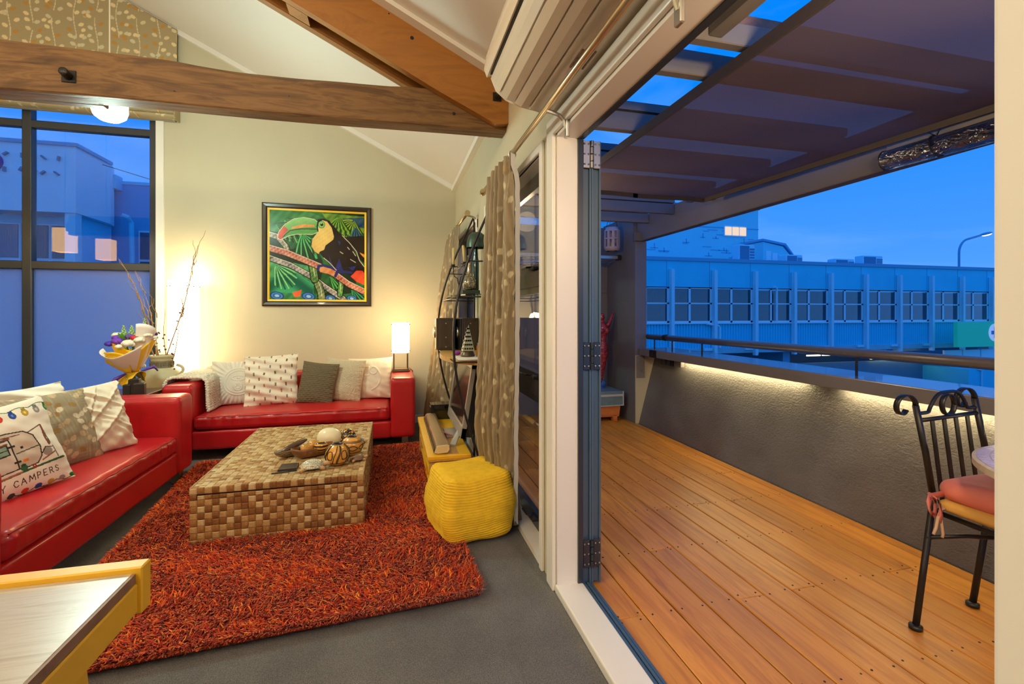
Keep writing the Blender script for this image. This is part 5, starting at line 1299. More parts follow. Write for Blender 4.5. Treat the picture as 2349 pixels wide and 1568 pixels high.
for x, y, z, rad, mm, nm in ((-.13, -.07, 1.03, .045, 'violet', 'iris_bloom'), (-.07, -.09, 1.05, .05, 'purple', 'purple_bloom'), (-.10, -.04, 1.08, .04, 'purple', 'purple_bloom'), (.0, -.06, 1.09, .04, 'purple', 'purple_bloom'), (.01, -.10, 1.03, .055, 'petalw', 'white_rose'),
                             (.05, -.08, 1.08, .04, 'redp', 'red_bloom'), (.08, -.09, 1.06, .045, 'petalw', 'white_bloom'), (-.05, -.11, 1.01, .035, 'petalw', 'white_bloom'), (.12, -.05, 1.10, .045, 'petalw', 'white_bloom'), (-.12, 0, 1.10, .04, 'petalw', 'white_bloom'), (.15, 0, 1.11, .03, 'violet', 'iris_bloom')):
    bloom(bx + x, by + y, z, rad, M[mm], nm)
lf = MB()
for k in range(14):
    a = r.uniform(0, 6.3); x, y, z = bx + .12 * math.cos(a), by + .09 * math.sin(a), 1.06 + r.uniform(0, .05)
    lf.ball((x, y, z), .04, 8, 5, (.28, .1, 1), Matrix.Rotation(a, 3, 'Z') @ Matrix.Rotation(.5, 3, 'Y'))
lf.build('leaves', M['stemg'], bq, True)

# ---------------------------------------------------------------- shag rug
C4 = [(.385, 2.10), (-1.31, 1.975), (-1.545, 4.42), (.245, 4.56)]
rug = thing('shag_rug', 'large orange and red shag rug under the woven chest', 'rug', (-.55, 3.2, 0))
MB().prism([(.360, 2.135), (-1.285, 2.012), (-1.515, 4.385), (.222, 4.525)], 'z', .001, .014).build('backing', mat('rug_backing', (.22, .035, .006), .9), rug)
ns = 125000; U = rng.uniform(0, 1, ns); V = rng.uniform(0, 1, ns); ne = 9000
k = rng.integers(0, 4, ne); tt = rng.uniform(0, 1, ne); U[:ne] = np.where(k == 0, 0, np.where(k == 1, 1, tt)); V[:ne] = np.where(k == 2, 0, np.where(k == 3, 1, tt))
c0, c1, c2, c3 = [np.array(c) for c in C4]
B = ((1 - U) * (1 - V))[:, None] * c0 + (U * (1 - V))[:, None] * c1 + (U * V)[:, None] * c2 + ((1 - U) * V)[:, None] * c3
Pq = np.stack([B[:, 0], B[:, 1]], -1)
# leave out the strands buried under the chest
keep = ~((B[:, 0] > -1.03) & (B[:, 0] < -.2) & (B[:, 1] > 2.95) & (B[:, 1] < 4.22)); B = B[keep]; Pq = Pq[keep]; ns = len(B)
ang = 2.6 * vnoise(Pq, 3.0, 17) + 2.2 * vnoise(Pq, 11, 18) + rng.normal(0, .9, ns) - 1.2
edir = np.array([-.05, PI, -PI / 2, PI / 2])[k] + rng.normal(0, .7, ne); ea = np.zeros(len(keep)); ea[:ne] = edir; em = np.zeros(len(keep), bool); em[:ne] = True
ang = np.where(em[keep], ea[keep], ang)
ln = rng.uniform(.038, .070, ns); wd = rng.uniform(.0022, .0042, ns); rise = rng.uniform(.022, .052, ns); curl = rng.normal(0, .7, ns)
segs = 4; V4 = np.zeros((ns, segs + 1, 2, 3), np.float32)
px, py, pz = B[:, 0].copy(), B[:, 1].copy(), np.full(ns, .012); aa = ang.copy()
for i in range(segs + 1):
    t = i / segs; w_ = wd * (1 - .75 * t ** 2); sxn, syn = -np.sin(aa), np.cos(aa)
    V4[:, i, 0] = np.stack([px + sxn * w_, py + syn * w_, pz], -1); V4[:, i, 1] = np.stack([px - sxn * w_, py - syn * w_, pz + .001], -1)
    px = px + np.cos(aa) * ln / segs * (.35 + .8 * t); py = py + np.sin(aa) * ln / segs * (.35 + .8 * t); pz = pz + rise / segs * (1.75 - 2.1 * t); aa = aa + curl / segs * 1.6
nv_ = (segs + 1) * 2; vv = V4.reshape(-1, 3) - np.array(rug.location, np.float32)
q = np.array([[2 * i, 2 * i + 1, 2 * i + 3, 2 * i + 2] for i in range(segs)]); F = (np.arange(ns)[:, None, None] * nv_ + q[None]).reshape(-1, 4)
me = bpy.data.meshes.new('pile'); me.vertices.add(len(vv)); me.vertices.foreach_set('co', vv.ravel()); nf = len(F)
me.loops.add(nf * 4); me.loops.foreach_set('vertex_index', F.ravel().astype(np.int32)); me.polygons.add(nf); me.polygons.foreach_set('loop_start', np.arange(0, nf * 4, 4, dtype=np.int32))
me.update(calc_edges=True)
pal = np.array([S(196, 60, 14), S(222, 92, 24), S(160, 26, 16), S(232, 132, 44), S(128, 14, 20), S(206, 74, 20), S(180, 44, 12)])
cc = pal[rng.choice(7, ns, p=[.22, .2, .16, .12, .10, .12, .08])] * rng.uniform(.8, 1.15, ns)[:, None]
ca = me.color_attributes.new('col', 'FLOAT_COLOR', 'POINT'); c_ = np.ones((ns, nv_, 4), np.float32); c_[:, :, :3] = cc[:, None]; ca.data.foreach_set('color', c_.ravel())
me.materials.append(vcmat('rug_yarn', .85, 0, spec=.2, sheen=.2)); o = bpy.data.objects.new('pile', me); COL.objects.link(o); o.parent = rug; o['kind'] = 'stuff'

# ---------------------------------------------------------------- woven chest
ch = thing('woven_chest', 'low woven seagrass chest used as coffee table on the orange rug', 'chest', (-.61, 3.58, .02))
CX0, CX1, CY0, CY1, CZ0, CZ1 = -1.068, -.165, 2.895, 4.27, .020, .345
def weave(name, cols, nscale, rough=.6):
    m, nt, out = newmat(name); p = N(nt, 'ShaderNodeBsdfPrincipled'); L(nt, p.outputs[0], out.inputs[0])
    v = coords(nt, (1, 1, 1)); oi = nt.nodes.new('ShaderNodeObjectInfo')
    f = noise(nt, coords(nt, nscale), 9, 4, .6); L(nt, ramp(nt, f, cols), p.inputs['Base Color'])
    p.inputs['Roughness'].default_value = rough; L(nt, bumpn(nt, f, .6, .004), p.inputs['Normal']); return m
WC = [[(.3, S(150, 112, 64)), (.6, S(190, 156, 104)), (.8, S(206, 178, 128))], [(.3, S(96, 58, 22)), (.6, S(140, 92, 44)), (.8, S(110, 68, 30))], [(.3, S(176, 146, 96)), (.6, S(206, 184, 138)), (.8, S(188, 156, 108))], [(.3, S(120, 82, 38)), (.6, S(164, 118, 62)), (.8, S(140, 98, 50))]]
WM = {}
for i, c in enumerate(WC):
    WM['h', i] = weave('seagrass_h%d' % i, c, (3, 40, 40)); WM['v', i] = weave('seagrass_v%d' % i, c, (40, 40, 3)); WM['d', i] = weave('seagrass_d%d' % i, c, (40, 3, 40))
core = mat('seagrass_gap', (.06, .035, .012), .9)
body = MB().box((CX0 + .008, CY0 + .008, CZ0), (CX1 - .008, CY1 - .008, CZ1 - .068)).box((CX0 + .02, CY0 + .014, CZ0 + .2), (CX1 - .02, CY1 - .02, CZ1 - .01)).build('body_core', core, ch)
lid = MB().box((CX0 + .006, CY0 + .006, CZ1 - .03), (CX1 - .006, CY1 - .006, CZ1 - .006)).build('lid_core', core, ch)
# one tile: a strand bulging over its neighbour; local x = along strand, y = across, z = out
def tile_mesh(seed):
    r = np.random.default_rng(seed); v = []; f = []
    ts = [-.5, -.36, 0, .36, .5]; hs = [-.35, .55, 1, .6, -.35]
    for t, h in zip(ts, hs):
        j = r.uniform(-.12, .12)
        v += [(t, -.47, h * .55 - .25), (t, -.30 + j * .3, h), (t, .30 + j * .3, h * (1 + j)), (t, .47, h * .55 - .25)]
    for i in range(4):
        for k in range(3): a = i * 4 + k; f.append((a, a + 1, a + 5, a + 4))
    return v, f
TM = [tile_mesh(i) for i in range(6)]
TILES = []   # (origin, u axis, v axis, n axis, along u?, su, sv, palette, part?)
cw = .0362; ncol = 25; rowh = .0333
ys0 = CY0; nrow_f = 7
cells = []
for j in range(nrow_f):
    for i in range(ncol): cells.append(('front', CX0 + (i + .5) * cw, CZ0 + .004 + (j + .5) * (CZ1 - .068 - CZ0 - .004) / nrow_f, (i + j) % 2, (CZ1 - .068 - CZ0 - .004) / nrow_f))
for i in range(1, ncol - 1): cells.append(('front', CX0 + (i + .5) * cw, CZ1 - .068 + .012, (i + nrow_f) % 2, .024))
for i in range(ncol): cells.append(('lidfront', CX0 + (i + .5) * cw, CZ1 - .018, i % 2, .036))
for i in (0, ncol - 1): cells.append(('lidfront', CX0 + (i + .5) * cw, CZ1 - .052, (i + 1) % 2, .032))
ntop = 40; ch_ = (CY1 - CY0) / ntop
top = [('top', CX0 + (i + .5) * cw, CY0 + (j + .5) * ch_, (i + j) % 2, ch_) for j in range(ntop) for i in range(ncol)]
side = [('side', CY0 + (i + .5) * .0362, CZ0 + (j + .5) * .0325, (i + j) % 2, .0325) for j in range(10) for i in range(38)]
lside = [('lside', c[1], c[2], c[3], c[4]) for c in side]
meshcache = {}; npart = 0
stuff_mb = {k: MB() for k in WM}
for c in cells + top + side + lside:
    kind, a, b, par_, hh = c; r_ = rng.random()
    pi_ = int(rng.choice([0, 2, 3], p=[.45, .4, .15])) if (kind == 'top') else (int(rng.choice([1, 3], p=[.6, .4])) if par_ else int(rng.choice([0, 2, 1], p=[.6, .25, .15])))
    if kind in ('front', 'lidfront'): org = (a, CY0 + (.0 if kind == 'front' else -.004), b); u, v_, n_ = (1, 0, 0), (0, 0, 1), (0, -1, 0); su, sv = cw, hh; mk = 'v' if par_ else 'h'
    elif kind == 'top': org = (a, b, CZ1 - .003); u, v_, n_ = (1, 0, 0), (0, 1, 0), (0, 0, 1); su, sv = cw, hh; mk = 'd' if par_ else 'h'
    else:
        sx_ = 1 if kind == 'side' else -1; org = ((CX1 if sx_ > 0 else CX0) - .003 * sx_, a, b); u, v_, n_ = (0, 1, 0), (0, 0, 1), (sx_, 0, 0); su, sv = .0362, hh; mk = 'v' if par_ else 'd'
    u, v_, n_ = Vector(u), Vector(v_), Vector(n_); hgt = .0042 if kind != 'top' else .0026
    if par_: ax, ay, sx2, sy2 = v_, u, sv, su
    else: ax, ay, sx2, sy2 = u, v_, su, sv
    ti = int(rng.integers(6)); aspart = npart < 292 and kind in ('front', 'lidfront', 'top')
    if aspart:
        key = (kind, par_, round(hh, 4), ti, pi_)
        if key not in meshcache:
            vs_ = [tuple(ax * (p[0] * sx2 * 1.06) + ay * (p[1] * sy2) + n_ * (p[2] * hgt)) for p in TM[ti][0]]
            me = bpy.data.meshes.new('woven_strip'); me.from_pydata(vs_, [], TM[ti][1]); me.materials.append(WM[mk, pi_])
            bm = bmesh.new(); bm.from_mesh(me); bmesh.ops.recalc_face_normals(bm, faces=bm.faces); bm.normal_update()
            if sum(f.normal.dot(n_) for f in bm.faces) < 0: bmesh.ops.reverse_faces(bm, faces=bm.faces)
            bm.to_mesh(me); bm.free(); meshcache[key] = me
        o = bpy.data.objects.new('woven_strip', meshcache[key]); COL.objects.link(o); o.parent = ch
        o.location = Vector(org) - ch.location + n_ * rng.uniform(-.0006, .0006); npart += 1
    else:
        stuff_mb[mk, pi_].add([tuple(Vector(org) + ax * (p[0] * sx2 * 1.06) + ay * (p[1] * sy2) + n_ * (p[2] * hgt + .0004 * ti)) for p in TM[ti][0]], TM[ti][1])
big = MB(); mats_ = []
for k, (key, s_) in enumerate(stuff_mb.items()):
    if s_.v: big.cur = len(mats_); mats_.append(WM[key]); big.add(s_.v, s_.f)
o = big.build('weave', mats_, ch); o['kind'] = 'stuff'
ed = MB()
for x in (CX0 + .004, CX1 - .004): ed.tube([(x, y, CZ1 - .002 + .001 * math.sin(60 * y)) for y in np.linspace(CY0, CY1, 60)], .006, 6)
ed.build('lid_edge_roll', WM['d', 0], ch, True)
hd = MB()
for x, y, w_ in ((-.69, 4.235, .07), (-.37, 3.995, .035)): hd.box((x - w_, y - .012, CZ1), (x + w_, y + .010, CZ1 + .0028))
hd.build('dark_patches', mat('worn_dark_strip', (.10, .08, .06), .7), ch)

# ---------------------------------------------------------------- ornaments on the chest
ZT = CZ1 + .003
def ringed(name, c1, c2, kind='rings', scale=1.0):
    m, nt, out = newmat(name); p = N(nt, 'ShaderNodeBsdfPrincipled'); L(nt, p.outputs[0], out.inputs[0]); p.inputs['Roughness'].default_value = .25; p.inputs['Coat Weight'].default_value = .3
    v = coords(nt, (1, 1, 1))
    if kind == 'rings':
        w_ = N(nt, 'ShaderNodeTexWave', wave_type='RINGS', rings_direction='X'); w_.inputs['Scale'].default_value = 60 * scale; w_.inputs['Distortion'].default_value = .6; f = w_.outputs['Fac']
    elif kind == 'bands':
        w_ = N(nt, 'ShaderNodeTexWave', wave_type='BANDS', bands_direction='Z'); w_.inputs['Scale'].default_value = 12 * scale; w_.inputs['Distortion'].default_value = 2.0; w_.inputs['Detail Scale'].default_value = 1; f = w_.outputs['Fac']
    else:
        w_ = N(nt, 'ShaderNodeTexVoronoi', feature='DISTANCE_TO_EDGE'); w_.inputs['Scale'].default_value = 42 * scale; f = w_.outputs['Distance']
    L(nt, v, w_.inputs['Vector'])
    a, b = (.42, .5) if kind != 'cells' else (.10, .16)
    L(nt, ramp(nt, f, [(a, c1), (b, c2)]), p.inputs['Base Color']); return m
ochre = S(214, 154, 66); ink = S(24, 20, 16)
def boat(label, c, a, L_, W_, H_, mo, mi_, name, tilt=0):
    q = thing(name, label, 'bowl', (c[0], c[1], ZT)); n = 30; ct, st = math.cos(a), math.sin(a)
    def shell(inset, z0):
        P = np.zeros((10, n, 3))
        for j in range(10):
            s = j / 9
            for i in range(n):
                th = 2 * PI * i / n; pw = abs(math.cos(th)) ** .8 * math.copysign(1, math.cos(th)); px_ = (L_ / 2 - inset) * pw * (.40 + .6 * math.sin(s * PI / 2)); py_ = (W_ / 2 - inset) * math.sin(th) * (.25 + .75 * math.sin(s * PI / 2))
                z = z0 + (H_ - z0) * (1 - math.cos(s * PI / 2)) + s ** 2 * .35 * H_ * abs(pw) ** 3 * .5
                P[j, i] = (c[0] + px_ * ct - py_ * st, c[1] + px_ * st + py_ * ct, ZT + z)
        return P
    A, B2 = shell(0, 0), shell(.006, .007)
    def wrapg(P): return np.concatenate([P, P[:, :1]], 1)
    mb = MB().grid(wrapg(A)); mb.add([tuple(p) for p in A[0]], [tuple(range(n))]); mb.grid(np.stack([wrapg(A)[-1], wrapg(B2)[-1]]))
    mb.build('shell', mo, q, True, weld=True)
    m2_ = MB().grid(wrapg(B2)); m2_.add([tuple(p) for p in B2[0]], [tuple(range(n))]); m2_.build('inside', mi_, q, True, weld=True)
    return q
boat('carved brown wooden boat bowl holding patterned eggs on the chest', (-.515, 3.335), R(28), .27, .115, .062, M['brownwood'], M['brownwood'], 'wooden_bowl')
bp = boat('long striped shell dish with dark lid piece, left of the wooden egg bowl', (-.625, 3.40), R(40), .30, .085, .045, ringed('striped_rim', (.42, .28, .12), ink, 'bands', 4), mat('pearl_inside', (.62, .66, .60), .2, .2), 'shell_dish')
md = thing('dark_wood_dish', 'dark polished leaf shaped piece resting across the striped shell dish', 'ornament', (-.60, 3.43, ZT + .05))
MB().ball((-.635, 3.395, ZT + .062), .095, 20, 10, (1.0, .26, .17), Matrix.Rotation(R(40), 3, 'Z') @ Matrix.Rotation(R(-14), 3, 'Y')).build('leaf_shape', M['darkwood'], md, True)
MB().tube([(-.69, 3.34, ZT + .062), (-.63, 3.395, ZT + .086), (-.58, 3.445, ZT + .098)], .002, 6).build('carved_rib', M['black'], md)
def egg(label, c, rr, mm, rot, name='patterned_egg', dot=None, group=None):
    q = thing(name, label, 'egg', (c[0], c[1], c[2] - rr), group)
    n, m_ = 32, 20; v = []; f = []; Rm = Matrix.Rotation(rot[2], 3, 'Z') @ Matrix.Rotation(rot[1], 3, 'Y')
    for i in range(m_ + 1):
        th = PI * i / m_; k = 1.24 + .10 * math.cos(th)
        for j in range(n): v.append(Rm @ Vector((rr * math.cos(th) * k, rr * math.sin(th) * math.cos(2 * PI * j / n), rr * math.sin(th) * math.sin(2 * PI * j / n))) + Vector(c))
    for i in range(m_):
        for j in range(n): f.append((i * n + j, (i + 1) * n + j, (i + 1) * n + (j + 1) % n, i * n + (j + 1) % n))
    MB().add(v, f).build('shell', mm, q, True, weld=True, at=None)
    if dot:
        d = Rm @ Vector((-1, 0, 0)); MB().ball(Vector(c) + d * rr * 1.13, rr * .30, 12, 8, (.25, 1, 1), Rm).build('dark_end', mat('ink_dot', ink, .4), q, True)
    return q
egg('large plain cream ostrich egg at the back of the chest ornaments', (-.432, 3.50, ZT + .074), .070, mat('ostrich_shell', S(232, 220, 186), .28, coat=.3), (0, 0, R(-14)), 'ostrich_egg')
egg('ochre egg with fine rings and black end in the wooden bowl', (-.548, 3.30, ZT + .058), .036, ringed('ringed_egg_glaze', ochre, S(160, 106, 40), 'rings', 1.6), (0, R(12), R(30)), 'patterned_egg', True)
egg('ochre dotted egg at the back of the wooden bowl', (-.512, 3.375, ZT + .062), .034, ringed('dotted_egg_glaze', ochre, S(176, 116, 44), 'rings', 2), (0, 0, R(40)))
egg('black and orange striped egg at the right of the wooden bowl', (-.463, 3.325, ZT + .062), .036, ringed('striped_egg_glaze', ink, ochre, 'bands', 1.25), (0, 0, R(10)))
egg('brown topped egg with spotted base behind the rear gourd vase', (-.305, 3.50, ZT + .068), .056, ringed('spotted_egg_glaze', ink, ochre, 'cells', 1), (0, R(70), 0))
def gourd(label, c, rr, motif, seed):
    q = thing('gourd_vase', label, 'vase', (c[0], c[1], ZT), 'ochre gourd vases on the chest')
    prof = [(.30, 0), (.55, .06), (.86, .34), (1.0, .80), (.93, 1.22), (.72, 1.54), (.46, 1.72), (.40, 1.76), (.42, 1.80), (.36, 1.80), (.30, 1.72)]
    MB().lathe([(r_ * rr, z * rr) for r_, z in prof[:7]], (c[0], c[1], ZT), 40, False).build('body', mat('ochre_gourd_%d' % seed, ochre, .25, var=.08, vscale=30, coat=.3), q, True)
    MB().lathe([(r_ * rr, z * rr) for r_, z in prof[6:]], (c[0], c[1], ZT), 30, False).build('dark_rim', mat('dark_gourd_rim_%d' % seed, (.05, .045, .045), .3), q, True)
    pf = np.array(prof[:7]) * rr
    def on(a, z, o=.0016):
        r_ = np.interp(z, pf[:, 1], pf[:, 0]) + o; return (c[0] + r_ * math.cos(a), c[1] + r_ * math.sin(a), ZT + z)
    lines = MB(); fills = MB()
    def leaf(a0, z0, da, dz, tilt):
        pts = []
        for t in np.linspace(0, 2 * PI, 25): u = math.cos(t); w_ = math.sin(t) * (1 - u * u) ** .5 * .9; pts.append((a0 + da * (u * math.cos(tilt) - w_ * math.sin(tilt)), z0 + dz * (u * math.sin(tilt) + w_ * math.cos(tilt))))
        lines.tube([on(a, z) for a, z in pts], .0022, 5, closed=False)
        n = 12; P = np.zeros((2, n, 3))
        for i in range(n): P[0, i] = on(*pts[i], .0008); P[1, i] = on(*pts[24 - i], .0008)
        fills.grid(P)
    if motif == 0:
        for k in range(5):
            a = -PI / 2 - .55 + k * 2 * PI / 5; leaf(a, rr * .95, .30, rr * .42, .9)
            for off in (-.42, -.52, .42): lines.tube([on(a + off + .25 * math.sin((z / rr - .9) * 1.6), z) for z in np.linspace(rr * .25, rr * 1.68, 16)], .0022, 5)
        lines.tube([on(a, rr * .30) for a in np.linspace(0, 2 * PI, 40)], .002, 5)
    else:
        for k in range(6): leaf(-PI / 2 - .9 + k * 2 * PI / 6, rr * .82, .48, rr * .24, 0)
        for z in (1.32, 1.42, .40): lines.tube([on(a, rr * z) for a in np.linspace(0, 2 * PI, 40)], .002, 5)
    lines.build('ink_lines', mat('ink_line_%d' % seed, ink, .4), q, True); fills.build('brown_motifs', mat('brown_motif_%d' % seed, S(112, 76, 44), .35), q, True)
gourd('front ochre gourd vase with leaf and diamond motifs on the chest', (-.335, 3.115), .074, 0, 1)
gourd('rear ochre gourd vase with a band of brown leaves at the chest edge', (-.262, 3.30), .070, 1, 2)
def turtle(label, c, a, s, ms, mbd):
    q = thing('turtle_figure', label, 'figurine', (c[0], c[1], ZT), 'small turtles on the chest'); Rm = Matrix.Rotation(a, 3, 'Z')
    P = lambda x, y, z: tuple(Rm @ Vector((x * s, y * s, z * s)) + Vector((c[0], c[1], ZT)))
    b = MB(); n = 28; prof = [(.062, .016), (.060, .026), (.050, .042), (.032, .055), (.012, .061), (.001, .062)]
    v = []; f = []
    for r_, z in prof:
        for k in range(n): v.append(P(r_ * 1.12 * math.cos(2 * PI * k / n), r_ * .86 * math.sin(2 * PI * k / n), z))
    for i in range(len(prof) - 1):
        for k in range(n): f.append((i * n + k, i * n + (k + 1) % n, (i + 1) * n + (k + 1) % n, (i + 1) * n + k))
    b.add(v, f).build('carapace', ms, q, True)
    w_ = MB()
    for k in range(4):
        al = (.7, 2.5, 3.8, 5.6)[k]; ex = .088; w_.tube([P(.045 * math.cos(al), .035 * math.sin(al), .016), P(ex * math.cos(al), ex * .8 * math.sin(al), .009)], [.016 * s, .011 * s], 8)
    w_.build('flippers', mbd, q, True)
    MB().ball(P(.084, 0, .028), .019 * s, 12, 8, (1.25, .85, .8), Rm).tube([P(.05, 0, .02), P(.08, 0, .027)], [.014 * s, .014 * s], 10).build('head', mbd, q, True)
m, nt, out = newmat('pearl_shell_tiles'); p = N(nt, 'ShaderNodeBsdfPrincipled'); L(nt, p.outputs[0], out.inputs[0]); v = coords(nt)
vo = N(nt, 'ShaderNodeTexVoronoi', feature='DISTANCE_TO_EDGE'); vo.inputs['Scale'].default_value = 90; vo.inputs['Randomness'].default_value = .4; L(nt, v, vo.inputs['Vector'])
L(nt, ramp(nt, vo.outputs['Distance'], [(.04, S(130, 122, 96)), (.10, S(206, 206, 188))]), p.inputs['Base Color']); p.inputs['Roughness'].default_value = .2; p.inputs['Coat Weight'].default_value = .5
M['pearl'] = m; M['turt'] = mat('pale_carved_wood', S(190, 150, 104), .45)
turtle('pearl shell turtle figurine at the front edge of the chest', (-.470, 3.055), R(10), 1.0, M['pearl'], M['turt'])
turtle('small brown turtle figurine between gourd vases and chest edge', (-.215, 3.165), R(20), .62, mat('brown_turtle_shell', S(120, 92, 70), .3), M['turt'])
turtle('small grey turtle figurine at the back behind the rear gourd vase', (-.235, 3.60), R(-20), .60, mat('grey_turtle_shell', S(120, 122, 126), .3), M['turt'])
pz = thing('leather_pouch', 'flat dark brown leather pouch on the chest beside the turtle', 'pouch', (-.61, 3.11, ZT))
MB().prism([(-.665, 3.052), (-.562, 3.066), (-.567, 3.172), (-.666, 3.165)], 'z', ZT, ZT + .012).build('case', mat('dark_leather', (.045, .028, .026), .4, bump=.2, bscale=300), pz)
MB().tube([(-.662, 3.056, ZT + .013), (-.566, 3.069, ZT + .013), (-.570, 3.168, ZT + .013), (-.662, 3.161, ZT + .013), (-.662, 3.056, ZT + .013)], .001, 4).build('stitching', mat('tan_thread', (.3, .2, .12), .7), pz)
tag(MB().tube([(-.69, 3.015, ZT + .004), (-.60, 3.03, ZT + .005), (-.555, 3.036, ZT + .004)], [.004, .005, .003], 8).build('pen', M['black'], smooth=True), 'black pen lying on the chest in front of the leather pouch', 'pen')
# ---------------------------------------------------------------- yellow television stand
tv = thing('television_stand', 'low yellow television stand with honey wood legs beside the rug', 'television stand', (.42, 3.75, 0))
MB().bbox((.228, 3.14, .318), (.52, 4.38, .342), .004).build('top', M['yellowstand'], tv)
MB().box((.228, 3.135, .308), (.52, 4.385, .319)).build('top_moulding', M['honey'], tv)
for x in (.242, .47):
    for y in (3.165, 4.31): MB().bbox((x, y, 0), (x + .045, y + .045, .31), .003, 1).build('leg', M['honey'], tv)
MB().bbox((.255, 3.20, .05), (.51, 4.32, .07), .003, 1).build('lower_shelf', M['yellowstand'], tv)
MB().bbox((.246, 3.21, .19), (.51, 4.31, .205), .003, 1).build('middle_shelf', M['yellowstand'], tv)
MB().bbox((.250, 3.172, .10), (.51, 3.186, .31), .003, 1).build('end_panel', M['honey'], tv)
MB().bbox((.247, 3.60, .07), (.51, 3.615, .31), .003, 1).build('divider', M['yellowstand'], tv)
MB().prism([(.36, 3.17), (.44, 3.17), (.43, 3.9), (.38, 3.9)], 'z', .342, .3435).build('exposed_wood_strip', M['honey'], tv)
sb = thing('soundbar', 'brushed bronze soundbar with cream end caps on the yellow stand', 'soundbar', (.32, 3.68, .342))
prof = [(.275, .355), (.29, .392), (.30, .398), (.36, .402), (.375, .398), (.378, .372), (.365, .352), (.30, .348)]
MB().prism(prof, 'y', 3.19, 4.22).build('body', mat('bronze_mesh', (.24, .155, .075), .38, .5, bump=.1, bscale=500), sb)
for y0 in (3.176, 4.22): MB().prism(prof, 'y', y0, y0 + .014).build('end_cap', mat('cream_plastic', (.62, .48, .26), .4), sb)
MB().box((.272, 3.19, .352), (.276, 4.22, .375)).build('front_slot', M['black'], sb)
MB().prism([(.281, .374), (.2895, .3945), (.292, .3945), (.283, .374)], 'y', 3.62, 3.79).build('badge_plate', M['brass'], sb)
MB().box((.30, 3.3, .342), (.36, 3.36, .35)).box((.30, 4.0, .342), (.36, 4.06, .35)).build('foot', M['black'], sb)
# television, leaning back, facing the left sofa
tvv = thing('television', 'silver framed television on the yellow stand, screen towards the sofas', 'television', (.50, 3.68, .342))
ta = R(9); yA, yB = 3.27, 4.10; zb_, H_ = .415, .53
def tvp(d, y, h): return (.468 + d * math.cos(ta) + h * math.sin(ta), y, zb_ + h * math.cos(ta) - d * math.sin(ta))
def slab(d0, d1, y0, y1, h0, h1): 
    b = MB(); b.add([tvp(d, y, h) for h in (h0, h1) for d, y in ((d0, y0), (d1, y0), (d1, y1), (d0, y1))], [(0, 3, 2, 1), (4, 5, 6, 7), (0, 1, 5, 4), (1, 2, 6, 5), (2, 3, 7, 6), (3, 0, 4, 7)]); return b
M['silver'] = mat('silver_plastic', (.42, .40, .37), .35, .4)
fr = MB()
for y0, y1, h0, h1 in ((yA, yA + .04, 0, H_), (yB - .04, yB, 0, H_), (yA, yB, 0, .07), (yA, yB, H_ - .035, H_)): q = slab(0, .03, y0, y1, h0, h1); fr.add(q.v, q.f)
fr.build('bezel', M['silver'], tvv)
slab(.008, .03, yA + .035, yB - .035, .065, H_ - .03).build('screen', mat('dark_screen', (.015, .010, .009), .12, spec=.8), tvv)
slab(.03, .085, yA + .01, yB - .01, .01, H_ - .01).build('rear_case', M['black'], tvv)
MB().bbox((.40, 3.57, .342), (.518, 3.83, .360), .004, 1).build('base', M['silver'], tvv)
MB().add([(.40, 3.36, .343), (.44, 3.34, .343), (.505, 3.46, .43), (.485, 3.49, .43), (.40, 3.36, .355), (.44, 3.34, .355), (.505, 3.46, .445), (.485, 3.49, .445)], [(0, 3, 2, 1), (4, 5, 6, 7), (0, 1, 5, 4), (1, 2, 6, 5), (2, 3, 7, 6), (3, 0, 4, 7)]).build('support_arm', M['silver'], tvv)
cbm = MB().tube([(.42, 3.75, .347), (.39, 3.7, .36), (.40, 3.62, .37), (.44, 3.58, .36), (.47, 3.6, .35)], .006, 8)
tag(cbm.build('signal_cable', mat('pink_cable', (.5, .10, .16), .5), smooth=True), 'small looped cable with pink plug on the yellow stand under the television', 'cable')
bx_ = thing('media_box', 'glossy black box at the far end of the yellow stand', 'media player', (.44, 4.27, .342))
MB().bbox((.335, 4.22, .342), (.515, 4.37, .475), .004).build('case', mat('gloss_black', (.012, .010, .010), .08, coat=.5), bx_)
MB().box((.331, 4.24, .36), (.3352, 4.35, .45)).build('front_panel', M['black'], bx_)

# ---------------------------------------------------------------- bowed metal shelf stand
et = thing('shelf_stand', 'bowed black metal shelf stand with wood and glass shelves by the far window', 'shelf stand', (.55, 3.6, 0))
zk = np.array([0, .25, .49, .80, 1.14, 1.45, 1.75, 1.98, 2.17]); xk = np.array([.655, .60, .505, .425, .397, .437, .53, .625, .722])
def arc(y):
    zz = np.linspace(0, 2.17, 40); co = np.polyfit(zk, xk, 4); return [(float(np.polyval(co, z)), y, float(z)) for z in zz]
for y in (3.10, 4.20):
    MB().tube(arc(y), .0085, 10).build('bowed_upright', M['blackmetal'], et, True)
    MB().tube([(.722, y, .0), (.722, y, 2.17)], .007, 8).build('rear_upright', M['blackmetal'], et, True)
for z, x in ((1.42, .437), (1.66, .505), (.98, .405)):
    MB().tube([(x, 3.10, z - .012), (x, 4.20, z - .012)], .005, 8).build('cross_rail', M['blackmetal'], et, True)
    for y in (3.10, 4.20): MB().tube([(x, y, z - .012), (.722, y, z - .012)], .005, 8).build('side_rail', M['blackmetal'], et, True)
sh = [(.722, 3.07)] + [(.722 - .36 * math.sin(a) ** .7, 3.65 - .58 * math.cos(a)) for a in np.linspace(.12, PI - .12, 22)] + [(.722, 4.24)]
MB().prism(sh, 'z', .945, .98).build('wood_shelf', M['honey'], et)
sh2 = [(.722, 3.10)] + [(.722 - .30 * math.sin(a) ** .5, 3.65 - .55 * math.cos(a)) for a in np.linspace(.12, PI - .12, 18)] + [(.722, 4.20)]
m, nt, out = newmat('green_edge_glass'); 
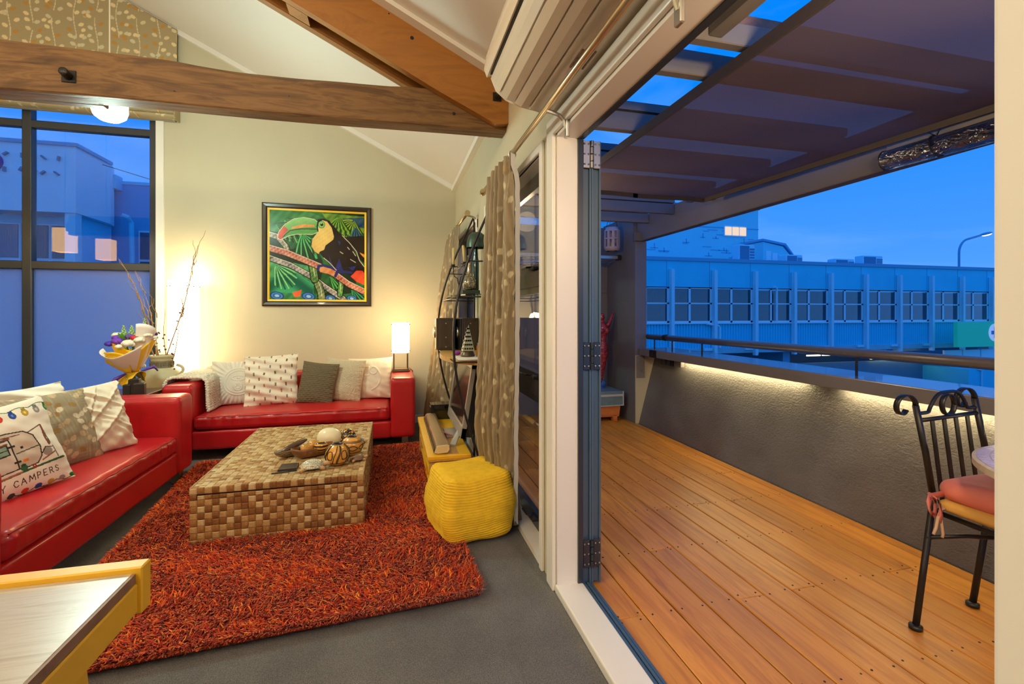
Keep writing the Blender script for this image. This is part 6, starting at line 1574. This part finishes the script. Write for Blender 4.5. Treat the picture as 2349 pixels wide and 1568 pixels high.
t = N(nt, 'ShaderNodeBsdfTransparent'); t.inputs['Color'].default_value = (.80, .92, .84, 1); g = N(nt, 'ShaderNodeBsdfGlossy'); g.inputs['Roughness'].default_value = .03
f_ = fresnel(nt, 1.5); k_ = N(nt, 'ShaderNodeMixShader'); L(nt, f_.outputs[0], k_.inputs[0]); L(nt, t.outputs[0], k_.inputs[1]); L(nt, g.outputs[0], k_.inputs[2]); L(nt, k_.outputs[0], out.inputs[0])
MB().prism(sh2, 'z', 1.42, 1.43).build('glass_shelf', m, et)
M['spk'] = woodmat('dark_speaker_veneer', [(.3, (.035, .022, .013)), (.7, (.065, .042, .026))], (8, 8, 1), .4, .1)
for lab, x, y, a in (('black bookshelf speaker with silver driver on the wood shelf, nearest the corner', .45, 4.09, R(-4)), ('black bookshelf speaker on the wood shelf, second from the corner', .63, 4.04, R(8))):
    q = thing('speaker', lab, 'speaker', (x, y, .98), 'speakers on the wood shelf'); Rm = Matrix.Rotation(a, 3, 'Z')
    def rot_(mb): mb.v = [tuple(Rm @ Vector(p) + Vector((x, y, .98))) for p in mb.v]; return mb
    rot_(MB().bbox((-.072, -.10, 0), (.078, .10, .275), .004, 1)).build('cabinet', M['spk'], q)
    rot_(MB().bbox((-.086, -.095, .004), (-.074, .095, .271), .003, 1)).build('baffle', M['brass'] if x < .5 else M['black'], q)
    rot_(MB().bbox((-.055, -.106, .02), (.06, -.100, .25), .006, 2)).build('side_plate', M['spk'], q)
    rot_(MB().ball((-.09, .0, .15), .05, 16, 8, (.35, 1, 1))).build('driver', M['steel'], q, True)
    sb_ = MB(); [sb_.ball((.0, -.107, z), .006, 8, 5) for z in (.03, .11, .23)]; rot_(sb_).build('screw_heads', M['steel'], q)
# candelabra with two candles on the upper shelf rail
cdl = thing('candelabra', 'thin black metal candelabra with two cream candles on the glass shelf', 'candelabra', (.545, 3.92, 1.43))
st_ = MB().lathe([(.04, 0), (.04, .006), (.008, .014), (.006, .10)], (.545, 3.92, 1.43), 16)
st_.tube([(.545, 3.92, 1.53), (.53, 3.92, 1.59), (.505, 3.92, 1.605), (.497, 3.92, 1.64), (.499, 3.92, 1.683)], .004, 6).tube([(.545, 3.92, 1.53), (.56, 3.92, 1.60), (.58, 3.92, 1.62), (.592, 3.92, 1.66), (.592, 3.92, 1.708)], .004, 6)
st_.build('stem', M['blackmetal'], cdl, True)
M['candle'] = mat('cream_candle_wax', S(226, 206, 140), .5)
for x, z, tl_ in ((.499, 1.683, 0), (.592, 1.708, .012)):
    MB().lathe([(.004, 0), (.036, .002), (.036, .006), (.012, .008), (.013, .022)], (x, 3.92, z), 18).build('drip_plate', M['blackmetal'], cdl, True)
    MB().tube([(x, 3.92, z + .012), (x - tl_, 3.92, z + .16)], .0105, 12).tube([(x - tl_, 3.92, z + .16), (x - tl_, 3.92, z + .168)], .0012, 4).build('candle', M['candle'], cdl, True)
bt = thing('mosaic_bottle', 'round glass mosaic bottle on a green block on the glass shelf', 'ornament', (.625, 3.84, 1.43))
MB().bbox((.555, 3.78, 1.43), (.70, 3.90, 1.485), .003, 1).build('green_block', mat('dark_green_box', (.035, .055, .035), .5), bt)
m, nt, out = newmat('mosaic_glass'); p = N(nt, 'ShaderNodeBsdfPrincipled'); L(nt, p.outputs[0], out.inputs[0]); vo = N(nt, 'ShaderNodeTexVoronoi'); vo.inputs['Scale'].default_value = 110; L(nt, coords(nt), vo.inputs['Vector'])
L(nt, ramp(nt, vo.outputs['Color'], [(.2, (.10, .14, .14)), (.5, (.40, .30, .14)), (.8, (.55, .55, .45))]), p.inputs['Base Color']); p.inputs['Roughness'].default_value = .12; p.inputs['Metallic'].default_value = .5
MB().lathe([(.02, 0), (.048, .012), (.060, .05), (.052, .088), (.030, .12), (.018, .16), (.014, .24), (.016, .29), (.011, .29)], (.62, 3.84, 1.485), 28).build('bottle', m, bt, True)
bt2 = thing('tall_blue_bottle', 'tall slim blue-green glass bottle behind the mosaic bottle', 'bottle', (.69, 3.86, 1.43))
MB().lathe([(.02, 0), (.026, .01), (.028, .30), (.018, .36), (.012, .45), (.014, .46)], (.69, 3.93, 1.43), 20).build('bottle', mat('teal_glass', (.03, .12, .14), .1, coat=.4), bt2, True)
bl_ = thing('bell_shade', 'dark green patinated dome shade on a stem above the bottles', 'ornament', (.67, 3.80, 1.43))
MB().lathe([(.085, 0), (.082, .05), (.068, .10), (.040, .125), (.012, .13)], (.675, 3.80, 1.835), 28, False).build('dome', mat('green_patina', (.05, .085, .06), .35, .5, var=.4, vscale=20), bl_, True)
MB().lathe([(.045, 0), (.04, .012), (.007, .02), (.006, .52)], (.675, 3.80, 1.43), 14).build('stem', M['blackmetal'], bl_, True)
# ornaments on the wooden shelf
py_ = thing('pyramid_lantern', 'small pale green patterned pyramid on a round stepped base on the wood shelf', 'ornament', (.53, 3.35, .98))
MB().lathe([(.05, 0), (.052, .012), (.046, .016), (.046, .026), (.040, .03), (.040, .04), (.02, .042)], (.53, 3.35, .985), 24).build('stepped_base', mat('bronze_base', (.12, .09, .05), .35, .6), py_, True)
lt = MB(); b0 = .042; z0, z1 = 1.027, 1.215
fr_ = [(.53 - b0, 3.35 - b0), (.53 + b0, 3.35 - b0), (.53 + b0, 3.35 + b0), (.53 - b0, 3.35 + b0)]
lt.add([(x, y, z0) for x, y in fr_] + [(.535, 3.35, z1)], [(0, 1, 4), (1, 2, 4), (2, 3, 4), (3, 0, 4), (3, 2, 1, 0)]).build('pyramid', mat('pale_green_lattice', (.42, .46, .30), .5), py_)
hl = MB()
for j in range(6):
    w_ = b0 * (1 - j / 6.6); z = z0 + (z1 - z0) * (j + .35) / 6.6
    for i in range(max(1, 4 - j // 2)):
        n_ = max(1, 4 - j // 2); a = -w_ * .8 + 1.6 * w_ * (i + .5) / n_; d = b0 * (1 - (j + .6) / 6.6)
        hl.box((.53 + a - .006, 3.35 - d - .004, z), (.53 + a + .006, 3.35 - d - .0005, z + .012)); hl.box((.53 - d - .004, 3.35 + a - .006, z), (.53 - d - .0005, 3.35 + a + .006, z + .012))
hl.build('lattice_openings', M['black'], py_)
bk_ = thing('paper_stack', 'thin stack of pale papers on the wood shelf under the pyramid', 'papers', (.50, 3.22, .98))
for i, cc in enumerate((S(214, 206, 190), S(120, 60, 50), S(226, 220, 206))): MB().box((.42 + .004 * i, 3.10 + .01 * i, .98 + .0016 * i), (.62, 3.42, .9816 + .0016 * i)).build('sheet', mat('paper_%d' % i, cc, .7), bk_)
jr = thing('amber_jar', 'small amber glass jar beside the pyramid on the wood shelf', 'jar', (.615, 3.30, .98))
MB().lathe([(.028, 0), (.03, .005), (.03, .085), (.026, .09)], (.615, 3.30, .98), 20).build('jar', mat('amber_glass', (.32, .12, .02), .15, coat=.3), jr, True)
MB().cyl((.615, 3.30), .027, 1.07, 1.085, 20).build('lid', M['steel'], jr)
tag(MB().ball((.47, 3.47, 1.0), .02, 12, 8, (1.2, 1, .9)).build('purple_ball', mat('purple_yarn', (.25, .02, .30), .7), smooth=True), 'small purple ball on the wood shelf behind the pyramid base', 'ball')

# ---------------------------------------------------------------- yellow pouf
pf_ = thing('pouf', 'yellow ribbed fabric cube pouf at the rug edge in front of the curtain', 'pouf', (.447, 2.765, 0))
Rz = Matrix.Rotation(R(14), 3, 'Z')
def pdisp(P, nn):
    o = np.zeros_like(P); z = P[..., 2] + .2; side = np.clip(1 - np.abs(nn[..., 2]) ** 2, 0, 1)
    ang = np.arctan2(P[..., 1], P[..., 0])
    rib = np.abs(np.sin(z * 230 + 1.1 * np.sin(ang * 3 + 2) + 2.2 * vnoise(P, 6, 4))) - .5
    rib_t = np.abs(np.sin(P[..., 1] * 230 + 2 * vnoise(P, 7, 6))) - .5
    o += nn * (.0055 * rib * side + .004 * rib_t * (1 - side) + .018 * vnoise(P, 6, 8) + .006 * vnoise(P, 17, 9))[..., None]
    bulge = .045 * np.cos(np.clip(z / .42 - .45, -.5, .5) * PI); rr = np.linalg.norm(P[..., :2], axis=-1, keepdims=True) + 1e-6
    o[..., :2] += P[..., :2] / rr * bulge[..., None]
    ear = np.clip(np.abs(P[..., 0]) / .2, 0, 1) ** 3 * np.clip(np.abs(P[..., 1]) / .2, 0, 1) ** 3 * np.clip(z / .4, 0, 1) ** 3
    o[..., 2] += .075 * ear - .035 * np.clip(z - .3, 0, 1) * 3 * (1 - ear) * np.exp(-((P[..., 0] ** 2 + P[..., 1] ** 2) / .02))
    return o
m = mat('yellow_ribbed_cotton', (.80, .50, .015), .85, var=.08, vscale=30, bump=.35, bscale=260)
softbox((.447, 2.765, .198), (.37, .36, .365), .05, 110, pdisp, rot=Rz).build('cover', m, pf_, True, weld=True)
MB().prism([(.29, 2.60), (.61, 2.66), (.58, 2.93), (.27, 2.90)], 'z', .001, .035).build('base_panel', m, pf_)

# ---------------------------------------------------------------- foreground table
ft = thing('dining_table', 'yellow painted table corner with pale oak top in the foreground', 'table', (-1.2, .95, 0))
TX1, TY1, TZ = -.535, 1.205, .74
MB().bbox((-2.3, .45, TZ - .022), (TX1 - .004, TY1 - .03, TZ), .002, 1).build('tabletop', M['oak'], ft)
MB().box((TX1 - .004, .45, TZ - .021), (TX1 + .0005, TY1 - .032, TZ - .001)).build('edge_band', M['oakedge'], ft)
MB().bbox((-2.3, TY1 - .03, TZ - .09), (TX1 + .012, TY1 + .008, TZ + .012), .003, 1).build('rear_rail', M['yellow'], ft)
MB().bbox((TX1 - .03, .45, TZ - .085), (TX1 + .004, TY1 - .03, TZ - .0225), .003, 1).build('side_rail', M['yellow'], ft)
def leg(px_, py_, dx):
    w_ = .05; t_ = TZ - .09; mb = MB()
    v = [(px_ - w_, py_ - w_, t_), (px_ + w_ * .2, py_ - w_, t_), (px_ + w_ * .2, py_ + w_ * .2, t_), (px_ - w_, py_ + w_ * .2, t_), (px_ - w_ * .6 + dx, py_ - w_ * .5, 0), (px_ + w_ * .2 + dx, py_ - w_ * .5, 0), (px_ + w_ * .2 + dx, py_ + w_ * .2, 0), (px_ - w_ * .6 + dx, py_ + w_ * .2, 0)]
    return mb.add(v, [(0, 1, 2, 3), (7, 6, 5, 4), (0, 4, 5, 1), (1, 5, 6, 2), (2, 6, 7, 3), (3, 7, 4, 0)])
leg(TX1 - .06, TY1 - .12, .055).build('leg', M['yellow'], ft); leg(-2.2, TY1 - .12, -.04).build('leg', M['yellow'], ft); leg(TX1 - .03, .56, .03).build('leg', M['yellow'], ft); leg(-2.2, .56, -.04).build('leg', M['yellow'], ft)
# ---------------------------------------------------------------- deck: wrought iron chair
bcx = thing('bistro_chair', 'black wrought iron bistro chair with scrolled back on the deck', 'chair', (2.36, 1.30, 0))
BM = M['blackmetal']; IR = .011
def scroll(cx, cy, cz, r0, turns, sgn, a0, n=26, wob=0):
    return [(cx + sgn * r0 * (1 - .55 * t) * math.cos(a0 + turns * 2 * PI * t), cy + wob * t, cz + r0 * (1 - .55 * t) * math.sin(a0 + turns * 2 * PI * t)) for t in np.linspace(0, 1, n)]
# rear posts: foot, seat, shoulder, then a scroll rolling outward and back
for nm, foot, seat, top, out in (('left', (2.085, 1.445, .012), (2.265, 1.50, .50), (2.185, 1.515, .90), -1), ('right', (2.492, 1.495, .012), (2.640, 1.51, .50), (2.545, 1.52, .915), -1)):
    f, s_, t_ = Vector(foot), Vector(seat), Vector(top)
    MB().tube([f, f + (s_ - f) * .5, s_ + Vector((-.004, 0, -.02)), s_], .0125, 12).build('rear_leg', BM, bcx, True)
    MB().tube([s_, s_ + (t_ - s_) * .5 + Vector((.006, 0, 0)), t_], .0125, 12).build('back_post', BM, bcx, True)
    c = t_ + Vector((-.052, 0, -.012)); pts = [t_]
    for t in np.linspace(0, 1, 22):
        a = .25 + t * 2 * PI * .86; r_ = .054 * (1 - .42 * t); pts.append(c + Vector((r_ * math.cos(a), .02 * t, r_ * math.sin(a) + .01)))
    mb = MB()
    for i in range(len(pts)):  pass
    w_ = .011; P = np.zeros((len(pts), 2, 3))
    for i, p in enumerate(pts): P[i, 0] = (p.x, p.y - w_, p.z); P[i, 1] = (p.x, p.y + w_, p.z)
    o = mb.grid(P).build('scroll', BM, bcx, True); sd = o.modifiers.new('thickness', 'SOLIDIFY'); sd.thickness = .006; sd.offset = 0
    MB().lathe([(.012, 0), (.024, .002), (.024, .016), (.014, .02)], (foot[0], foot[1], 0), 16).build('foot_cap', M['black'], bcx, True)
pl_, pr_2 = Vector((2.205, 1.512, .835)), Vector((2.565, 1.518, .850))
MB().tube([pl_, pr_2], .009, 10).build('back_rail', BM, bcx, True)
a_, b_2 = Vector((2.197, 1.513, .872)), Vector((2.557, 1.518, .882)); cr2 = []
for t in np.linspace(0, 1, 31):
    p = a_ + (b_2 - a_) * t; k = max(0, 1 - ((t - .5) / .34) ** 2); p.z += .075 * (math.sin(k * PI / 2) ** 1.4) - .006 * (abs(t - .5) > .3); cr2.append(p)
MB().tube(cr2, .0075, 10).build('crest_rail', BM, bcx, True)
cc_ = a_ + (b_2 - a_) * .5 + Vector((0, 0, .022)); P = np.zeros((33, 2, 3))
for i, a in enumerate(np.linspace(0, 2 * PI, 33)): 
    for k, w_ in enumerate((-.010, .010)): P[i, k] = (cc_.x + .037 * math.cos(a), cc_.y + w_, cc_.z - .004 + .045 * math.sin(a))
o = MB().grid(P).build('ring', BM, bcx, True); sd = o.modifiers.new('thickness', 'SOLIDIFY'); sd.thickness = .006; sd.offset = 0
for i in range(4):
    t = .20 + .20 * i; p0 = pl_ + (pr_2 - pl_) * t; p1 = Vector((2.265, 1.50, .47)) + (Vector((2.640, 1.51, .47)) - Vector((2.265, 1.50, .47))) * t
    d = (p1 - p0); MB().prism([(p0.x - .010, p0.z), (p0.x + .010, p0.z), (p1.x + .010, p1.z), (p1.x - .010, p1.z)], 'y', p0.y - .003, p0.y + .003).build('back_slat', BM, bcx)
MB().tube([(2.265, 1.50, .445), (2.640, 1.51, .445), (2.66, 1.10, .445), (2.25, 1.09, .445)], IR, 10, closed=True).build('seat_frame', BM, bcx, True)
MB().tube([(2.20, 1.485, .345), (2.33, 1.42, .365), (2.46, 1.38, .36), (2.585, 1.505, .345)], .009, 10).build('stretcher', BM, bcx, True)
MB().tube([(2.25, 1.09, .445), (2.22, 1.05, .012)], IR, 10).build('front_leg', BM, bcx, True); MB().tube([(2.66, 1.10, .445), (2.69, 1.06, .012)], IR, 10).build('front_leg', BM, bcx, True)
def pad(name, label, c, size, r_, mm, seed, amp=.012):
    q = thing(name, label, 'seat cushion', (c[0], c[1], c[2] - size[2] / 2), 'cushions on the bistro chair')
    def d(P, nn): o = np.zeros_like(P); o[..., 2] = amp * vnoise(P, 10, seed) + nn[..., 2] * .012 * (1 - np.clip((P[..., 0] / size[0] * 2) ** 2 + (P[..., 1] / size[1] * 2) ** 2, 0, 1)); return o
    softbox(c, size, r_, 30, d).build('cover', mm, q, True, weld=True); return q
M['pink'] = mat('coral_pink_cotton', (.72, .22, .18), .8, var=.06, bump=.15, bscale=200); M['tan'] = mat('mustard_canvas', (.72, .42, .10), .85, var=.08, bump=.15, bscale=200)
pad('seat_cushion', 'mustard yellow seat pad under the pink cushion on the iron chair', (2.465, 1.29, .478), (.40, .40, .048), .022, M['tan'], 1, .005)
qp = pad('seat_cushion', 'plump coral pink seat cushion on top of the yellow pad on the iron chair', (2.47, 1.30, .548), (.40, .40, .090), .044, M['pink'], 2)
w_ = MB()
for lp in (((2.275, 1.47, .53), (2.22, 1.475, .525), (2.19, 1.465, .535), (2.165, 1.455, .50), (2.185, 1.45, .455), (2.215, 1.46, .46), (2.225, 1.47, .50), (2.19, 1.47, .532)), ((2.20, 1.47, .53), (2.225, 1.455, .51), (2.23, 1.45, .46), (2.22, 1.45, .43)), ((2.185, 1.46, .53), (2.16, 1.45, .505), (2.172, 1.45, .46))):
    P = np.zeros((len(lp), 2, 3))
    for i, p in enumerate(lp): P[i, 0] = (p[0] - .006, p[1], p[2] + .011); P[i, 1] = (p[0] + .006, p[1] - .004, p[2] - .011)
    w_.grid(P)
o = w_.build('tie_bow', M['pink'], qp, True); sd = o.modifiers.new('thickness', 'SOLIDIFY'); sd.thickness = .003
w_ = MB()
for lp in (((2.29, 1.46, .475), (2.24, 1.455, .47), (2.215, 1.45, .44), (2.205, 1.45, .40), (2.19, 1.45, .375)), ((2.235, 1.455, .465), (2.235, 1.45, .42), (2.245, 1.45, .37), (2.240, 1.45, .355))): w_.tube(lp, .006, 6)
w_.build('tie_tape', mat('cream_tape', (.62, .44, .30), .8), qp, True)

# mosaic table
mt = thing('mosaic_table', 'round mosaic topped garden table with blue and violet rings on the deck', 'table', (2.48, .92, 0))
tcx, tcy, tz, tr_ = 2.48, .92, .742, .49
M['stone'] = mat('pale_stone_rim', (.55, .47, .35), .7, var=.15, vscale=18, bump=.3, bscale=60)
MB().lathe([(.02, -.035), (tr_ - .01, -.035), (tr_, -.028), (tr_, -.004), (tr_ - .006, -.001), (.02, -.001)], (tcx, tcy, tz), 72, True).build('stone_slab', M['stone'], mt, auto=40)
for r0, r1, cc in ((.0, .27, S(50, 110, 190)), (.27, .33, S(206, 200, 214)), (.33, .40, S(96, 84, 160)), (.40, .478, S(190, 178, 200))):
    mb = MB(); n = 120; nr = max(1, int((r1 - r0) / .035))
    for j in range(nr):
        a0_, a1_ = r0 + (r1 - r0) * j / nr, r0 + (r1 - r0) * (j + 1) / nr; nt_ = max(6, int(2 * PI * (a0_ + a1_) / 2 / .035))
        for i in range(nt_):
            t0, t1 = 2 * PI * (i + .06) / nt_, 2 * PI * (i + .94) / nt_; b0_, b1_ = a0_ + .0015, a1_ - .0015
            mb.add([(tcx + b * math.cos(t), tcy + b * math.sin(t), z) for z in (tz - .001, tz + .002) for b, t in ((b0_, t0), (b1_, t0), (b1_, t1), (b0_, t1))], [(4, 5, 6, 7), (0, 1, 5, 4), (1, 2, 6, 5), (2, 3, 7, 6), (3, 0, 4, 7)])
    o = mb.build('mosaic_ring', mat('mosaic_tiles_%d' % int(r0 * 100), cc, .35, var=.2, vscale=40), mt); o['kind'] = 'stuff'
MB().tube([(tcx + (tr_ - .06) * math.cos(a), tcy + (tr_ - .06) * math.sin(a), tz - .05) for a in np.linspace(0, 2 * PI, 41)[:-1]], .010, 8, closed=True).build('support_ring', BM, mt, True)
for k in range(3):
    a = R(100 + 120 * k); c, s_ = math.cos(a), math.sin(a)
    MB().tube([(tcx + .40 * c, tcy + .40 * s_, tz - .05), (tcx + .38 * c, tcy + .38 * s_, tz - .16), (tcx + .12 * c, tcy + .12 * s_, .40), (tcx + .16 * c, tcy + .16 * s_, .22), (tcx + .34 * c, tcy + .34 * s_, .012)], .011, 10).build('leg', BM, mt, True)

# ---------------------------------------------------------------- far corner of the deck
pt = thing('planter', 'orange planter with blue-grey tiled box on top in the deck corner', 'planter', (2.45, 5.35, 0))
M['terra'] = mat('orange_terracotta', (.55, .17, .035), .6, var=.08, bump=.1)
MB().prism([(2.20, .055), (2.645, .055), (2.665, .185), (2.18, .185)], 'y', 5.12, 5.55).build('trough', M['terra'], pt)
MB().box((2.20, 5.11, .075), (2.648, 5.556, .085)).build('trough_band', M['terra'], pt)
for x in (2.25, 2.56): MB().bbox((x, 5.09, 0), (x + .05, 5.17, .065), .004, 1).box((x + .004, 5.085, .012), (x + .046, 5.091, .018)).box((x + .004, 5.085, .032), (x + .046, 5.091, .038)).build('foot', M['terra'], pt)
M['bluegrey'] = mat('blue_grey_tile', (.13, .20, .24), .45, var=.1, vscale=20); M['grout'] = mat('pale_tile_edge', (.45, .47, .48), .5)
MB().bbox((2.16, 5.10, .188), (2.69, 5.57, .36), .003, 1).build('tile_box', M['bluegrey'], pt)
MB().box((2.155, 5.095, .30), (2.695, 5.575, .325)).box((2.155, 5.095, .186), (2.695, 5.575, .196)).box((2.684, 5.093, .19), (2.696, 5.105, .36)).build('edge_trim', M['grout'], pt)
st2 = thing('mermaid_statue', 'red mosaic figure statue with raised arm on the planter in the deck corner', 'statue', (2.55, 5.38, .36))
m, nt, out = newmat('red_mosaic_glaze'); p = N(nt, 'ShaderNodeBsdfPrincipled'); L(nt, p.outputs[0], out.inputs[0]); vo = N(nt, 'ShaderNodeTexVoronoi'); vo.inputs['Scale'].default_value = 70; L(nt, coords(nt), vo.inputs['Vector'])
L(nt, ramp(nt, vo.outputs['Color'], [(.2, (.20, .012, .016)), (.6, (.34, .022, .03)), (.85, (.45, .06, .06))]), p.inputs['Base Color']); p.inputs['Roughness'].default_value = .2; L(nt, bumpn(nt, vo.outputs['Distance'], .4, .005), p.inputs['Normal'])
fg = MB(); ox, oy, oz = 2.55, 5.38, .36
T_ = lambda pts: [(ox + a, oy + b, oz + c) for a, b, c in pts]
fg.tube(T_([(-.03, 0, .06), (-.026, 0, .12), (-.02, 0, .20), (-.012, 0, .29), (-.004, 0, .38), (0, 0, .45), (0, 0, .52), (0, 0, .59), (.002, 0, .65), (.006, 0, .71), (.006, 0, .76), (.0, 0, .80), (-.004, 0, .825)]), [.020, .028, .040, .052, .064, .070, .066, .050, .050, .066, .064, .040, .024], 20)
fg.tube(T_([(-.004, 0, .81), (-.010, 0, .85)]), .024, 12).ball((ox - .012, oy, oz + .885), .046, 16, 10, (.9, .9, 1.15)).ball((ox - .05, oy + .01, oz + .895), .034, 12, 8)
fg.tube(T_([(.05, 0, .76), (.085, -.004, .80), (.112, -.008, .86), (.138, -.01, .93), (.146, -.01, .95)]), [.030, .026, .021, .013, .007], 12)
fg.tube(T_([(-.04, 0, .76), (-.085, -.01, .72), (-.12, -.02, .66), (-.09, -.05, .61), (-.05, -.065, .60)]), [.030, .025, .021, .017, .012], 12)
fg.ball((ox - .028, oy - .055, oz + .715), .032, 12, 8).ball((ox + .036, oy - .055, oz + .715), .032, 12, 8)
fg.build('figure', m, st2, True)
fn = MB()
for sg in (-1, 1): fn.ball((2.55 - .03 + sg * .035, 5.38, .36 + .055), .05, 12, 8, (.9, .4, .9), Matrix.Rotation(sg * .7, 3, 'Y'))
fn.box((2.55 - .07, 5.35, .361), (2.55 + .02, 5.41, .375)).build('tail_fin', mat('blue_glaze', (.03, .12, .42), .2), st2, True)
# lantern
ln_ = thing('hanging_lantern', 'pink-grey ceramic pierced lantern hanging from the pergola rafter', 'lantern', (2.593, 5.2, 2.05))
lcx, lcy = 2.593, 5.2; LM = mat('pink_grey_ceramic', (.42, .34, .36), .3, coat=.3)
MB().lathe([(.070, .0), (.078, .0), (.092, .025), (.096, .05), (.090, .05), (.072, .02)], (lcx, lcy, 2.05), 32, False).build('base_ring', LM, ln_, True)
MB().lathe([(.096, .235), (.090, .255), (.076, .265), (.078, .285), (.072, .285), (.070, .262), (.088, .235)], (lcx, lcy, 2.05), 32, False).build('top_ring', LM, ln_, True)
lb = MB()
for k in range(10):
    a0_ = k * 2 * PI / 10
    n = 5
    for zz0, zz1, wd_ in ((.045, .245, .17),):
        P = np.zeros((2, n, 3)); Q = np.zeros((2, n, 3))
        for i in range(n):
            a = a0_ - wd_ + 2 * wd_ * i / (n - 1)
            for j, z in enumerate((zz0, zz1)): P[j, i] = (lcx + .096 * math.cos(a), lcy + .096 * math.sin(a), 2.05 + z); Q[j, i] = (lcx + .088 * math.cos(a), lcy + .088 * math.sin(a), 2.05 + z)
        lb.grid(P); lb.grid(Q); lb.grid(np.stack([P[:, 0], Q[:, 0]])); lb.grid(np.stack([P[:, -1], Q[:, -1]]))
lb.build('pierced_wall', LM, ln_, True)
MB().lathe([(.088, .135), (.0965, .135), (.0965, .155), (.088, .155)], (lcx, lcy, 2.05), 32, False).build('middle_band', LM, ln_, True)
MB().cyl((lcx, lcy), .035, 2.055, 2.15, 16).build('candle', M['candle'], ln_)
MB().tube([(lcx - .075, lcy, 2.325), (lcx - .06, lcy, 2.40), (lcx, lcy, 2.44)], .003, 5).tube([(lcx + .075, lcy, 2.325), (lcx + .06, lcy, 2.40), (lcx, lcy, 2.44)], .003, 5).tube([(lcx, lcy, 2.44), (lcx, lcy + .0, 2.52)], .003, 5).build('wire', M['black'], ln_)
MB().tube([(2.3, 5.2, 2.53), (2.80, 5.2, 2.51)], .006, 6).build('hook_bar', M['black'], ln_)
# clothes airer
ar = thing('clothes_airer', 'wall mounted folding clothes airer in the deck corner beneath the lantern', 'clothes airer', (2.3, 5.66, 1.8))
MB().bbox((1.4, 5.27, 1.965), (2.72, 5.30, 2.005), .003, 1).build('front_bar', M['steel'], ar)
MB().bbox((2.70, 5.26, 1.955), (2.75, 5.31, 2.015), .004, 1).build('corner_block', M['black'], ar)
MB().add([(2.715, 5.30, 1.97), (2.735, 5.30, 1.97), (2.735, 5.675, 1.90), (2.715, 5.675, 1.90), (2.715, 5.30, 1.99), (2.735, 5.30, 1.99), (2.735, 5.675, 1.92), (2.715, 5.675, 1.92)], [(0, 3, 2, 1), (4, 5, 6, 7), (0, 1, 5, 4), (1, 2, 6, 5), (2, 3, 7, 6), (3, 0, 4, 7)]).build('side_bar', M['galv'], ar)
for k in range(5): MB().tube([(1.4, 5.35 + .065 * k, 1.965 - .012 * k), (2.72, 5.35 + .065 * k, 1.965 - .012 * k)], .006, 6).build('line_rail', M['steel'], ar)
MB().bbox((2.50, 5.60, 1.70), (2.56, 5.68, 1.93), .006, 1).ball((2.53, 5.595, 1.74), .010, 8, 5).build('wall_bracket', M['black'], ar)

# small white door stop at the foot of the end wall
fwv = thing('door_stop', 'small white door stop on the deck by the grey end wall', 'door stop', (2.70, 5.40, 0))
MB().bbox((2.69, 5.33, .0), (2.72, 5.44, .012), .003, 1).ball((2.705, 5.34, .02), .012, 8, 6).build('stop', M['trim'], fwv)
